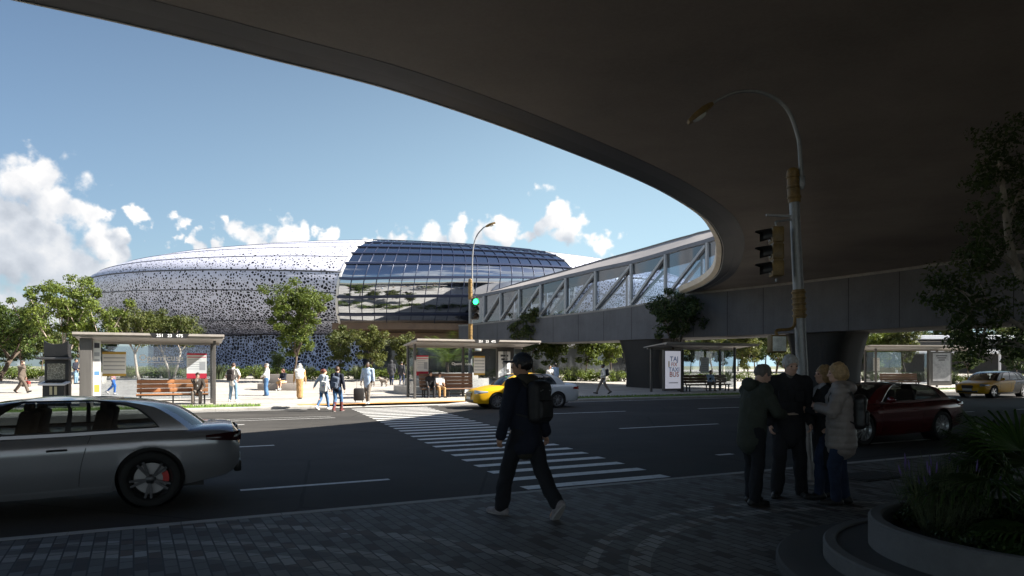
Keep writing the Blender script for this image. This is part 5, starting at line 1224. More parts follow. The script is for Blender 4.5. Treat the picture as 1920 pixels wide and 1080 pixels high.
def body_prims(f):
    s = f.slim; fem = f.female; p = head_prims(f); Y = f.Tw @ V3(0, 1, 0); X = f.Tw @ V3(1, 0, 0)
    p += [cap(f.P+f.T*.02, f.chest, .135*s if not fem else .13*s, .15*s if not fem else .13*s, sq=(Y, .68), k=.06), cap(f.chest, f.neck-f.T*.10, .155*s, .11*s, sq=(Y, .64), k=.06), cap(f.sh[0], f.sh[1], .055, k=.06), cap(f.hip[0], f.hip[1], .10*s, k=.06)]
    if fem: p += [ell(f.chest+f.Tw @ V3(i*.07, .085, .03), (.06, .055, .06), k=.05) for i in (-1, 1)]
    for i in (0, 1):
        p += [cap(f.sh[i], f.el[i], .047*s, .036*s, k=.03), cap(f.el[i], f.wr[i], .037*s, .026, k=.02), cap(f.hip[i], f.kn[i], .080*s, .047*s, k=.04), cap(f.kn[i], f.an[i], .047*s, .034, k=.02)]
        d = (f.kn[i]-f.an[i]).normalized(); bk = -f.toe[i]; p.append(ell(f.kn[i]*.68+f.an[i]*.32+bk*.012, (.038, .038, .10), k=.03))
        p.append(cap(f.an[i]+V3(0, 0, -.045), f.an[i]-V3(0, 0, .05)+f.toe[i]*.12, .034, .026, k=.03))
        hd = (f.wr[i]-f.el[i]).normalized(); p.append(cap(f.wr[i], f.wr[i]+hd*.055, .024, .031, k=.02, sq=(hand_side(f, i, hd), .62)))
    return p
def hand_side(f, i, hd):
    n = (f.Tw @ V3(1, 0, 0)); n = n-hd*n.dot(hd); return n.normalized() if n.length > .1 else hd.orthogonal().normalized()     # across the palm's thickness
def fingers(f, i, curl, mb):
    hd = (f.wr[i]-f.el[i]).normalized(); nrm = hand_side(f, i, hd)*(1 if i == 0 else -1); acr = hd.cross(nrm); fw = f.Tw @ V3(0, 1, 0)
    if acr.dot(fw) < 0: acr = -acr         # index finger side forward
    base = f.wr[i]+hd*.07
    for k, (o, ln) in enumerate(((.025, .072), (.009, .080), (-.008, .074), (-.024, .058))):
        p = base+acr*o; d = hd.copy(); path = [p-hd*.02, p]; c = curl*(1+.08*k)
        for j, q in enumerate((.45, .32, .23)):
            a = R(c*(j+.6)); dd = (hd*math.cos(a)+nrm*math.sin(a)); p = p+dd*ln*q; path.append(p)
        mb.tube(path, [.0085, .0085, .0082, .0075, .0055], 8)
    p = f.wr[i]+hd*.022+acr*.020; mb.tube([p-acr*.01, p, p+(acr*.75+hd*.6+nrm*.2).normalized()*.030, p+(acr*.55+hd*.85+nrm*.35).normalized()*.058], [.012, .0115, .0095, .0065], 8)
def g_top(f, t=.014, sleeve=1.0, hem=-.06, flare=0.0, hemr=.0):
    s = f.slim; Y = f.Tw @ V3(0, 1, 0); b = .135*s if not f.female else .128*s
    p = [cap(f.P+f.T*hem, f.P+f.T*.10, b+t+flare+hemr, b+t+flare*.4, sq=(Y, .84), k=.05), cap(f.P+f.T*.06, f.chest, b+t+flare*.3, (.15 if not f.female else .133)*s+t, sq=(Y, .74), k=.06), cap(f.chest, f.neck-f.T*.09, .156*s+t, .108*s+t, sq=(Y, .70), k=.06), cap(f.sh[0], f.sh[1], .054+t*.6, k=.06), cap(f.neck-f.T*.07, f.neck-f.T*.01, .075+t*.5, .062+t*.3, k=.04)]
    if f.female: p += [ell(f.chest+f.Tw @ V3(i*.07, .085, .03), (.06+t*.6, .055+t*.6, .06+t*.6), k=.05) for i in (-1, 1)]
    for i in (0, 1):
        a, e, w = f.sh[i], f.el[i], f.wr[i]
        u = .006+t*.52
        if sleeve <= .5: p.append(cap(a, a.lerp(e, sleeve*2), .052*s+u, .046*s+u*1.3, k=.035))
        else: p += [cap(a, e, .052*s+u, .042*s+u, k=.035), cap(e, e.lerp(w, (sleeve-.5)*2*.98), .043*s+u, .032+u*.9, k=.02)]
    return p
def g_legs(f, t=.014, length=1.0, flare=.0, rise=-.01):
    s = f.slim; Y = f.Tw @ V3(0, 1, 0); p = [cap(f.P+f.T*-.05, f.P+f.T*rise, .130*s+t*.6, .124*s+t*.4, sq=(Y, .74), k=.04), cap(f.hip[0]*.9+f.hip[1]*.1, f.hip[1]*.9+f.hip[0]*.1, .092*s+t*.5, k=.04)]
    for i in (0, 1):
        a = f.kn[i].lerp(f.an[i], length*1.02) ; p += [cap(f.hip[i], f.kn[i], .088*s+t, .058*s+t, k=.03), cap(f.kn[i], a, .058*s+t, .042+t+flare, k=.02)]
    return p
def g_hair(f, style, vol=.012):
    H, m = f.H, f.hm; q = lambda x, y, z: H+m @ V3(x, y, z); R3 = np.array(m); v = vol
    p = [ell(q(0, -.018, .030), (.076+v, .094+v, .093+v), R3)]
    if style == 'bob': p += [ell(q(0, -.03, -.03), (.083+v, .085+v, .085), R3, k=.03)]
    if style == 'long': p += [cap(q(0, -.06, .0), q(0, -.085, -.20), .078, .055, k=.04), ell(q(0, -.03, -.03), (.082+v, .08, .08), R3, k=.03)]
    if style == 'tail': p += [ell(q(0, -.10, .06), (.035, .045, .04), R3, k=.02), cap(q(0, -.13, .05), q(0, -.15, -.13), .032, .018, k=.03)]
    if style == 'bun': p += [ell(q(0, -.10, .07), (.04, .04, .04), R3, k=.02)]
    p += [ell(q(0, .075, -.035), (.068, .085, .083), R3, k=.008, sub=True), rbox(q(0, .02, -.14), (.2, .2, .075 if style not in ('bob', 'long', 'tail') else .02), .01, R3, sub=True)] if style not in ('bob', 'long') else [ell(q(0, .085, -.045), (.064, .085, .092), R3, k=.008, sub=True)]
    return p
def shoe(parent, f, i, m, boot=False, big=1.0, vox=.011):
    a, td = f.an[i], f.toe[i]; up = V3(0, 0, 1); sd = td.cross(up); sd = sd.normalized() if sd.length > .1 else V3(1, 0, 0); up = sd.cross(td)
    sole = a-up*.062
    p = [cap(sole-td*.05+up*.01, sole+td*.06+up*.01, .040*big, .042*big, k=.03), cap(sole+td*.05+up*.004, sole+td*.165, .040*big, .034*big, k=.03), cap(a-td*.012+up*.02, sole-td*.025+up*.02, .043, .043, k=.03), rbox(sole+td*.05-up*.075, (.3, .3, .05), .002, np.array(Matrix((td, sd, up)).transposed()), sub=True)]
    if boot: p.append(cap(a, a.lerp(f.kn[i], .62), .052, .064, k=.03))
    o = solid('shoe', p, vox, m, parent, k=.03)
    mb = MB(); ring = []
    for k in range(20):
        t_ = 2*PI*k/20; x = .055+.125*big*math.cos(t_); w = (.040+.006*math.cos(t_))*big*1.05*math.sin(t_); ring.append((x, w))
    mb.loft([[sole+td*x+sd*w-up*z for x, w in ring] for z in (.006, .034)]); mb.build('sole', sole_m if m not in (shoe_dark,) else shoe_dark, o, 40)
def person(label, loc, yaw, h, f, sk, garments, hair=None, shoes=shoe_dark, vox=.017, curl=(25, 25), group=None, boot=False, gl=False, z=None, big=1.0, seed=0):
    """garments: list of (part name, prims, material, wrinkle)"""
    loc = Vector(loc); t = thing('person', label, 'person', loc, yaw, group); t.scale = (h/1.75,)*3
    near = vox < .012; mb = MB()
    for i in (0, 1): fingers(f, i, curl[i], mb)
    solid('body', body_prims(f), .0085 if near else .014, sk, t, k=.03, extra=mb)
    for q, g in enumerate(garments):
        nm, pr, m = g[:3]; amp = g[3] if len(g) > 3 else (.010 if near else .009); post = g[4] if len(g) > 4 else None
        o = solid(nm, pr, vox, m, t, k=.03, amp=amp, scale=7.5, stretch=(1, 1, .75), seed=seed+q+1, post=post, sm=1)
    if hair: solid('hair', g_hair(f, hair[0], hair[2] if len(hair) > 2 else .012), .007 if near else .014, hair[1], t, k=.015, amp=.012 if near else .006, scale=24, stretch=(1, 1, .45), seed=seed)
    if shoes:
        for i in (0, 1): shoe(t, f, i, shoes, boot, big, .009 if near else .014)
    mb = MB()
    for s in (-1, 1): mb.ball(f.H+f.hm @ V3(s*.031, .083, .006), (.0115, .009, .0085), 8, 6, f.hm)
    mb.build('eye', eye_m, t)
    return t
def cap_hat(f, parent, m, vox=.010):
    H, hm = f.H, f.hm; q = lambda x, y, z: H+hm @ V3(x, y, z); R3 = np.array(hm)
    solid('cap', [ell(q(0, -.012, .045), (.090, .108, .095), R3), rbox(q(0, 0, -.06), (.2, .2, .09), .01, R3, sub=True), ell(q(0, .135, .035), (.070, .075, .012), R3, k=.012)], vox, m, parent, k=.012)
def backpack(label, owner, f, m, size=(.15, .085, .23), dz=.12, tilt=0, group='backpacks worn by people', straps=True, vox=.012):
    t = thing('backpack', label, 'backpack', owner.location, owner.rotation_euler.z, group); t.scale = owner.scale
    c = f.P+f.T*(dz+.17)+f.Tw @ V3(0, -.15-size[1]*.75, 0); Rm = f.Tw @ Matrix.Rotation(R(tilt), 3, 'Y'); R3 = np.array(Rm)
    solid('bag', [rbox(c, size, .06, R3), ell(c+Rm @ V3(0, -.01, size[2]*.75), (size[0]*.85, size[1]*.9, .07), R3, k=.05)], vox, m, t, k=.04, amp=.006, scale=9)
    solid('pocket', [rbox(c+Rm @ V3(0, -size[1]*.95, -size[2]*.35), (size[0]*.75, .035, size[2]*.48), .03, R3)], vox, m, t, k=.02, amp=.004, scale=12)
    mb = MB(); mb.tube([c+Rm @ V3(x, -size[1]-.002, z) for x, z in ((-size[0]*.6, size[2]*.55), (0, size[2]*.66), (size[0]*.6, size[2]*.55))], .006, 6); mb.build('zip', galv, t)
    if straps:
        for s in (0, 1):
            i = s; x = (-1, 1)[s]*.105; Tw = f.Tw
            pts = [c+Rm @ V3((-1, 1)[s]*.09, .06, size[2]*.8), f.neck-f.T*.06+Tw @ V3(x, -.09, .03), f.neck-f.T*.04+Tw @ V3(x, .0, .035), f.neck-f.T*.10+Tw @ V3(x*1.05, .11, 0), f.chest+Tw @ V3(x*1.35, .135, -.02), f.chest+Tw @ V3(x*1.65, .06, -.13), c+Rm @ V3((-1, 1)[s]*.12, .05, -size[2]*.7)]
            pts = catmull(pts, 5); mb = MB(); w = .024
            rows = []
            for k, p in enumerate(pts):
                tg = (pts[min(k+1, len(pts)-1)]-pts[max(k-1, 0)]).normalized(); sx = (Tw @ V3(1, 0, 0)); sx = (sx-tg*sx.dot(tg)).normalized(); n = tg.cross(sx)*(.008); rows.append([p-sx*w-n, p+sx*w-n, p+sx*w+n, p-sx*w+n])
            mb.loft(rows); mb.build('strap', m, t, 50)
    return t
def yaw_to(dx, dy): return math.atan2(-dx, dy)            # person faces +y locally
AWAY, TO_L, TO_R, TO_CAM = 0.0, PI/2, -PI/2, PI

# ---- the man walking in the near middle
f = figure(lean=3, twist=4, head=(22, -2), hands=(V3(-.29, .10, .79), V3(.30, -.04, .80)), feet=(V3(-.10, .26, .085), V3(.09, -.36, .17)), toes=((-.12, 1, 0), (.1, .62, -.80)))
p0 = ground_pt(985, 968); Y0 = R(46)
near_man = person('man in a dark cap, hooded jacket and grey trainers walking with a black backpack', p0, Y0, 1.79, f, skin_m, [
    ('jacket', g_top(f, .036, .97, -.13, .012), C_['navy'], .018), ('hood', [cap(f.neck+f.Tw @ V3(-.06, -.03, -.02), f.neck+f.Tw @ V3(.06, -.03, -.02), .072, k=.05), ell(f.neck+f.Tw @ V3(0, -.105, -.04), (.115, .075, .09), k=.05), cap(f.neck+f.Tw @ V3(-.06, .05, -.05), f.neck+f.Tw @ V3(.06, .05, -.05), .05, k=.04)], C_['olive'], .012),
    ('shirt_hem', [cap(f.P-f.T*.17, f.P-f.T*.13, .160, .162, sq=(f.Tw @ V3(0, 1, 0), .76))], C_['olive'], .008), ('trousers', g_legs(f, .022, .96, .018), C_['trouser'], .016)], ('short', H_['black']), shoe_grey, .0105, (38, 30), big=1.12)
cap_hat(f, near_man, mat('cap_cloth', (0.016, 0.022, 0.034), .8, ns=10, na=.2))
backpack('black backpack on the man in the dark cap', near_man, f, mat('black_nylon', (0.008, 0.008, 0.0095), .6, ns=7, na=.25), (.142, .078, .215), .11, vox=.0105)

# ---- the group of four beside the street lamp
GG = 'people talking beside the street lamp'
f = figure(lean=7, head=(-8, 24), hands=(V3(-.03, .36, 1.10), V3(.10, .38, 1.09)), pole_l=(-.8, -.6, -.7), pole_r=(.8, -.6, -.7), feet=(V3(-.10, .06, .085), V3(.11, -.05, .085)))
gm = ground_pt(1410, 944); Yg = R(-72)
green_man = person('man in a dark green parka looking down at a map in his hands', gm, Yg, 1.70, f, skin_l, [
    ('parka', g_top(f, .038, .97, -.14, .016), C_['green'], .018), ('hood', [ell(f.neck+f.Tw @ V3(0, -.095, -.015), (.12, .075, .085), k=.05), cap(f.neck+f.Tw @ V3(-.07, .02, -.03), f.neck+f.Tw @ V3(.07, .02, -.03), .055, k=.05)], C_['green'], .014),
    ('shirt', [ell(f.chest+f.Tw @ V3(.0, .075, -.02), (.065, .095, .26), np.array(f.Tw), k=.03), cap(f.neck+f.Tw @ V3(0, .02, -.04), f.neck+f.Tw @ V3(0, .035, .01), .062, .056, k=.02)], C_['check'], .006), ('trousers', g_legs(f, .020, .99, .012), C_['trouser'], .015)], ('short', H_['dkgrey'], .010), shoe_dark, .0105, (30, 30), GG, seed=3)
mp_ = thing('folded_map', 'pale folded map held by the man in the green parka', 'map', green_man.matrix_basis @ V3(.035, .47, 1.085), Yg, None)
mb = MB(); mb.sheet([[V3(-.11, -.06, .02), V3(-.02, -.065, -.012), V3(.06, -.06, .012), V3(.13, -.055, 0)], [V3(-.12, .08, .03), V3(-.03, .085, -.004), V3(.05, .08, .02), V3(.12, .085, .005)]]); o = mb.build('sheet', mat('map_paper', (0.52, 0.42, 0.34), .7, ns=14, na=.2), mp_, 0); md = o.modifiers.new('solidify', 'SOLIDIFY'); md.thickness = .004

f = figure(lean=3, head=(10, 12), hands=(V3(-.22, .14, .90), V3(.24, .12, .88)), feet=(V3(-.16, -.02, .085), V3(.15, .05, .085)), toes=((-.45, 1, 0), (.45, 1, 0)))
dm = ground_pt(1478, 930); Yd = R(172)
dark_man = person('grey haired man in a dark waxed jacket facing the camera', dm, Yd, 1.80, f, skin_l, [
    ('jacket', g_top(f, .038, .97, -.16, .022), C_['black'], .016), ('collar', [cap(f.neck+f.Tw @ V3(-.05, .01, -.02), f.neck+f.Tw @ V3(.05, .01, -.02), .058, k=.04), ell(f.neck+f.Tw @ V3(0, .09, -.07), (.035, .05, .07), k=.02, sub=True)], C_['black'], .006),
    ('shirt', [cap(f.neck+f.Tw @ V3(0, .03, -.10), f.neck+f.Tw @ V3(0, .035, .0), .068, .058, k=.02)], C_['grey'], .004), ('pocket', [rbox(f.chest+f.Tw @ V3(-.09, .135, -.02), (.06, .02, .07), .015), rbox(f.chest+f.Tw @ V3(.09, .135, -.02), (.06, .02, .07), .015)], C_['black'], .003), ('trousers', g_legs(f, .020, .99, .014), C_['black'], .015)], ('short', H_['grey'], .014), shoe_dark, .0105, (30, 30), GG, seed=9)

f = figure(lean=2, head=(18, -4), hands=(V3(-.08, .24, 1.16), V3(.14, .22, 1.12)), pole_l=(-.8, -.5, -.8), pole_r=(.8, -.5, -.8), female=True, feet=(V3(-.08, .1, .085), V3(.08, -.03, .085)))
hw_ = ground_pt(1549, 934); person('fair haired woman in a dark coat and pale scarf, half hidden in the group', hw_, R(78), 1.66, f, skin_l, [
    ('coat', g_top(f, .034, .97, -.38, .030), C_['black'], .014), ('scarf', [cap(f.neck+f.Tw @ V3(-.05, .03, -.01), f.neck+f.Tw @ V3(.05, .03, -.01), .066, k=.04), cap(f.neck+f.Tw @ V3(.02, .09, -.04), f.chest+f.Tw @ V3(.02, .14, -.10), .045, .035, k=.03)], C_['stripe'], .012), ('trousers', g_legs(f, .014, .97, .004), C_['denim_d'], .012)], ('bob', H_['blonde']), shoe_dark, .0115, (45, 45), GG, seed=14)
f = figure(lean=1, head=(10, 4), hands=(V3(-.10, .27, 1.20), V3(.16, .22, 1.13)), pole_l=(-.9, -.4, -.7), pole_r=(.9, -.5, -.7), female=True, feet=(V3(-.09, .06, .085), V3(.10, -.05, .085)), slim=1.06)
def quilt(V, n):
    w = 0.5+0.5*np.abs(np.sin(V[:, 2]*PI/.085)); return V+n*(0.016*(w-1))[:, None]
pw = ground_pt(1577, 945); Yp = R(66)
puff = person('woman with short fair hair in a quilted beige puffer coat and dark jeans', pw, Yp, 1.69, f, skin_l, [
    ('puffer_coat', g_top(f, .052, .96, -.17, .030), C_['puff'], .010, quilt), ('hood', [ell(f.neck+f.Tw @ V3(0, -.10, -.035), (.15, .085, .085), k=.05), cap(f.neck+f.Tw @ V3(-.07, .01, -.03), f.neck+f.Tw @ V3(.07, .01, -.03), .068, k=.05)], C_['puff'], .016), ('trousers', g_legs(f, .016, .97, .006), C_['denim_d'], .014)], ('bob', H_['blonde'], .016), shoe_dark, .0105, (45, 45), GG, seed=20)
backpack('small black leather backpack on the woman in the puffer coat', puff, f, mat('black_leather', (0.012, 0.012, 0.013), .4, ns=9, na=.2), (.135, .075, .20), .03, vox=.0105)

# ---- people on the sunlit side of the road
def std(**k): return figure(**k)
PG = 'people on the far pavement'
def far(label, px, py, h, yaw, f, sk, gar, hair, shoes=shoe_dark, z=None, d=None, **k):
    p = ground_pt(px, py) if z is None else ground_pt(px, py, z)
    return person(label, p, yaw, h, f, sk, gar, hair, shoes, group=PG, seed=int(px), **k)
WALK = lambda s=1: dict(feet=(V3(-.08, .33*s, .11), V3(.08, -.34*s, .15)), toes=((0, 1, .2 if s > 0 else -.6), (0, 1, -.6 if s > 0 else .2)), hands=(V3(-.26, -.14*s, .84), V3(.26, .2*s, .86)), pelvis=(0, 0, .90))
f = std(**WALK(), lean=4, head=(0, 0)); f = figure(pelvis=(0, 0, .90), lean=4, feet=(V3(-.08, -.36, .16), V3(.08, .40, .12)), toes=((0, 1, -.6), (0, 1, .35)), hands=(V3(-.26, .04, .84), V3(.09, .20, 1.50)), pole_r=(.8, .3, -1))
o = far('man in a brown suit walking with a red and grey bag at the left edge', 40, 737, 1.78, TO_R, f, skin_l, [('suit_jacket', g_top(f, .026, .97, -.12, .012), C_['brown']), ('trousers', g_legs(f, .018, .99, .012), C_['brown'])], ('short', H_['brown']))
def held_bag(label, owner, f, i, m1, m2, size, drop=.02):
    t = thing('handbag', label, 'bag', owner.location, owner.rotation_euler.z); t.scale = owner.scale; hd = (f.wr[i]-f.el[i]).normalized(); c = f.wr[i]+hd*.10; b = c-V3(0, 0, .12+size[2])
    solid('bag', [rbox(b, size, .04)], .014, m1, t, amp=.006); mb = MB(); mb.tube(catmull([b+V3(0, -.09, size[2]-.01), c+V3(0, -.05, -.02), c+V3(0, 0, -.005), c+V3(0, .05, -.02), b+V3(0, .09, size[2]-.01)], 5), .010, 6); mb.build('handle', m1, t)
    if m2: mb = MB(); mb.box(b-V3(0, 0, size[2]*.5), (size[0]*2+.012, size[1]*2+.012, size[2]*1.02), bev=.03); mb.build('lower_panel', m2, t, 30)
    return t
held_bag('red and grey bag in the hand of the man in the brown suit', o, f, 0, mat('bag_red', (0.22, 0.03, 0.025), .6, ns=6, na=.2), C_['khaki'], (.08, .20, .15))
f = std(hands=(V3(-.2, .2, 1.0), V3(.2, .2, 1.0))); far('person in navy and jeans standing behind the information kiosk', 142, 720, 1.68, TO_R, f, skin_m, [('jacket', g_top(f, .024), C_['navy']), ('trousers', g_legs(f), C_['denim_l'])], ('short', H_['black']))
f = figure(pelvis=(0, 0, .90), feet=(V3(-.08, -.38, .20), V3(.08, .12, .085)), toes=((0, 1, -.7), (0, 1, 0)), hands=(V3(-.12, .28, 1.10), V3(.24, .16, .92)), female=True, slim=.92)
far('woman in bright blue trousers walking past behind the shelter glass', 212, 740, 1.68, TO_R, f, skin_l, [('top', g_top(f, .012, .22, -.03), C_['pink']), ('trousers', g_legs(f, .008, .82), C_['blue'])], ('tail', H_['brown']), shoe_white)
def seated(z=.52, **k):
    d = dict(pelvis=(0, 0, z), lean=4, feet=(V3(-.13, .43, .085), V3(.15, .40, .085)), hands=(V3(-.16, .36, .58), V3(.18, .36, .58)), knees=(V3(-.15, 1, .8), V3(.2, 1, .8)), toes=((-.2, 1, 0), (.25, 1, 0))); d.update(k); return figure(**d)
sb = pb.lerp(pe, .77); f = seated(.54, hands=(V3(-.17, .34, .60), V3(.02, .17, 1.10)), pole_r=(.8, .2, -1), pole_l=(-1, -.3, .2), lean=3, head=(8, 6))
person('man in a brown suit sitting on the reddish bench, hand at his chin', (sb.x+.1, sb.y+.28, sb.z), R(200), 1.76, f, skin_l, [('suit_jacket', g_top(f, .022, .97, -.06, .01), C_['brown']), ('shirt', [cap(f.chest+f.Tw @ V3(0, .095, -.10), f.neck+f.Tw @ V3(0, .055, -.05), .045, .05, k=.02)], C_['white'], .003), ('trousers', g_legs(f, .016, .98, .01), C_['khaki'])], ('short', H_['brown']), group=PG)
f = std(head=(10, 12), hands=(V3(-.20, .02, .93), V3(.22, .02, .93)), pole_l=(-1, -.35, .1), pole_r=(1, -.35, .1), feet=(V3(-.16, 0, .085), V3(.15, .03, .085)))
o = far('man in a white t-shirt and pale jeans standing with hands on hips', 437, 753, 1.80, R(-8), f, skin_l, [('t_shirt', g_top(f, .016, .34, -.10, .008), C_['white']), ('trousers', g_legs(f, .012, .98, .004), C_['denim_l'])], ('short', H_['brown']), shoe_white)
backpack('black and red backpack on the man in the white t-shirt', o, f, mat('red_black_nylon', (0.02, 0.014, 0.014), .7, ns=5, na=.3), (.16, .08, .25), .08, vox=.016)
f = std(hands=(V3(-.06, .26, 1.0), V3(.08, .26, 1.02)), pole_l=(-1, -.4, -.4), pole_r=(1, -.4, -.4), lean=-3, head=(0, 4))
far('man in a flat cap, white jacket and wide jeans holding a brown bag', 500, 742, 1.76, R(105), f, skin_l, [('jacket', g_top(f, .024, .95, -.02, .01), C_['white']), ('trousers', g_legs(f, .030, 1.0, .045), C_['denim']), ('belt_bag', [rbox(f.P+f.Tw @ V3(0, .19, .10), (.12, .06, .09), .04)], mat('brown_leather', (0.13, 0.045, 0.025), .5, ns=5, na=.2), .003), ('flat_cap', [ell(f.H+V3(0, .01, .075), (.10, .125, .055))], C_['khaki'], .003)], ('short', H_['grey']))
f = seated(.55, feet=(V3(-.03, .40, .12), V3(.14, .36, .085)), hands=(V3(-.08, .38, .70), V3(.12, .36, .74)), female=True, lean=6, head=(-25, 2)); s_ = ground_pt(533, 731.5)
person('woman with long dark hair in a denim jacket seated on the stone seat', (s_.x+.05, s_.y-.22, s_.z), R(160), 1.68, f, skin_l, [('jacket', g_top(f, .02, .95, .0, .006), C_['navy']), ('skirt', [cap(f.P-V3(0, 0, .0), f.kn[0]+V3(.06, -.05, 0), .16, .11, k=.05), cap(f.P, f.kn[1], .15, .09, k=.05)], C_['tan'], .012)], ('long', H_['auburn']), shoe_white, group=PG)
f = std(hands=(V3(-.29, .02, .82), V3(.29, .02, .82)), feet=(V3(-.05, .03, .085), V3(.05, -.02, .085)))
far('person in a white headscarf and long tan robe seen from behind', 562, 748, 1.76, R(15), f, skin_m, [('robe', [cap(f.P+V3(0, 0, -.78), f.P+V3(0, 0, .1), .15, .17, sq=((0, 1, 0), .8), k=.06)]+g_top(f, .02, .95, -.05), C_['tan'], .014), ('headscarf', [ell(f.H+V3(0, -.015, .025), (.10, .115, .115)), cap(f.H-V3(0, .05, .08), f.chest+V3(0, -.06, -.12), .11, .21, sq=((0, 1, 0), .62), k=.08), cap(f.sh[0]+V3(.03, -.02, 0), f.sh[1]-V3(.03, .02, 0), .09, k=.06), cap(f.chest+V3(-.13, -.06, -.05), f.P+V3(-.13, -.10, .14), .08, .04, k=.05)], C_['white'], .012), ('head_ring', [cap(f.H+V3(.085*math.cos(a), -.015+.1*math.sin(a), .085), f.H+V3(.085*math.cos(a+.6), -.015+.1*math.sin(a+.6), .085), .014) for a in [k*.6 for k in range(11)]], C_['black'], 0)], None)
rz_ = ROAD_Z+.002
f = figure(pelvis=(0, 0, .90), feet=(V3(-.06, -.30, .14), V3(.10, .20, .085)), toes=((0, 1, -.5), (0, 1, 0)), hands=(V3(-.52, .02, .96), V3(.28, .06, .86)), female=True, lean=2, head=(-28, 0), slim=.95)
o = far('woman with a ponytail in a grey hooded top and jeans crossing the road', 606, 768, 1.68, R(-28), f, skin_l, [('hooded_top', g_top(f, .020, .98, -.08, .01), C_['sky']), ('hood', [ell(f.neck+f.Tw @ V3(0, -.10, -.05), (.13, .065, .10), k=.05)], C_['sky']), ('trousers', g_legs(f, .009, .97), C_['denim'])], ('tail', H_['auburn']), shoe_white, z=rz_)
def tote(label, owner, f, m):
    t = thing('tote_bag', label, 'bag', owner.location, owner.rotation_euler.z); t.scale = owner.scale; c = f.P+f.Tw @ V3(.17, -.16, .08)
    solid('bag', [rbox(c, (.16, .05, .20), .03, np.array(Matrix.Rotation(R(10), 3, 'Y')))], .014, m, t, amp=.012); mb = MB(); mb.tube(catmull([c+V3(-.08, 0, .18), f.sh[1]+V3(-.02, -.07, .04), f.sh[1]+V3(-.02, .0, .065), f.sh[1]+V3(0, .06, .03), c+V3(.08, .06, .18)], 6), .010, 6); mb.build('handle', m, t)
    for x, z, q in ((.02, -.02, (0.5, .1, .12)), (-.03, .03, (.1, .35, .25)), (.05, .04, (.1, .15, .45))): mb = MB(); mb.box(c+V3(x, -.057, z), (.045, .006, .05), bev=.002); mb.build('print', mat('tote_print_%d' % int(q[0]*100+q[1]*10), q, .7), t, 0)
tote('white tote bag with a small coloured print on the shoulder of the crossing woman', o, f, C_['white'])
f = figure(pelvis=(0, 0, .90), feet=(V3(-.02, -.22, .10), V3(.10, .16, .085)), toes=((-.1, 1, -.3), (.1, 1, 0)), hands=(V3(-.27, .08, .84), V3(.30, .02, .82)), lean=2, head=(18, 4))
o = far('person in a navy jacket and maroon boots crossing the road', 632, 771, 1.78, R(-12), f, skin_l, [('jacket', g_top(f, .022, .97, -.03, .008), C_['navy']), ('trousers', g_legs(f, .012, .74), C_['denim'])], ('short', H_['brown']), C_['maroon'], z=rz_, boot=True)
backpack('grey blue bag slung on the back of the person in maroon boots', o, f, mat('grey_blue_canvas', (0.07, 0.09, 0.13), .8, ns=6, na=.2), (.15, .07, .22), .02, tilt=14, vox=.016)
f = figure(pelvis=(0, 0, .91), feet=(V3(-.09, .20, .10), V3(.09, -.18, .10)), toes=((-.1, 1, .1), (.1, 1, -.3)), hands=(V3(-.27, .04, .82), V3(.34, -.10, .84)), lean=1, head=(0, 0))
o = far('man in a pale blue shirt walking to the road with a black suitcase', 690, 757, 1.86, R(172), f, skin_d, [('shirt', g_top(f, .020, .80, -.13, .012), C_['pale_blue']), ('trousers', g_legs(f, .010, .97), C_['khaki'])], ('short', H_['black'], .004), shoe_white)
sc_ = ground_pt(673, 754.5); t = thing('suitcase', 'black wheeled suitcase pulled by the man in the pale blue shirt', 'suitcase', sc_, R(8))
mb = MB(); mb.box((0, 0, .36), (.46, .26, .56), bev=.06); mb.build('shell', mat('black_fabric', (0.008, 0.008, 0.009), .7, ns=8, na=.2), t, 40)
for s in (-1, 1):
    mb = MB(); mb.cyl((s*.16-.012, 0, .045), (s*.16+.012, 0, .045), .045); mb.build('castor', blk, t)
mb = MB(); mb.tube([(-.11, .10, .62), (-.09, .11, 1.0), (.13, .11, 1.0), (.11, .10, .62)], .010, 6); mb.build('handle', galv, t)
f = std(hands=(V3(-.22, .08, .86), V3(.22, .08, .86)), **{k: v for k, v in WALK(.6).items() if k != 'hands'}); far('hooded person in a dark coat walking away beside the small dog', 734, 722, 1.82, R(5), f, skin_l, [('coat', g_top(f, .042, .97, -.12, .015), C_['charcoal']), ('hood', [ell(f.H+V3(0, -.01, .02), (.105, .12, .125)), cap(f.neck, f.H, .09, k=.05)], C_['charcoal']), ('trousers', g_legs(f, .014), C_['denim_d'])], None)
f = std(**WALK(-.6)); far('bareheaded person in a dark jacket walking away beside the hooded person', 753, 722, 1.72, R(-4), f, skin_l, [('jacket', g_top(f, .03, .97, -.05, .01), C_['charcoal']), ('trousers', g_legs(f, .012), C_['denim_d'])], ('short', H_['black']))
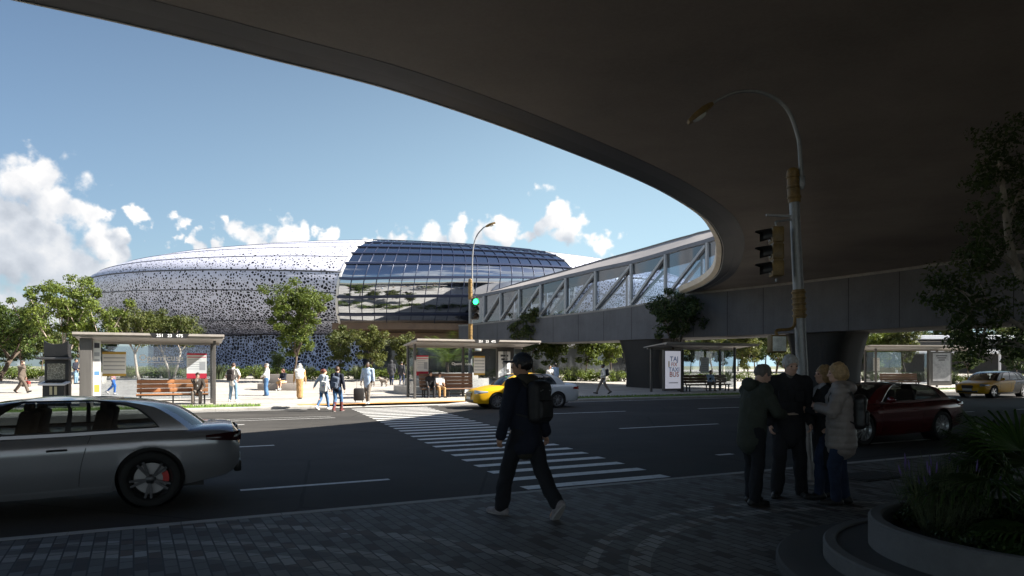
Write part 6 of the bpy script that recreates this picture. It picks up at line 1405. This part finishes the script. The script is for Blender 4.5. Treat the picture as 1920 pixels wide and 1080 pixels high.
# small dog
dg = ground_pt(720, 724.5); dt = thing('dog', 'small grey brown dog standing beside the walking pair', 'dog', dg, R(75)); fur = mat('dog_fur', (0.20, 0.165, 0.135), .9, ns=14, na=.3, bump=.5)
P_ = lambda *a: np.array(a, float)
pr = [cap((0, -.17, .37), (0, .17, .38), .105, .125, k=.06), cap((0, .16, .40), (0, .33, .54), .085, .07, k=.05), ell((0, .37, .58), (.075, .095, .075), k=.03), cap((0, .42, .56), (0, .50, .54), .042, .030, k=.03), cap((0, -.26, .42), (0, -.40, .50), .03, .022, k=.03)]
for s in (-1, 1): pr += [cap((s*.06, -.18, .34), (s*.065, -.12, .21), .065, .04, k=.04), cap((s*.065, -.12, .21), (s*.065, -.20, .12), .035, .025, k=.02), cap((s*.065, -.20, .12), (s*.065, -.18, .02), .024, .024, k=.02), cap((s*.065, .16, .30), (s*.065, .16, .02), .042, .024, k=.03), cap((s*.05, .34, .63), (s*.085, .32, .56), .025, .02, k=.01), cap((s*.065, .17, .015), (s*.065, .20, .015), .024, k=.01), cap((s*.065, -.17, .015), (s*.065, -.14, .015), .024, k=.01)]
solid('body', pr, .016, fur, dt, amp=.014, scale=16)
# sitters in the middle shelter
mbn = on_n(818, NM+.45); f = seated(.54, lean=10, head=(-20, 10), hands=(V3(-.14, .40, .66), V3(.14, .40, .66)))
person('person in a white t-shirt and pale trousers sitting on the dark slatted bench', (mbn.x+.12, mbn.y+.22, 0), R(-150), 1.72, f, skin_m, [('t_shirt', g_top(f, .014, .34, -.02), C_['white']), ('trousers', g_legs(f, .014), C_['tan'])], ('short', H_['brown']), group=PG)
f = seated(.54, lean=4, head=(20, 0)); person('person in black sitting behind the person in the white t-shirt', (mbn.x-.32, mbn.y+.10, 0), R(-165), 1.78, f, skin_m, [('jacket', g_top(f, .024), C_['black']), ('trousers', g_legs(f, .016), C_['black'])], ('short', H_['black']), group=PG)
# couple beyond the taxi
f = std(female=True, hands=(V3(-.24, .08, .84), V3(.2, .1, .88))); far('woman in a white top beside her companion beyond the pale rear of the taxi', 1031, 736, 1.70, R(200), f, skin_m, [('top', g_top(f, .012, .3, -.05), C_['white']), ('trousers', g_legs(f, .010), C_['denim_d'])], ('tail', H_['black']))
f = std(); far('man in a pale shirt beside his companion beyond the pale rear of the taxi', 1041, 735, 1.84, R(30), f, skin_m, [('shirt', g_top(f, .018, .8, -.1), C_['pale_blue']), ('trousers', g_legs(f, .012), C_['charcoal'])], ('short', H_['black']))
f = figure(pelvis=(0, 0, .90), feet=(V3(-.08, .36, .11), V3(.08, -.38, .16)), toes=((0, 1, .2), (0, 1, -.6)), hands=(V3(-.2, .16, 1.0), V3(.22, .14, .95)), lean=-1)
o = far('man in a white shirt with a dark backpack walking left through the shade', 1131, 739, 1.80, R(84), f, skin_d, [('shirt', g_top(f, .020, .97, -.10, .01), C_['white']), ('trousers', g_legs(f, .012), C_['khaki'])], ('short', H_['black'], .004))
backpack('dark backpack on the man in the white shirt walking left', o, f, C_['charcoal'], (.13, .08, .20), .14, vox=.016)
q = ground_pt(1231, 727); seat_wall('low stone seat beside the tall advert panel in the shade', q+V3(-.8, .1, 0), q+V3(.9, .1, 0), .7, .42, False)
f = seated(.52, head=(10, 5)); person('person in a blue shirt sitting on the low stone seat in the shade', (q.x-.1, q.y+.32, q.z), R(158), 1.74, f, skin_m, [('shirt', g_top(f, .016, .5, -.03), C_['denim']), ('trousers', g_legs(f, .014), C_['black'])], ('short', H_['black']), group=PG)
nbn = on_n(1333, NR+.5); f = seated(.54, head=(0, 4)); person('person in a dark waistcoat on the bench of the shelter with the lettered panel', (nbn.x, nbn.y+.22, 0), R(190), 1.76, f, skin_m, [('waistcoat', g_top(f, .016, .9, -.03), C_['pale_blue']), ('vest', [cap(f.P, f.chest, .155, .17, sq=((0, 1, 0), .74)), cap(f.chest, f.neck-f.T*.12, .172, .13, sq=((0, 1, 0), .7), k=.05)], C_['black']), ('trousers', g_legs(f, .014), C_['khaki'])], ('short', H_['black']), group=PG)
# ================================================================ trees, shrubs and planting
def leaf_mat(name, a, b, trans=0.35, rough=0.55):
    m, nt, out = newmat(name); g = N(nt, 'NewGeometry'); tcn = N(nt, 'TexCoord').outputs['Object']
    n = N(nt, 'TexNoise', Scale=0.9, Detail=3.0); L(nt, tcn, n.inputs['Vector'])
    s = math_(nt, 'ADD', math_(nt, 'MULTIPLY', g.outputs['Random Per Island'], .5), math_(nt, 'MULTIPLY', n.outputs[0], .6))
    oi = N(nt, 'ObjectInfo'); s = math_(nt, 'ADD', s, math_(nt, 'MULTIPLY', math_(nt, 'SUBTRACT', oi.outputs['Random'], .5), .25))
    a = tuple(q*.75 for q in a); b = tuple(q*.72 for q in b); c = ramp(nt, s, [(0.25, a), (0.85, b)])
    bs = N(nt, 'BsdfPrincipled', Roughness=rough); L(nt, c, bs.inputs['Base Color']); bs.inputs['Specular IOR Level'].default_value = .35
    tr = N(nt, 'BsdfTranslucent'); hs = N(nt, 'HueSaturation', Hue=.485, Saturation=1.1, Value=1.4); L(nt, c, hs.inputs['Color']); L(nt, hs.outputs[0], tr.inputs[0])
    mx = N(nt, 'MixShader', i0=trans*.8); L(nt, bs.outputs[0], mx.inputs[1]); L(nt, tr.outputs[0], mx.inputs[2]); L(nt, mx.outputs[0], out.inputs[0]); return m
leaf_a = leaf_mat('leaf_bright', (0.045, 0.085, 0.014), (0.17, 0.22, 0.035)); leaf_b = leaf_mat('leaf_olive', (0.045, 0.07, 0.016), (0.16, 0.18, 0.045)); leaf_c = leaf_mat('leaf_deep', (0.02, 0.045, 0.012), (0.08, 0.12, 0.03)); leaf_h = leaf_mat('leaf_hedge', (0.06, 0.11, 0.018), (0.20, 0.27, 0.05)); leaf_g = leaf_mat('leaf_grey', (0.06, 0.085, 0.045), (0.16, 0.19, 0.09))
bark_p = mat('pale_bark', (0.34, 0.29, 0.24), .85, ns=4, na=.25, bump=.5, stretch=(3, 3, .8)); bark_d = mat('dark_bark', (0.075, 0.055, 0.04), .9, ns=4, na=.3, bump=.6, stretch=(3, 3, .8))
def leaves(cs, rad, n, ln, rng, flat=.6, up=.5, asp=.5):
    """n pointed leaves of length ln scattered round the clump centres cs"""
    cs = np.array(cs, float); k = rng.integers(0, len(cs), n); rad = np.broadcast_to(np.array(rad, float), (len(cs),))
    d = rng.normal(size=(n, 3)); d /= np.linalg.norm(d, axis=1)[:, None]; rr = rng.random(n)**.45
    p = cs[k]+d*(rr*rad[k])[:, None]*np.array([1, 1, flat])
    nr = d*.7+rng.normal(size=(n, 3))*.55+np.array([0, 0, up]); nr /= np.linalg.norm(nr, axis=1)[:, None]
    t = np.cross(nr, rng.normal(size=(n, 3))); t /= np.linalg.norm(t, axis=1)[:, None]; b = np.cross(nr, t)
    l = (ln*rng.uniform(.6, 1.25, n))[:, None]; w = l*asp*.5
    V = np.stack([p-t*l*.5, p+b*w+nr*l*.05, p+t*l*.5-nr*l*.08, p-b*w+nr*l*.05], 1).reshape(-1, 3); F = np.arange(4*n).reshape(n, 4)
    return V, F
def leaf_obj(name, V, F, m, parent):
    me = bpy.data.meshes.new(name); me.from_pydata(V.tolist(), [], F.tolist()); me.materials.append(m); me.update(); return link(name, me, parent)
def grow(rng, h, spread, trunk_h, r0, limbs=4, lean=(0, 0), multi=1, crown_low=.0, levels=2, gnarl=.25, up=.75):
    """branch tubes and the clump centres at their ends"""
    mb = MB(); tips = []
    def branch(p, d, ln, r, lev):
        path = [p]; q = p.copy(); dd = d.copy(); k = 5
        for i in range(k):
            dd = (dd+Vector(rng.normal(size=3))*gnarl*.35+Vector((0, 0, .05))).normalized(); q = q+dd*ln/k; path.append(q.copy())
        mb.tube(path, [lerp(r, r*.45, i/k) for i in range(k+1)], 7 if lev < 2 else 5)
        if lev >= 1: tips.append(path[3]); 
        if lev >= levels: tips.append(path[-1]); return
        nn = 3 if lev else limbs
        for j in range(nn):
            i = 2+int(rng.integers(0, k-2)) if j else k; a = 2*PI*(j+rng.random()*.7)/nn; s = Vector((math.cos(a), math.sin(a), 0))
            nd = (dd*.45+s*rng.uniform(.55, 1.0)+Vector((0, 0, up*rng.uniform(.3, .9)))).normalized(); branch(path[min(i+1, k)], nd, ln*rng.uniform(.62, .85), r*.52, lev+1)
        tips.append(path[-1])
    for m_ in range(multi):
        a = 2*PI*m_/multi+rng.random(); o = Vector((math.cos(a), math.sin(a), 0))*(.0 if multi == 1 else r0*1.2)
        d0 = (Vector((lean[0], lean[1], 1))+(o.normalized()*.45 if multi > 1 else Vector())).normalized()
        path = [o+Vector((0, 0, -.15))]; q = o.copy(); dd = d0.copy()
        for i in range(4): path.append(q.copy()); dd = (dd+Vector(rng.normal(size=3))*.10).normalized(); q = q+dd*trunk_h/3.5
        path.append(q); mb.tube(path, [r0*1.5, r0*1.25, r0, r0*.92, r0*.85, r0*.8], 10)
        for j in range(limbs):
            a = 2*PI*(j+rng.random()*.6)/limbs; s = Vector((math.cos(a), math.sin(a), 0)); nd = (dd*.5+s*spread+Vector((0, 0, up))).normalized()
            branch(q-dd*rng.uniform(0, .25)*trunk_h*.4, nd, (h-trunk_h)*rng.uniform(.42, .62), r0*.55, 1)
    return mb, tips
def make_tree(name, label, cat, loc, rz, h, w, trunk_h, r0, lm, bm, nleaf, ln, seed, clump=.55, multi=1, limbs=4, lean=(0, 0), fill=0, base=.3, group='trees on the plaza', spread=.8, flat=.7, levels=2, up=.75, gnarl=.25, asp=.5):
    rng = np.random.default_rng(seed); mb, tips = grow(rng, h, spread, trunk_h, r0, limbs, lean, multi, levels=levels, up=up, gnarl=gnarl)
    T_ = np.array([tuple(t) for t in tips]); zt = T_[:, 2].max()+clump*flat*.8; wx = (np.abs(T_[:, :2]-T_[:, :2].mean(0)).max()+clump*.8)*2
    sz = h/zt; sx = w/wx
    t = thing(name, label, cat, loc, rz, group)
    mb.v = [(v[0]*(sx if v[2] > trunk_h*.6 else lerp(1, sx, max(0, v[2])/(trunk_h*.6))), v[1]*(sx if v[2] > trunk_h*.6 else lerp(1, sx, max(0, v[2])/(trunk_h*.6))), v[2]*sz) for v in mb.v]
    mb.build('trunk', bm, t, 180, fix=False)
    cs = T_*np.array([sx, sx, sz]); rad = clump*rng.uniform(.55, 1.25, len(cs))
    if fill:
        c0 = cs[:, :2].mean(0); ex = []
        while len(ex) < fill:
            q = rng.uniform(-1, 1, 3); l = np.linalg.norm(q)
            if .35 < l < .92: ex.append((c0[0]+q[0]*w*.42, c0[1]+q[1]*w*.42, lerp(h*base, h*.96, q[2]*.5+.5)))
        cs = np.concatenate([cs, np.array(ex)]); rad = np.concatenate([rad, clump*rng.uniform(.5, .95, fill)])
        for e in ex[::3]:
            pass
    V, F = leaves(cs, rad, nleaf, ln, rng, flat, asp=asp); V[:, 2] = np.maximum(V[:, 2], .3); leaf_obj('crown', V, F, lm, t); return t
def tloc(px, d): p = on_ground(px, d); return p
TG = 'trees on the plaza'
make_tree('tree', 'broad bright green tree with pale branching stems left of the first shelter', 'tree', tloc(128, 45), 0, 7.5, 7.6, 1.6, .16, leaf_a, bark_p, 12500, .21, 11, fill=16, base=.34, clump=.62, multi=3, limbs=3, spread=.95)
make_tree('tree', 'leafy tree with dark crooked limbs at the left picture edge', 'tree', tloc(-8, 47), 1.1, 5.9, 7.0, 1.5, .17, leaf_a, bark_d, 11000, .2, 12, fill=14, base=.42, clump=.6, multi=2, limbs=4, spread=1.2)
make_tree('tree', 'rounded olive green tree behind the left half of the first shelter', 'tree', tloc(262, 49), .4, 5.7, 4.8, 1.9, .10, leaf_b, bark_p, 9000, .18, 13, fill=14, base=.45, clump=.55, multi=1, limbs=5)
make_tree('tree', 'olive green tree behind the right half of the first shelter', 'tree', tloc(322, 50.5), 2.0, 5.4, 5.0, 1.9, .10, leaf_b, bark_p, 9000, .18, 14, fill=14, base=.45, clump=.55, multi=2, limbs=3)
make_tree('tree', 'tall leafy tree in front of the arena behind the white headscarf', 'tree', tloc(549, 49.5), .9, 7.6, 5.1, 1.7, .13, leaf_a, bark_d, 15500, .19, 15, fill=46, base=.22, clump=.6, limbs=6, spread=.6, up=.9, levels=2)
for px, d, h, w, sd, lb in ((640, 53, 4.4, 2.9, 16, 'small slim tree at the left end of the glazed front'), (694, 52, 4.4, 3.2, 17, 'small round tree below the middle of the glazed front'), (752, 54, 3.9, 2.4, 18, 'small dark tree just left of the middle shelter')):
    make_tree('tree', lb, 'tree', tloc(px, d), sd, h, w, 1.0, .06, leaf_b, bark_d, 6500, .17, sd, fill=26, base=.18, clump=.42, limbs=5, group='small trees under the glazed front')
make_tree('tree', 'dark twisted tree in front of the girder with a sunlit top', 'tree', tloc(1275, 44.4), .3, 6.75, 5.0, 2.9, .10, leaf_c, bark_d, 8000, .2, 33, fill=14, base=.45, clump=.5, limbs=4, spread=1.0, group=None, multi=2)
# trees seen beneath the footbridge: three kinds, copied
protos = []
for k, (h, w, sd, lm) in enumerate(((5.4, 3.6, 41, leaf_a), (6.2, 4.6, 42, leaf_b), (7.0, 5.5, 43, leaf_c))):
    protos.append((lm, h, w, sd))
BG = [('under the left end of the girder, nearest the middle shelter', 1003, 57, 1, 1.0), ('second from the middle shelter under the girder', 1046, 60, 0, 1.0), ('beside the white shirted walker under the girder', 1098, 59, 0, 1.05), ('close to the left pier under the girder', 1146, 63, 0, 1.0), ('between the two piers behind the pedestrian signal', 1404, 66, 1, .9), ('between the two piers, right behind the lamp post', 1455, 70, 1, .95),
      ('just right of the right hand pier', 1645, 72, 0, 1.0), ('above the far right shelter roof', 1700, 70, 1, .95), ('behind the second taxi', 1815, 66, 2, .8), ('at the right edge behind the second taxi', 1905, 62, 2, .8), ('far behind the right edge, largest there', 1985, 75, 2, 1.2), ('left of the far right shelter', 1600, 88, 1, 1.2), ('behind the low roof slabs', 1760, 118, 2, 1.3), ('behind the low roof slabs, further right', 1880, 122, 2, 1.35), ('behind the glass of the lettered shelter', 1335, 80, 1, 1.1), ('far behind the left edge of the plaza', 40, 62, 2, .9), ('far behind the broad bright tree', 190, 66, 2, .85), ('beyond the left hand shelter near the plinth', -70, 56, 1, 1.1)]
FARS = [(x, 108+7*math.sin(x*.7), k) for k, x in enumerate(list(range(-160, 150, 34))+list(range(1240, 2080, 36)))]
FARS += [(x, 92+6*math.sin(x*1.3), k) for k, x in enumerate(range(1275, 1640, 20))]
for k, (x, d, j) in enumerate(FARS): BG.append(('in the far belt, left of the arena' if x < 500 else 'in the far belt seen under the girder and right of it', x, d, (2, 1, 2)[k % 3], 1.15+.25*math.sin(k*2.3)))
made = {}
for i, (lb, px, d, k, sc) in enumerate(BG):
    lm, h, w, sd = protos[k]; lab = ('bright green', 'olive green', 'dark green')[k]+' background tree '+lb
    if k not in made: made[k] = make_tree('tree', lab, 'tree', tloc(px, d), 0, h, w, 1.5, .09, lm, bark_d, 7500, .25, sd, fill=38, base=.14, clump=.65, limbs=5, group='background trees beyond the footbridge'); made[k].scale = (sc,)*3
    else: dup(made[k], tloc(px, d), i*1.7, lab, 'background trees beyond the footbridge', sc)
# shrubs of the planting bed in front of the arena
def make_shrub(h, w, n, ln, lm, seed, label, loc, asp=.5, spiky=False):
    rng = np.random.default_rng(seed); t = thing('shrub', label, 'shrub', loc, 0, 'low shrubs in the planting beds')
    if spiky:
        mb = MB()
        for k in range(n):
            a = rng.random()*2*PI; r = rng.random()**.6*w*.35; b = Vector((math.cos(a)*r, math.sin(a)*r, 0)); o = Vector((math.cos(a), math.sin(a), 0)); l = h*rng.uniform(.6, 1.1); s = o.cross(Vector((0, 0, 1)))*ln*.10; bend = rng.uniform(.15, .6)
            pts = [b, b+o*l*bend*.25+Vector((0, 0, l*.5)), b+o*l*bend*.9+Vector((0, 0, l*.95))]; mb.add([pts[0]-s, pts[0]+s, pts[1]+s*.9, pts[2], pts[1]-s*.9], [(0, 1, 2, 4), (4, 2, 3)])
        mb.build('foliage', lm, t, 0, fix=False)
    else:
        cs = [(rng.normal()*w*.25, rng.normal()*w*.2, rng.uniform(.15, .75)*h) for _ in range(9)]; V, F = leaves(cs, w*.24, n, ln, rng, .8, asp=asp); V[:, 2] = np.clip(V[:, 2], .0, None); leaf_obj('foliage', V, F, lm, t)
    mb = MB()
    for k in range(4): a = k*1.7; mb.tube([(0, 0, -.05), (math.cos(a)*w*.12, math.sin(a)*w*.12, h*.35), (math.cos(a)*w*.22, math.sin(a)*w*.22, h*.65)], [.02, .014, .006], 5)
    mb.build('stem', bark_d, t); return t
kinds = [(1.05, 1.7, 620, .13, leaf_h, 61, .5, False, 'bright leafy shrub'), (.85, 1.6, 560, .16, leaf_a, 62, .75, False, 'broad leaved green shrub'), (1.15, 1.3, 150, .5, leaf_g, 63, .5, True, 'spiky grey green shrub')]
proto = {}
def put_shrub(k, px, d, sc, where):
    K = kinds[k]; lab = K[8]+' '+where
    if k not in proto: proto[k] = make_shrub(K[0], K[1], K[2], K[3], K[4], K[5], lab, tloc(px, d), K[6], K[7]); proto[k].scale = (sc,)*3
    else: dup(proto[k], tloc(px, d), px*.37, lab, 'low shrubs in the planting beds', sc)
rr = random.Random(5)
spots = [(x, 50, 'in the hedge beyond the man with the red bag') for x in range(-40, 92, 16)]+[(x, 53.5, 'in the bed behind the first shelter') for x in range(165, 415, 17)]+[(x, 55, 'in the bed between the first shelter and the crossing') for x in range(425, 610, 17)]+[(x, 56, 'in the bed behind the man with the suitcase') for x in range(620, 780, 17)]+[(x, 57, 'in the bed behind the middle shelter') for x in range(795, 990, 22)]+[(x, 58, 'under the left half of the girder') for x in range(1000, 1180, 17)]+[(x, 62, 'between the two piers') for x in range(1290, 1480, 24)]+[(x, 66, 'beyond the far right shelter') for x in range(1625, 1790, 20)]+[(x, 61, 'behind the second taxi') for x in range(1765, 1930, 18)]
for i, (x, d, wh) in enumerate(spots):
    put_shrub((0, 1, 0, 2, 1)[i % 5] if x > 100 else (0, 1)[i % 2], x+rr.uniform(-4, 4), d+rr.uniform(-.7, .7), rr.uniform(.8, 1.15), wh)
# dark conical shrub next to the stone seat
make_tree('shrub', 'dark conical bushy shrub behind the seated woman', 'shrub', tloc(520, 51), 0, 2.5, 1.5, .3, .05, leaf_c, bark_d, 1900, .13, 71, clump=.32, limbs=6, spread=.35, group=None)
# palms
def feather_palm(label, loc, h, fl, seed, trunk=.9):
    rng = random.Random(seed); t = thing('palm_tree', label, 'palm tree', loc, 0); mb = MB(); mb.tube([(0, 0, -.2), (.02, 0, trunk*.5), (0, 0, trunk)], [.13, .11, .10], 10); mb.build('trunk', bark_d, t)
    mb = MB()
    for k in range(17):
        a = k*2.4; el = rng.uniform(.5, 1.35); d = Vector((math.cos(a)*math.cos(el), math.sin(a)*math.cos(el), math.sin(el))); path = [Vector((0, 0, trunk-.05))]; dd = d.copy()
        for i in range(9): dd = (dd+Vector((0, 0, -.13))).normalized(); path.append(path[-1]+dd*fl/9)
        mb.tube(path, [.022-.002*i for i in range(10)], 4)
        for i in range(1, 10):
            for q in (0, .5):
                p = path[i-1].lerp(path[i], q); tg = (path[i]-path[i-1]).normalized(); s = tg.cross(Vector((0, 0, 1))).normalized(); l = fl*.30*math.sin(PI*(i+q)/11)+.08
                for sg in (-1, 1): e = p+(s*sg*.85+tg*.5+Vector((0, 0, -.25))).normalized()*l; w = tg*.028; mb.add([p-w, p+w, e], [(0, 1, 2)])
    mb.build('crown', leaf_h, t, 0, fix=False); return t
feather_palm('bright feathery palm in the round stepped planter behind the middle shelter', PALM_AT+Vector((0, 0, 1.15)), 3, 2.2, 3, .7)
def fan_palm(label, loc, n, seed, pl_=.5, fr=.42, az=(0, 2*PI), el=(.15, 1.2)):
    rng = random.Random(seed); t = thing('fan_palm', label, 'palm', loc, 0, 'fan palms in the round granite planter')
    mb = MB(); mb.tube([(0, 0, -.12), (0, 0, .10)], [.07, .06], 10); mb.build('trunk', bark_d, t)
    for k in range(n):
        a = lerp(az[0], az[1], (k+rng.random()*.8)/n); e = rng.uniform(*el); d = Vector((math.cos(a)*math.cos(e), math.sin(a)*math.cos(e), math.sin(e))); l = pl_*rng.uniform(.75, 1.2)
        path = [Vector((0, 0, .05))]; dd = d.copy()
        for i in range(6): dd = (dd+Vector((0, 0, -.07))).normalized(); path.append(path[-1]+dd*l/6)
        mb = MB(); mb.tube(path, [.010, .009, .008, .007, .006, .006, .005], 6)
        hub = path[-1]; s = dd.cross(Vector((0, 0, 1))).normalized(); nrm = s.cross(dd); tilt = rng.uniform(-.5, .1)
        dd2 = (dd+nrm*tilt).normalized(); R_ = fr*rng.uniform(.8, 1.15)
        for q in range(26):
            th = lerp(-1.85, 1.85, q/25)+rng.uniform(-.03, .03); v = (dd2*math.cos(th)+s*math.sin(th)).normalized(); wv = (s*math.cos(th)-dd2*math.sin(th))*.0125; ll = R_*(.72+.28*math.cos(th*.8))*rng.uniform(.92, 1.05)
            up_ = nrm*(.05*abs(math.sin(th))); p1 = hub+v*ll*.5+up_*ll; p2 = hub+v*ll*.82+up_*ll-Vector((0, 0, .05*ll)); p3 = hub+v*ll-Vector((0, 0, .22*ll))
            f_ = nrm*.006; mb.add([hub-wv*.2, hub+f_, hub+wv*.2, p1-wv, p1+f_, p1+wv, p2-wv*.6, p2+f_*.5, p2+wv*.6, p3], [(0, 1, 4, 3), (1, 2, 5, 4), (3, 4, 7, 6), (4, 5, 8, 7), (6, 7, 9), (7, 8, 9)])
        mb.build('frond', leaf_fan, t, 60, fix=False)
    return t
leaf_fan = leaf_mat('leaf_fan', (0.025, 0.06, 0.012), (0.075, 0.13, 0.03), .25, .4)
fan_palm('large fan palm at the right of the round granite planter', PC+Vector((.12, .12, .36)), 15, 8, .62, .46, (R(60), R(330)), (.25, 1.25))
fan_palm('low fan palm hanging over the front rim of the granite planter', PC+Vector((-.25, -.42, .34)), 9, 9, .30, .36, (R(110), R(330)), (.05, .75))
fan_palm('fan palm at the back of the round granite planter', PC+Vector((.45, .55, .36)), 11, 10, .62, .48, (R(40), R(300)), (.4, 1.2))
flower_m = mat('purple_flower', (0.12, 0.075, 0.22), .7, ns=30, na=.3)
def lavender(label, loc, n, seed, h=.5):
    rng = random.Random(seed); t = thing('lavender', label, 'flowering plant', loc, 0, 'lavender plants in the granite planter'); st = MB(); fl = st
    for k in range(n):
        a = rng.random()*2*PI; r = rng.random()**.6*.2; b = Vector((math.cos(a)*r*.6, math.sin(a)*r*.6, 0)); tp = b+Vector((math.cos(a)*r*.9+rng.uniform(-.05, .05), math.sin(a)*r*.9+rng.uniform(-.05, .05), h*rng.uniform(.6, 1.1))); mid = b.lerp(tp, .5)+Vector((rng.uniform(-.03, .03), rng.uniform(-.03, .03), .02)); st.tube([b, mid, tp], [.003, .0025, .0015], 4)
        for i in range(9):
            p = b.lerp(tp, rng.random()*.75); v = Vector((rng.uniform(-1, 1), rng.uniform(-1, 1), rng.uniform(.1, .9))).normalized()*rng.uniform(.03, .06); w = v.cross(Vector((0, 0, 1))).normalized()*.005; st.add([p, p+v*.5+w, p+v, p+v*.5-w], [(0, 1, 2, 3)])
        st.cur = 1
        if k % 16 == 0: fl.tube([b.lerp(tp, .86), b.lerp(tp, .93), tp+Vector((0, 0, .015))], [.004, .008, .003], 5)
        st.cur = 0
    st.build('foliage', [leaf_g, flower_m], t, 0, fix=False); return t
for k, (x, y, w_) in enumerate(((-.62, .18, 'nearest the left rim'), (-.50, .50, 'at the left rear'), (-.22, .66, 'at the rear'), (-.36, .28, 'behind the low palm'))): lavender('purple flowered lavender '+w_+' of the granite planter', PC+Vector((x, y, .33)), 110, 80+k, .52)
rng = np.random.default_rng(3); cs = [(PC.x+r*math.cos(a), PC.y+r*math.sin(a), .40) for r, a in [(rng.random()**.5*.86, rng.random()*2*PI) for _ in range(60)]]
V, F = leaves(cs, .14, 5200, .045, rng, .55); o = leaf_obj('ground_cover', V, F, leaf_c, None); o['kind'] = 'stuff'
# big tree leaning in from the right over the near pavement
t = thing('tree', 'dark tree leaning in from the right picture edge over the near pavement', 'tree', (10.1, 12.4, 0), 0); mb = MB(); rng = np.random.default_rng(21); tips = []
def limb(pts, r0, r1):
    c = catmull([Vector(p) for p in pts], 5); mb.tube(c, [lerp(r0, r1, i/(len(c)-1)) for i in range(len(c))], 8); return c
def rel(px, y, d): p = at(px, y, d); return p-Vector((10.1, 12.4, 0))
main = limb([(0, 0, -.2), (0, 0, .8), (-.15, .05, 2.0), rel(1905, 500, 12.3), rel(1885, 390, 12.2), rel(1875, 300, 12.1), rel(1872, 255, 12.1)], .13, .015)
for pts in ([(-.12, .05, 1.9), rel(1880, 590, 12.0), rel(1830, 560, 11.9), rel(1780, 535, 11.8), rel(1745, 522, 11.8)], [rel(1905, 500, 12.3), rel(1850, 450, 12.1), rel(1835, 420, 12.0)], [(-.05, .0, 1.4), rel(1900, 640, 12.5), rel(1860, 650, 12.4), rel(1820, 640, 12.6)], [rel(1890, 420, 12.2), rel(1915, 350, 12.4), rel(1935, 300, 12.5)], [rel(1880, 350, 12.2), rel(1850, 320, 12.0), rel(1842, 300, 11.9)], [rel(1830, 560, 11.9), rel(1815, 590, 11.8), rel(1790, 620, 11.9)], [(0, 0, 1.7), rel(1960, 480, 12.8), rel(1990, 400, 13)], [rel(1880, 590, 12.0), rel(1850, 610, 12.0), rel(1835, 670, 12.1)], [rel(1870, 470, 12.1), rel(1850, 500, 12.2), rel(1815, 505, 12.3)]):
    c = limb(pts, .045, .008)
    for i in range(3, len(c), 2):
        tips.append(c[i])
        for _ in range(2):
            e = c[i]+Vector(rng.normal(size=3))*.28+Vector((-.05, 0, .02)); mb.tube([c[i], c[i].lerp(e, .5)+Vector((0, 0, .03)), e], [.010, .007, .003], 4); tips.append(e)
for p in main[12:]:
    for _ in range(2): e = p+Vector(rng.normal(size=3))*.25; mb.tube([p, e], [.010, .003], 4); tips.append(e)
mb.build('trunk', bark_p, t, 180, fix=False)
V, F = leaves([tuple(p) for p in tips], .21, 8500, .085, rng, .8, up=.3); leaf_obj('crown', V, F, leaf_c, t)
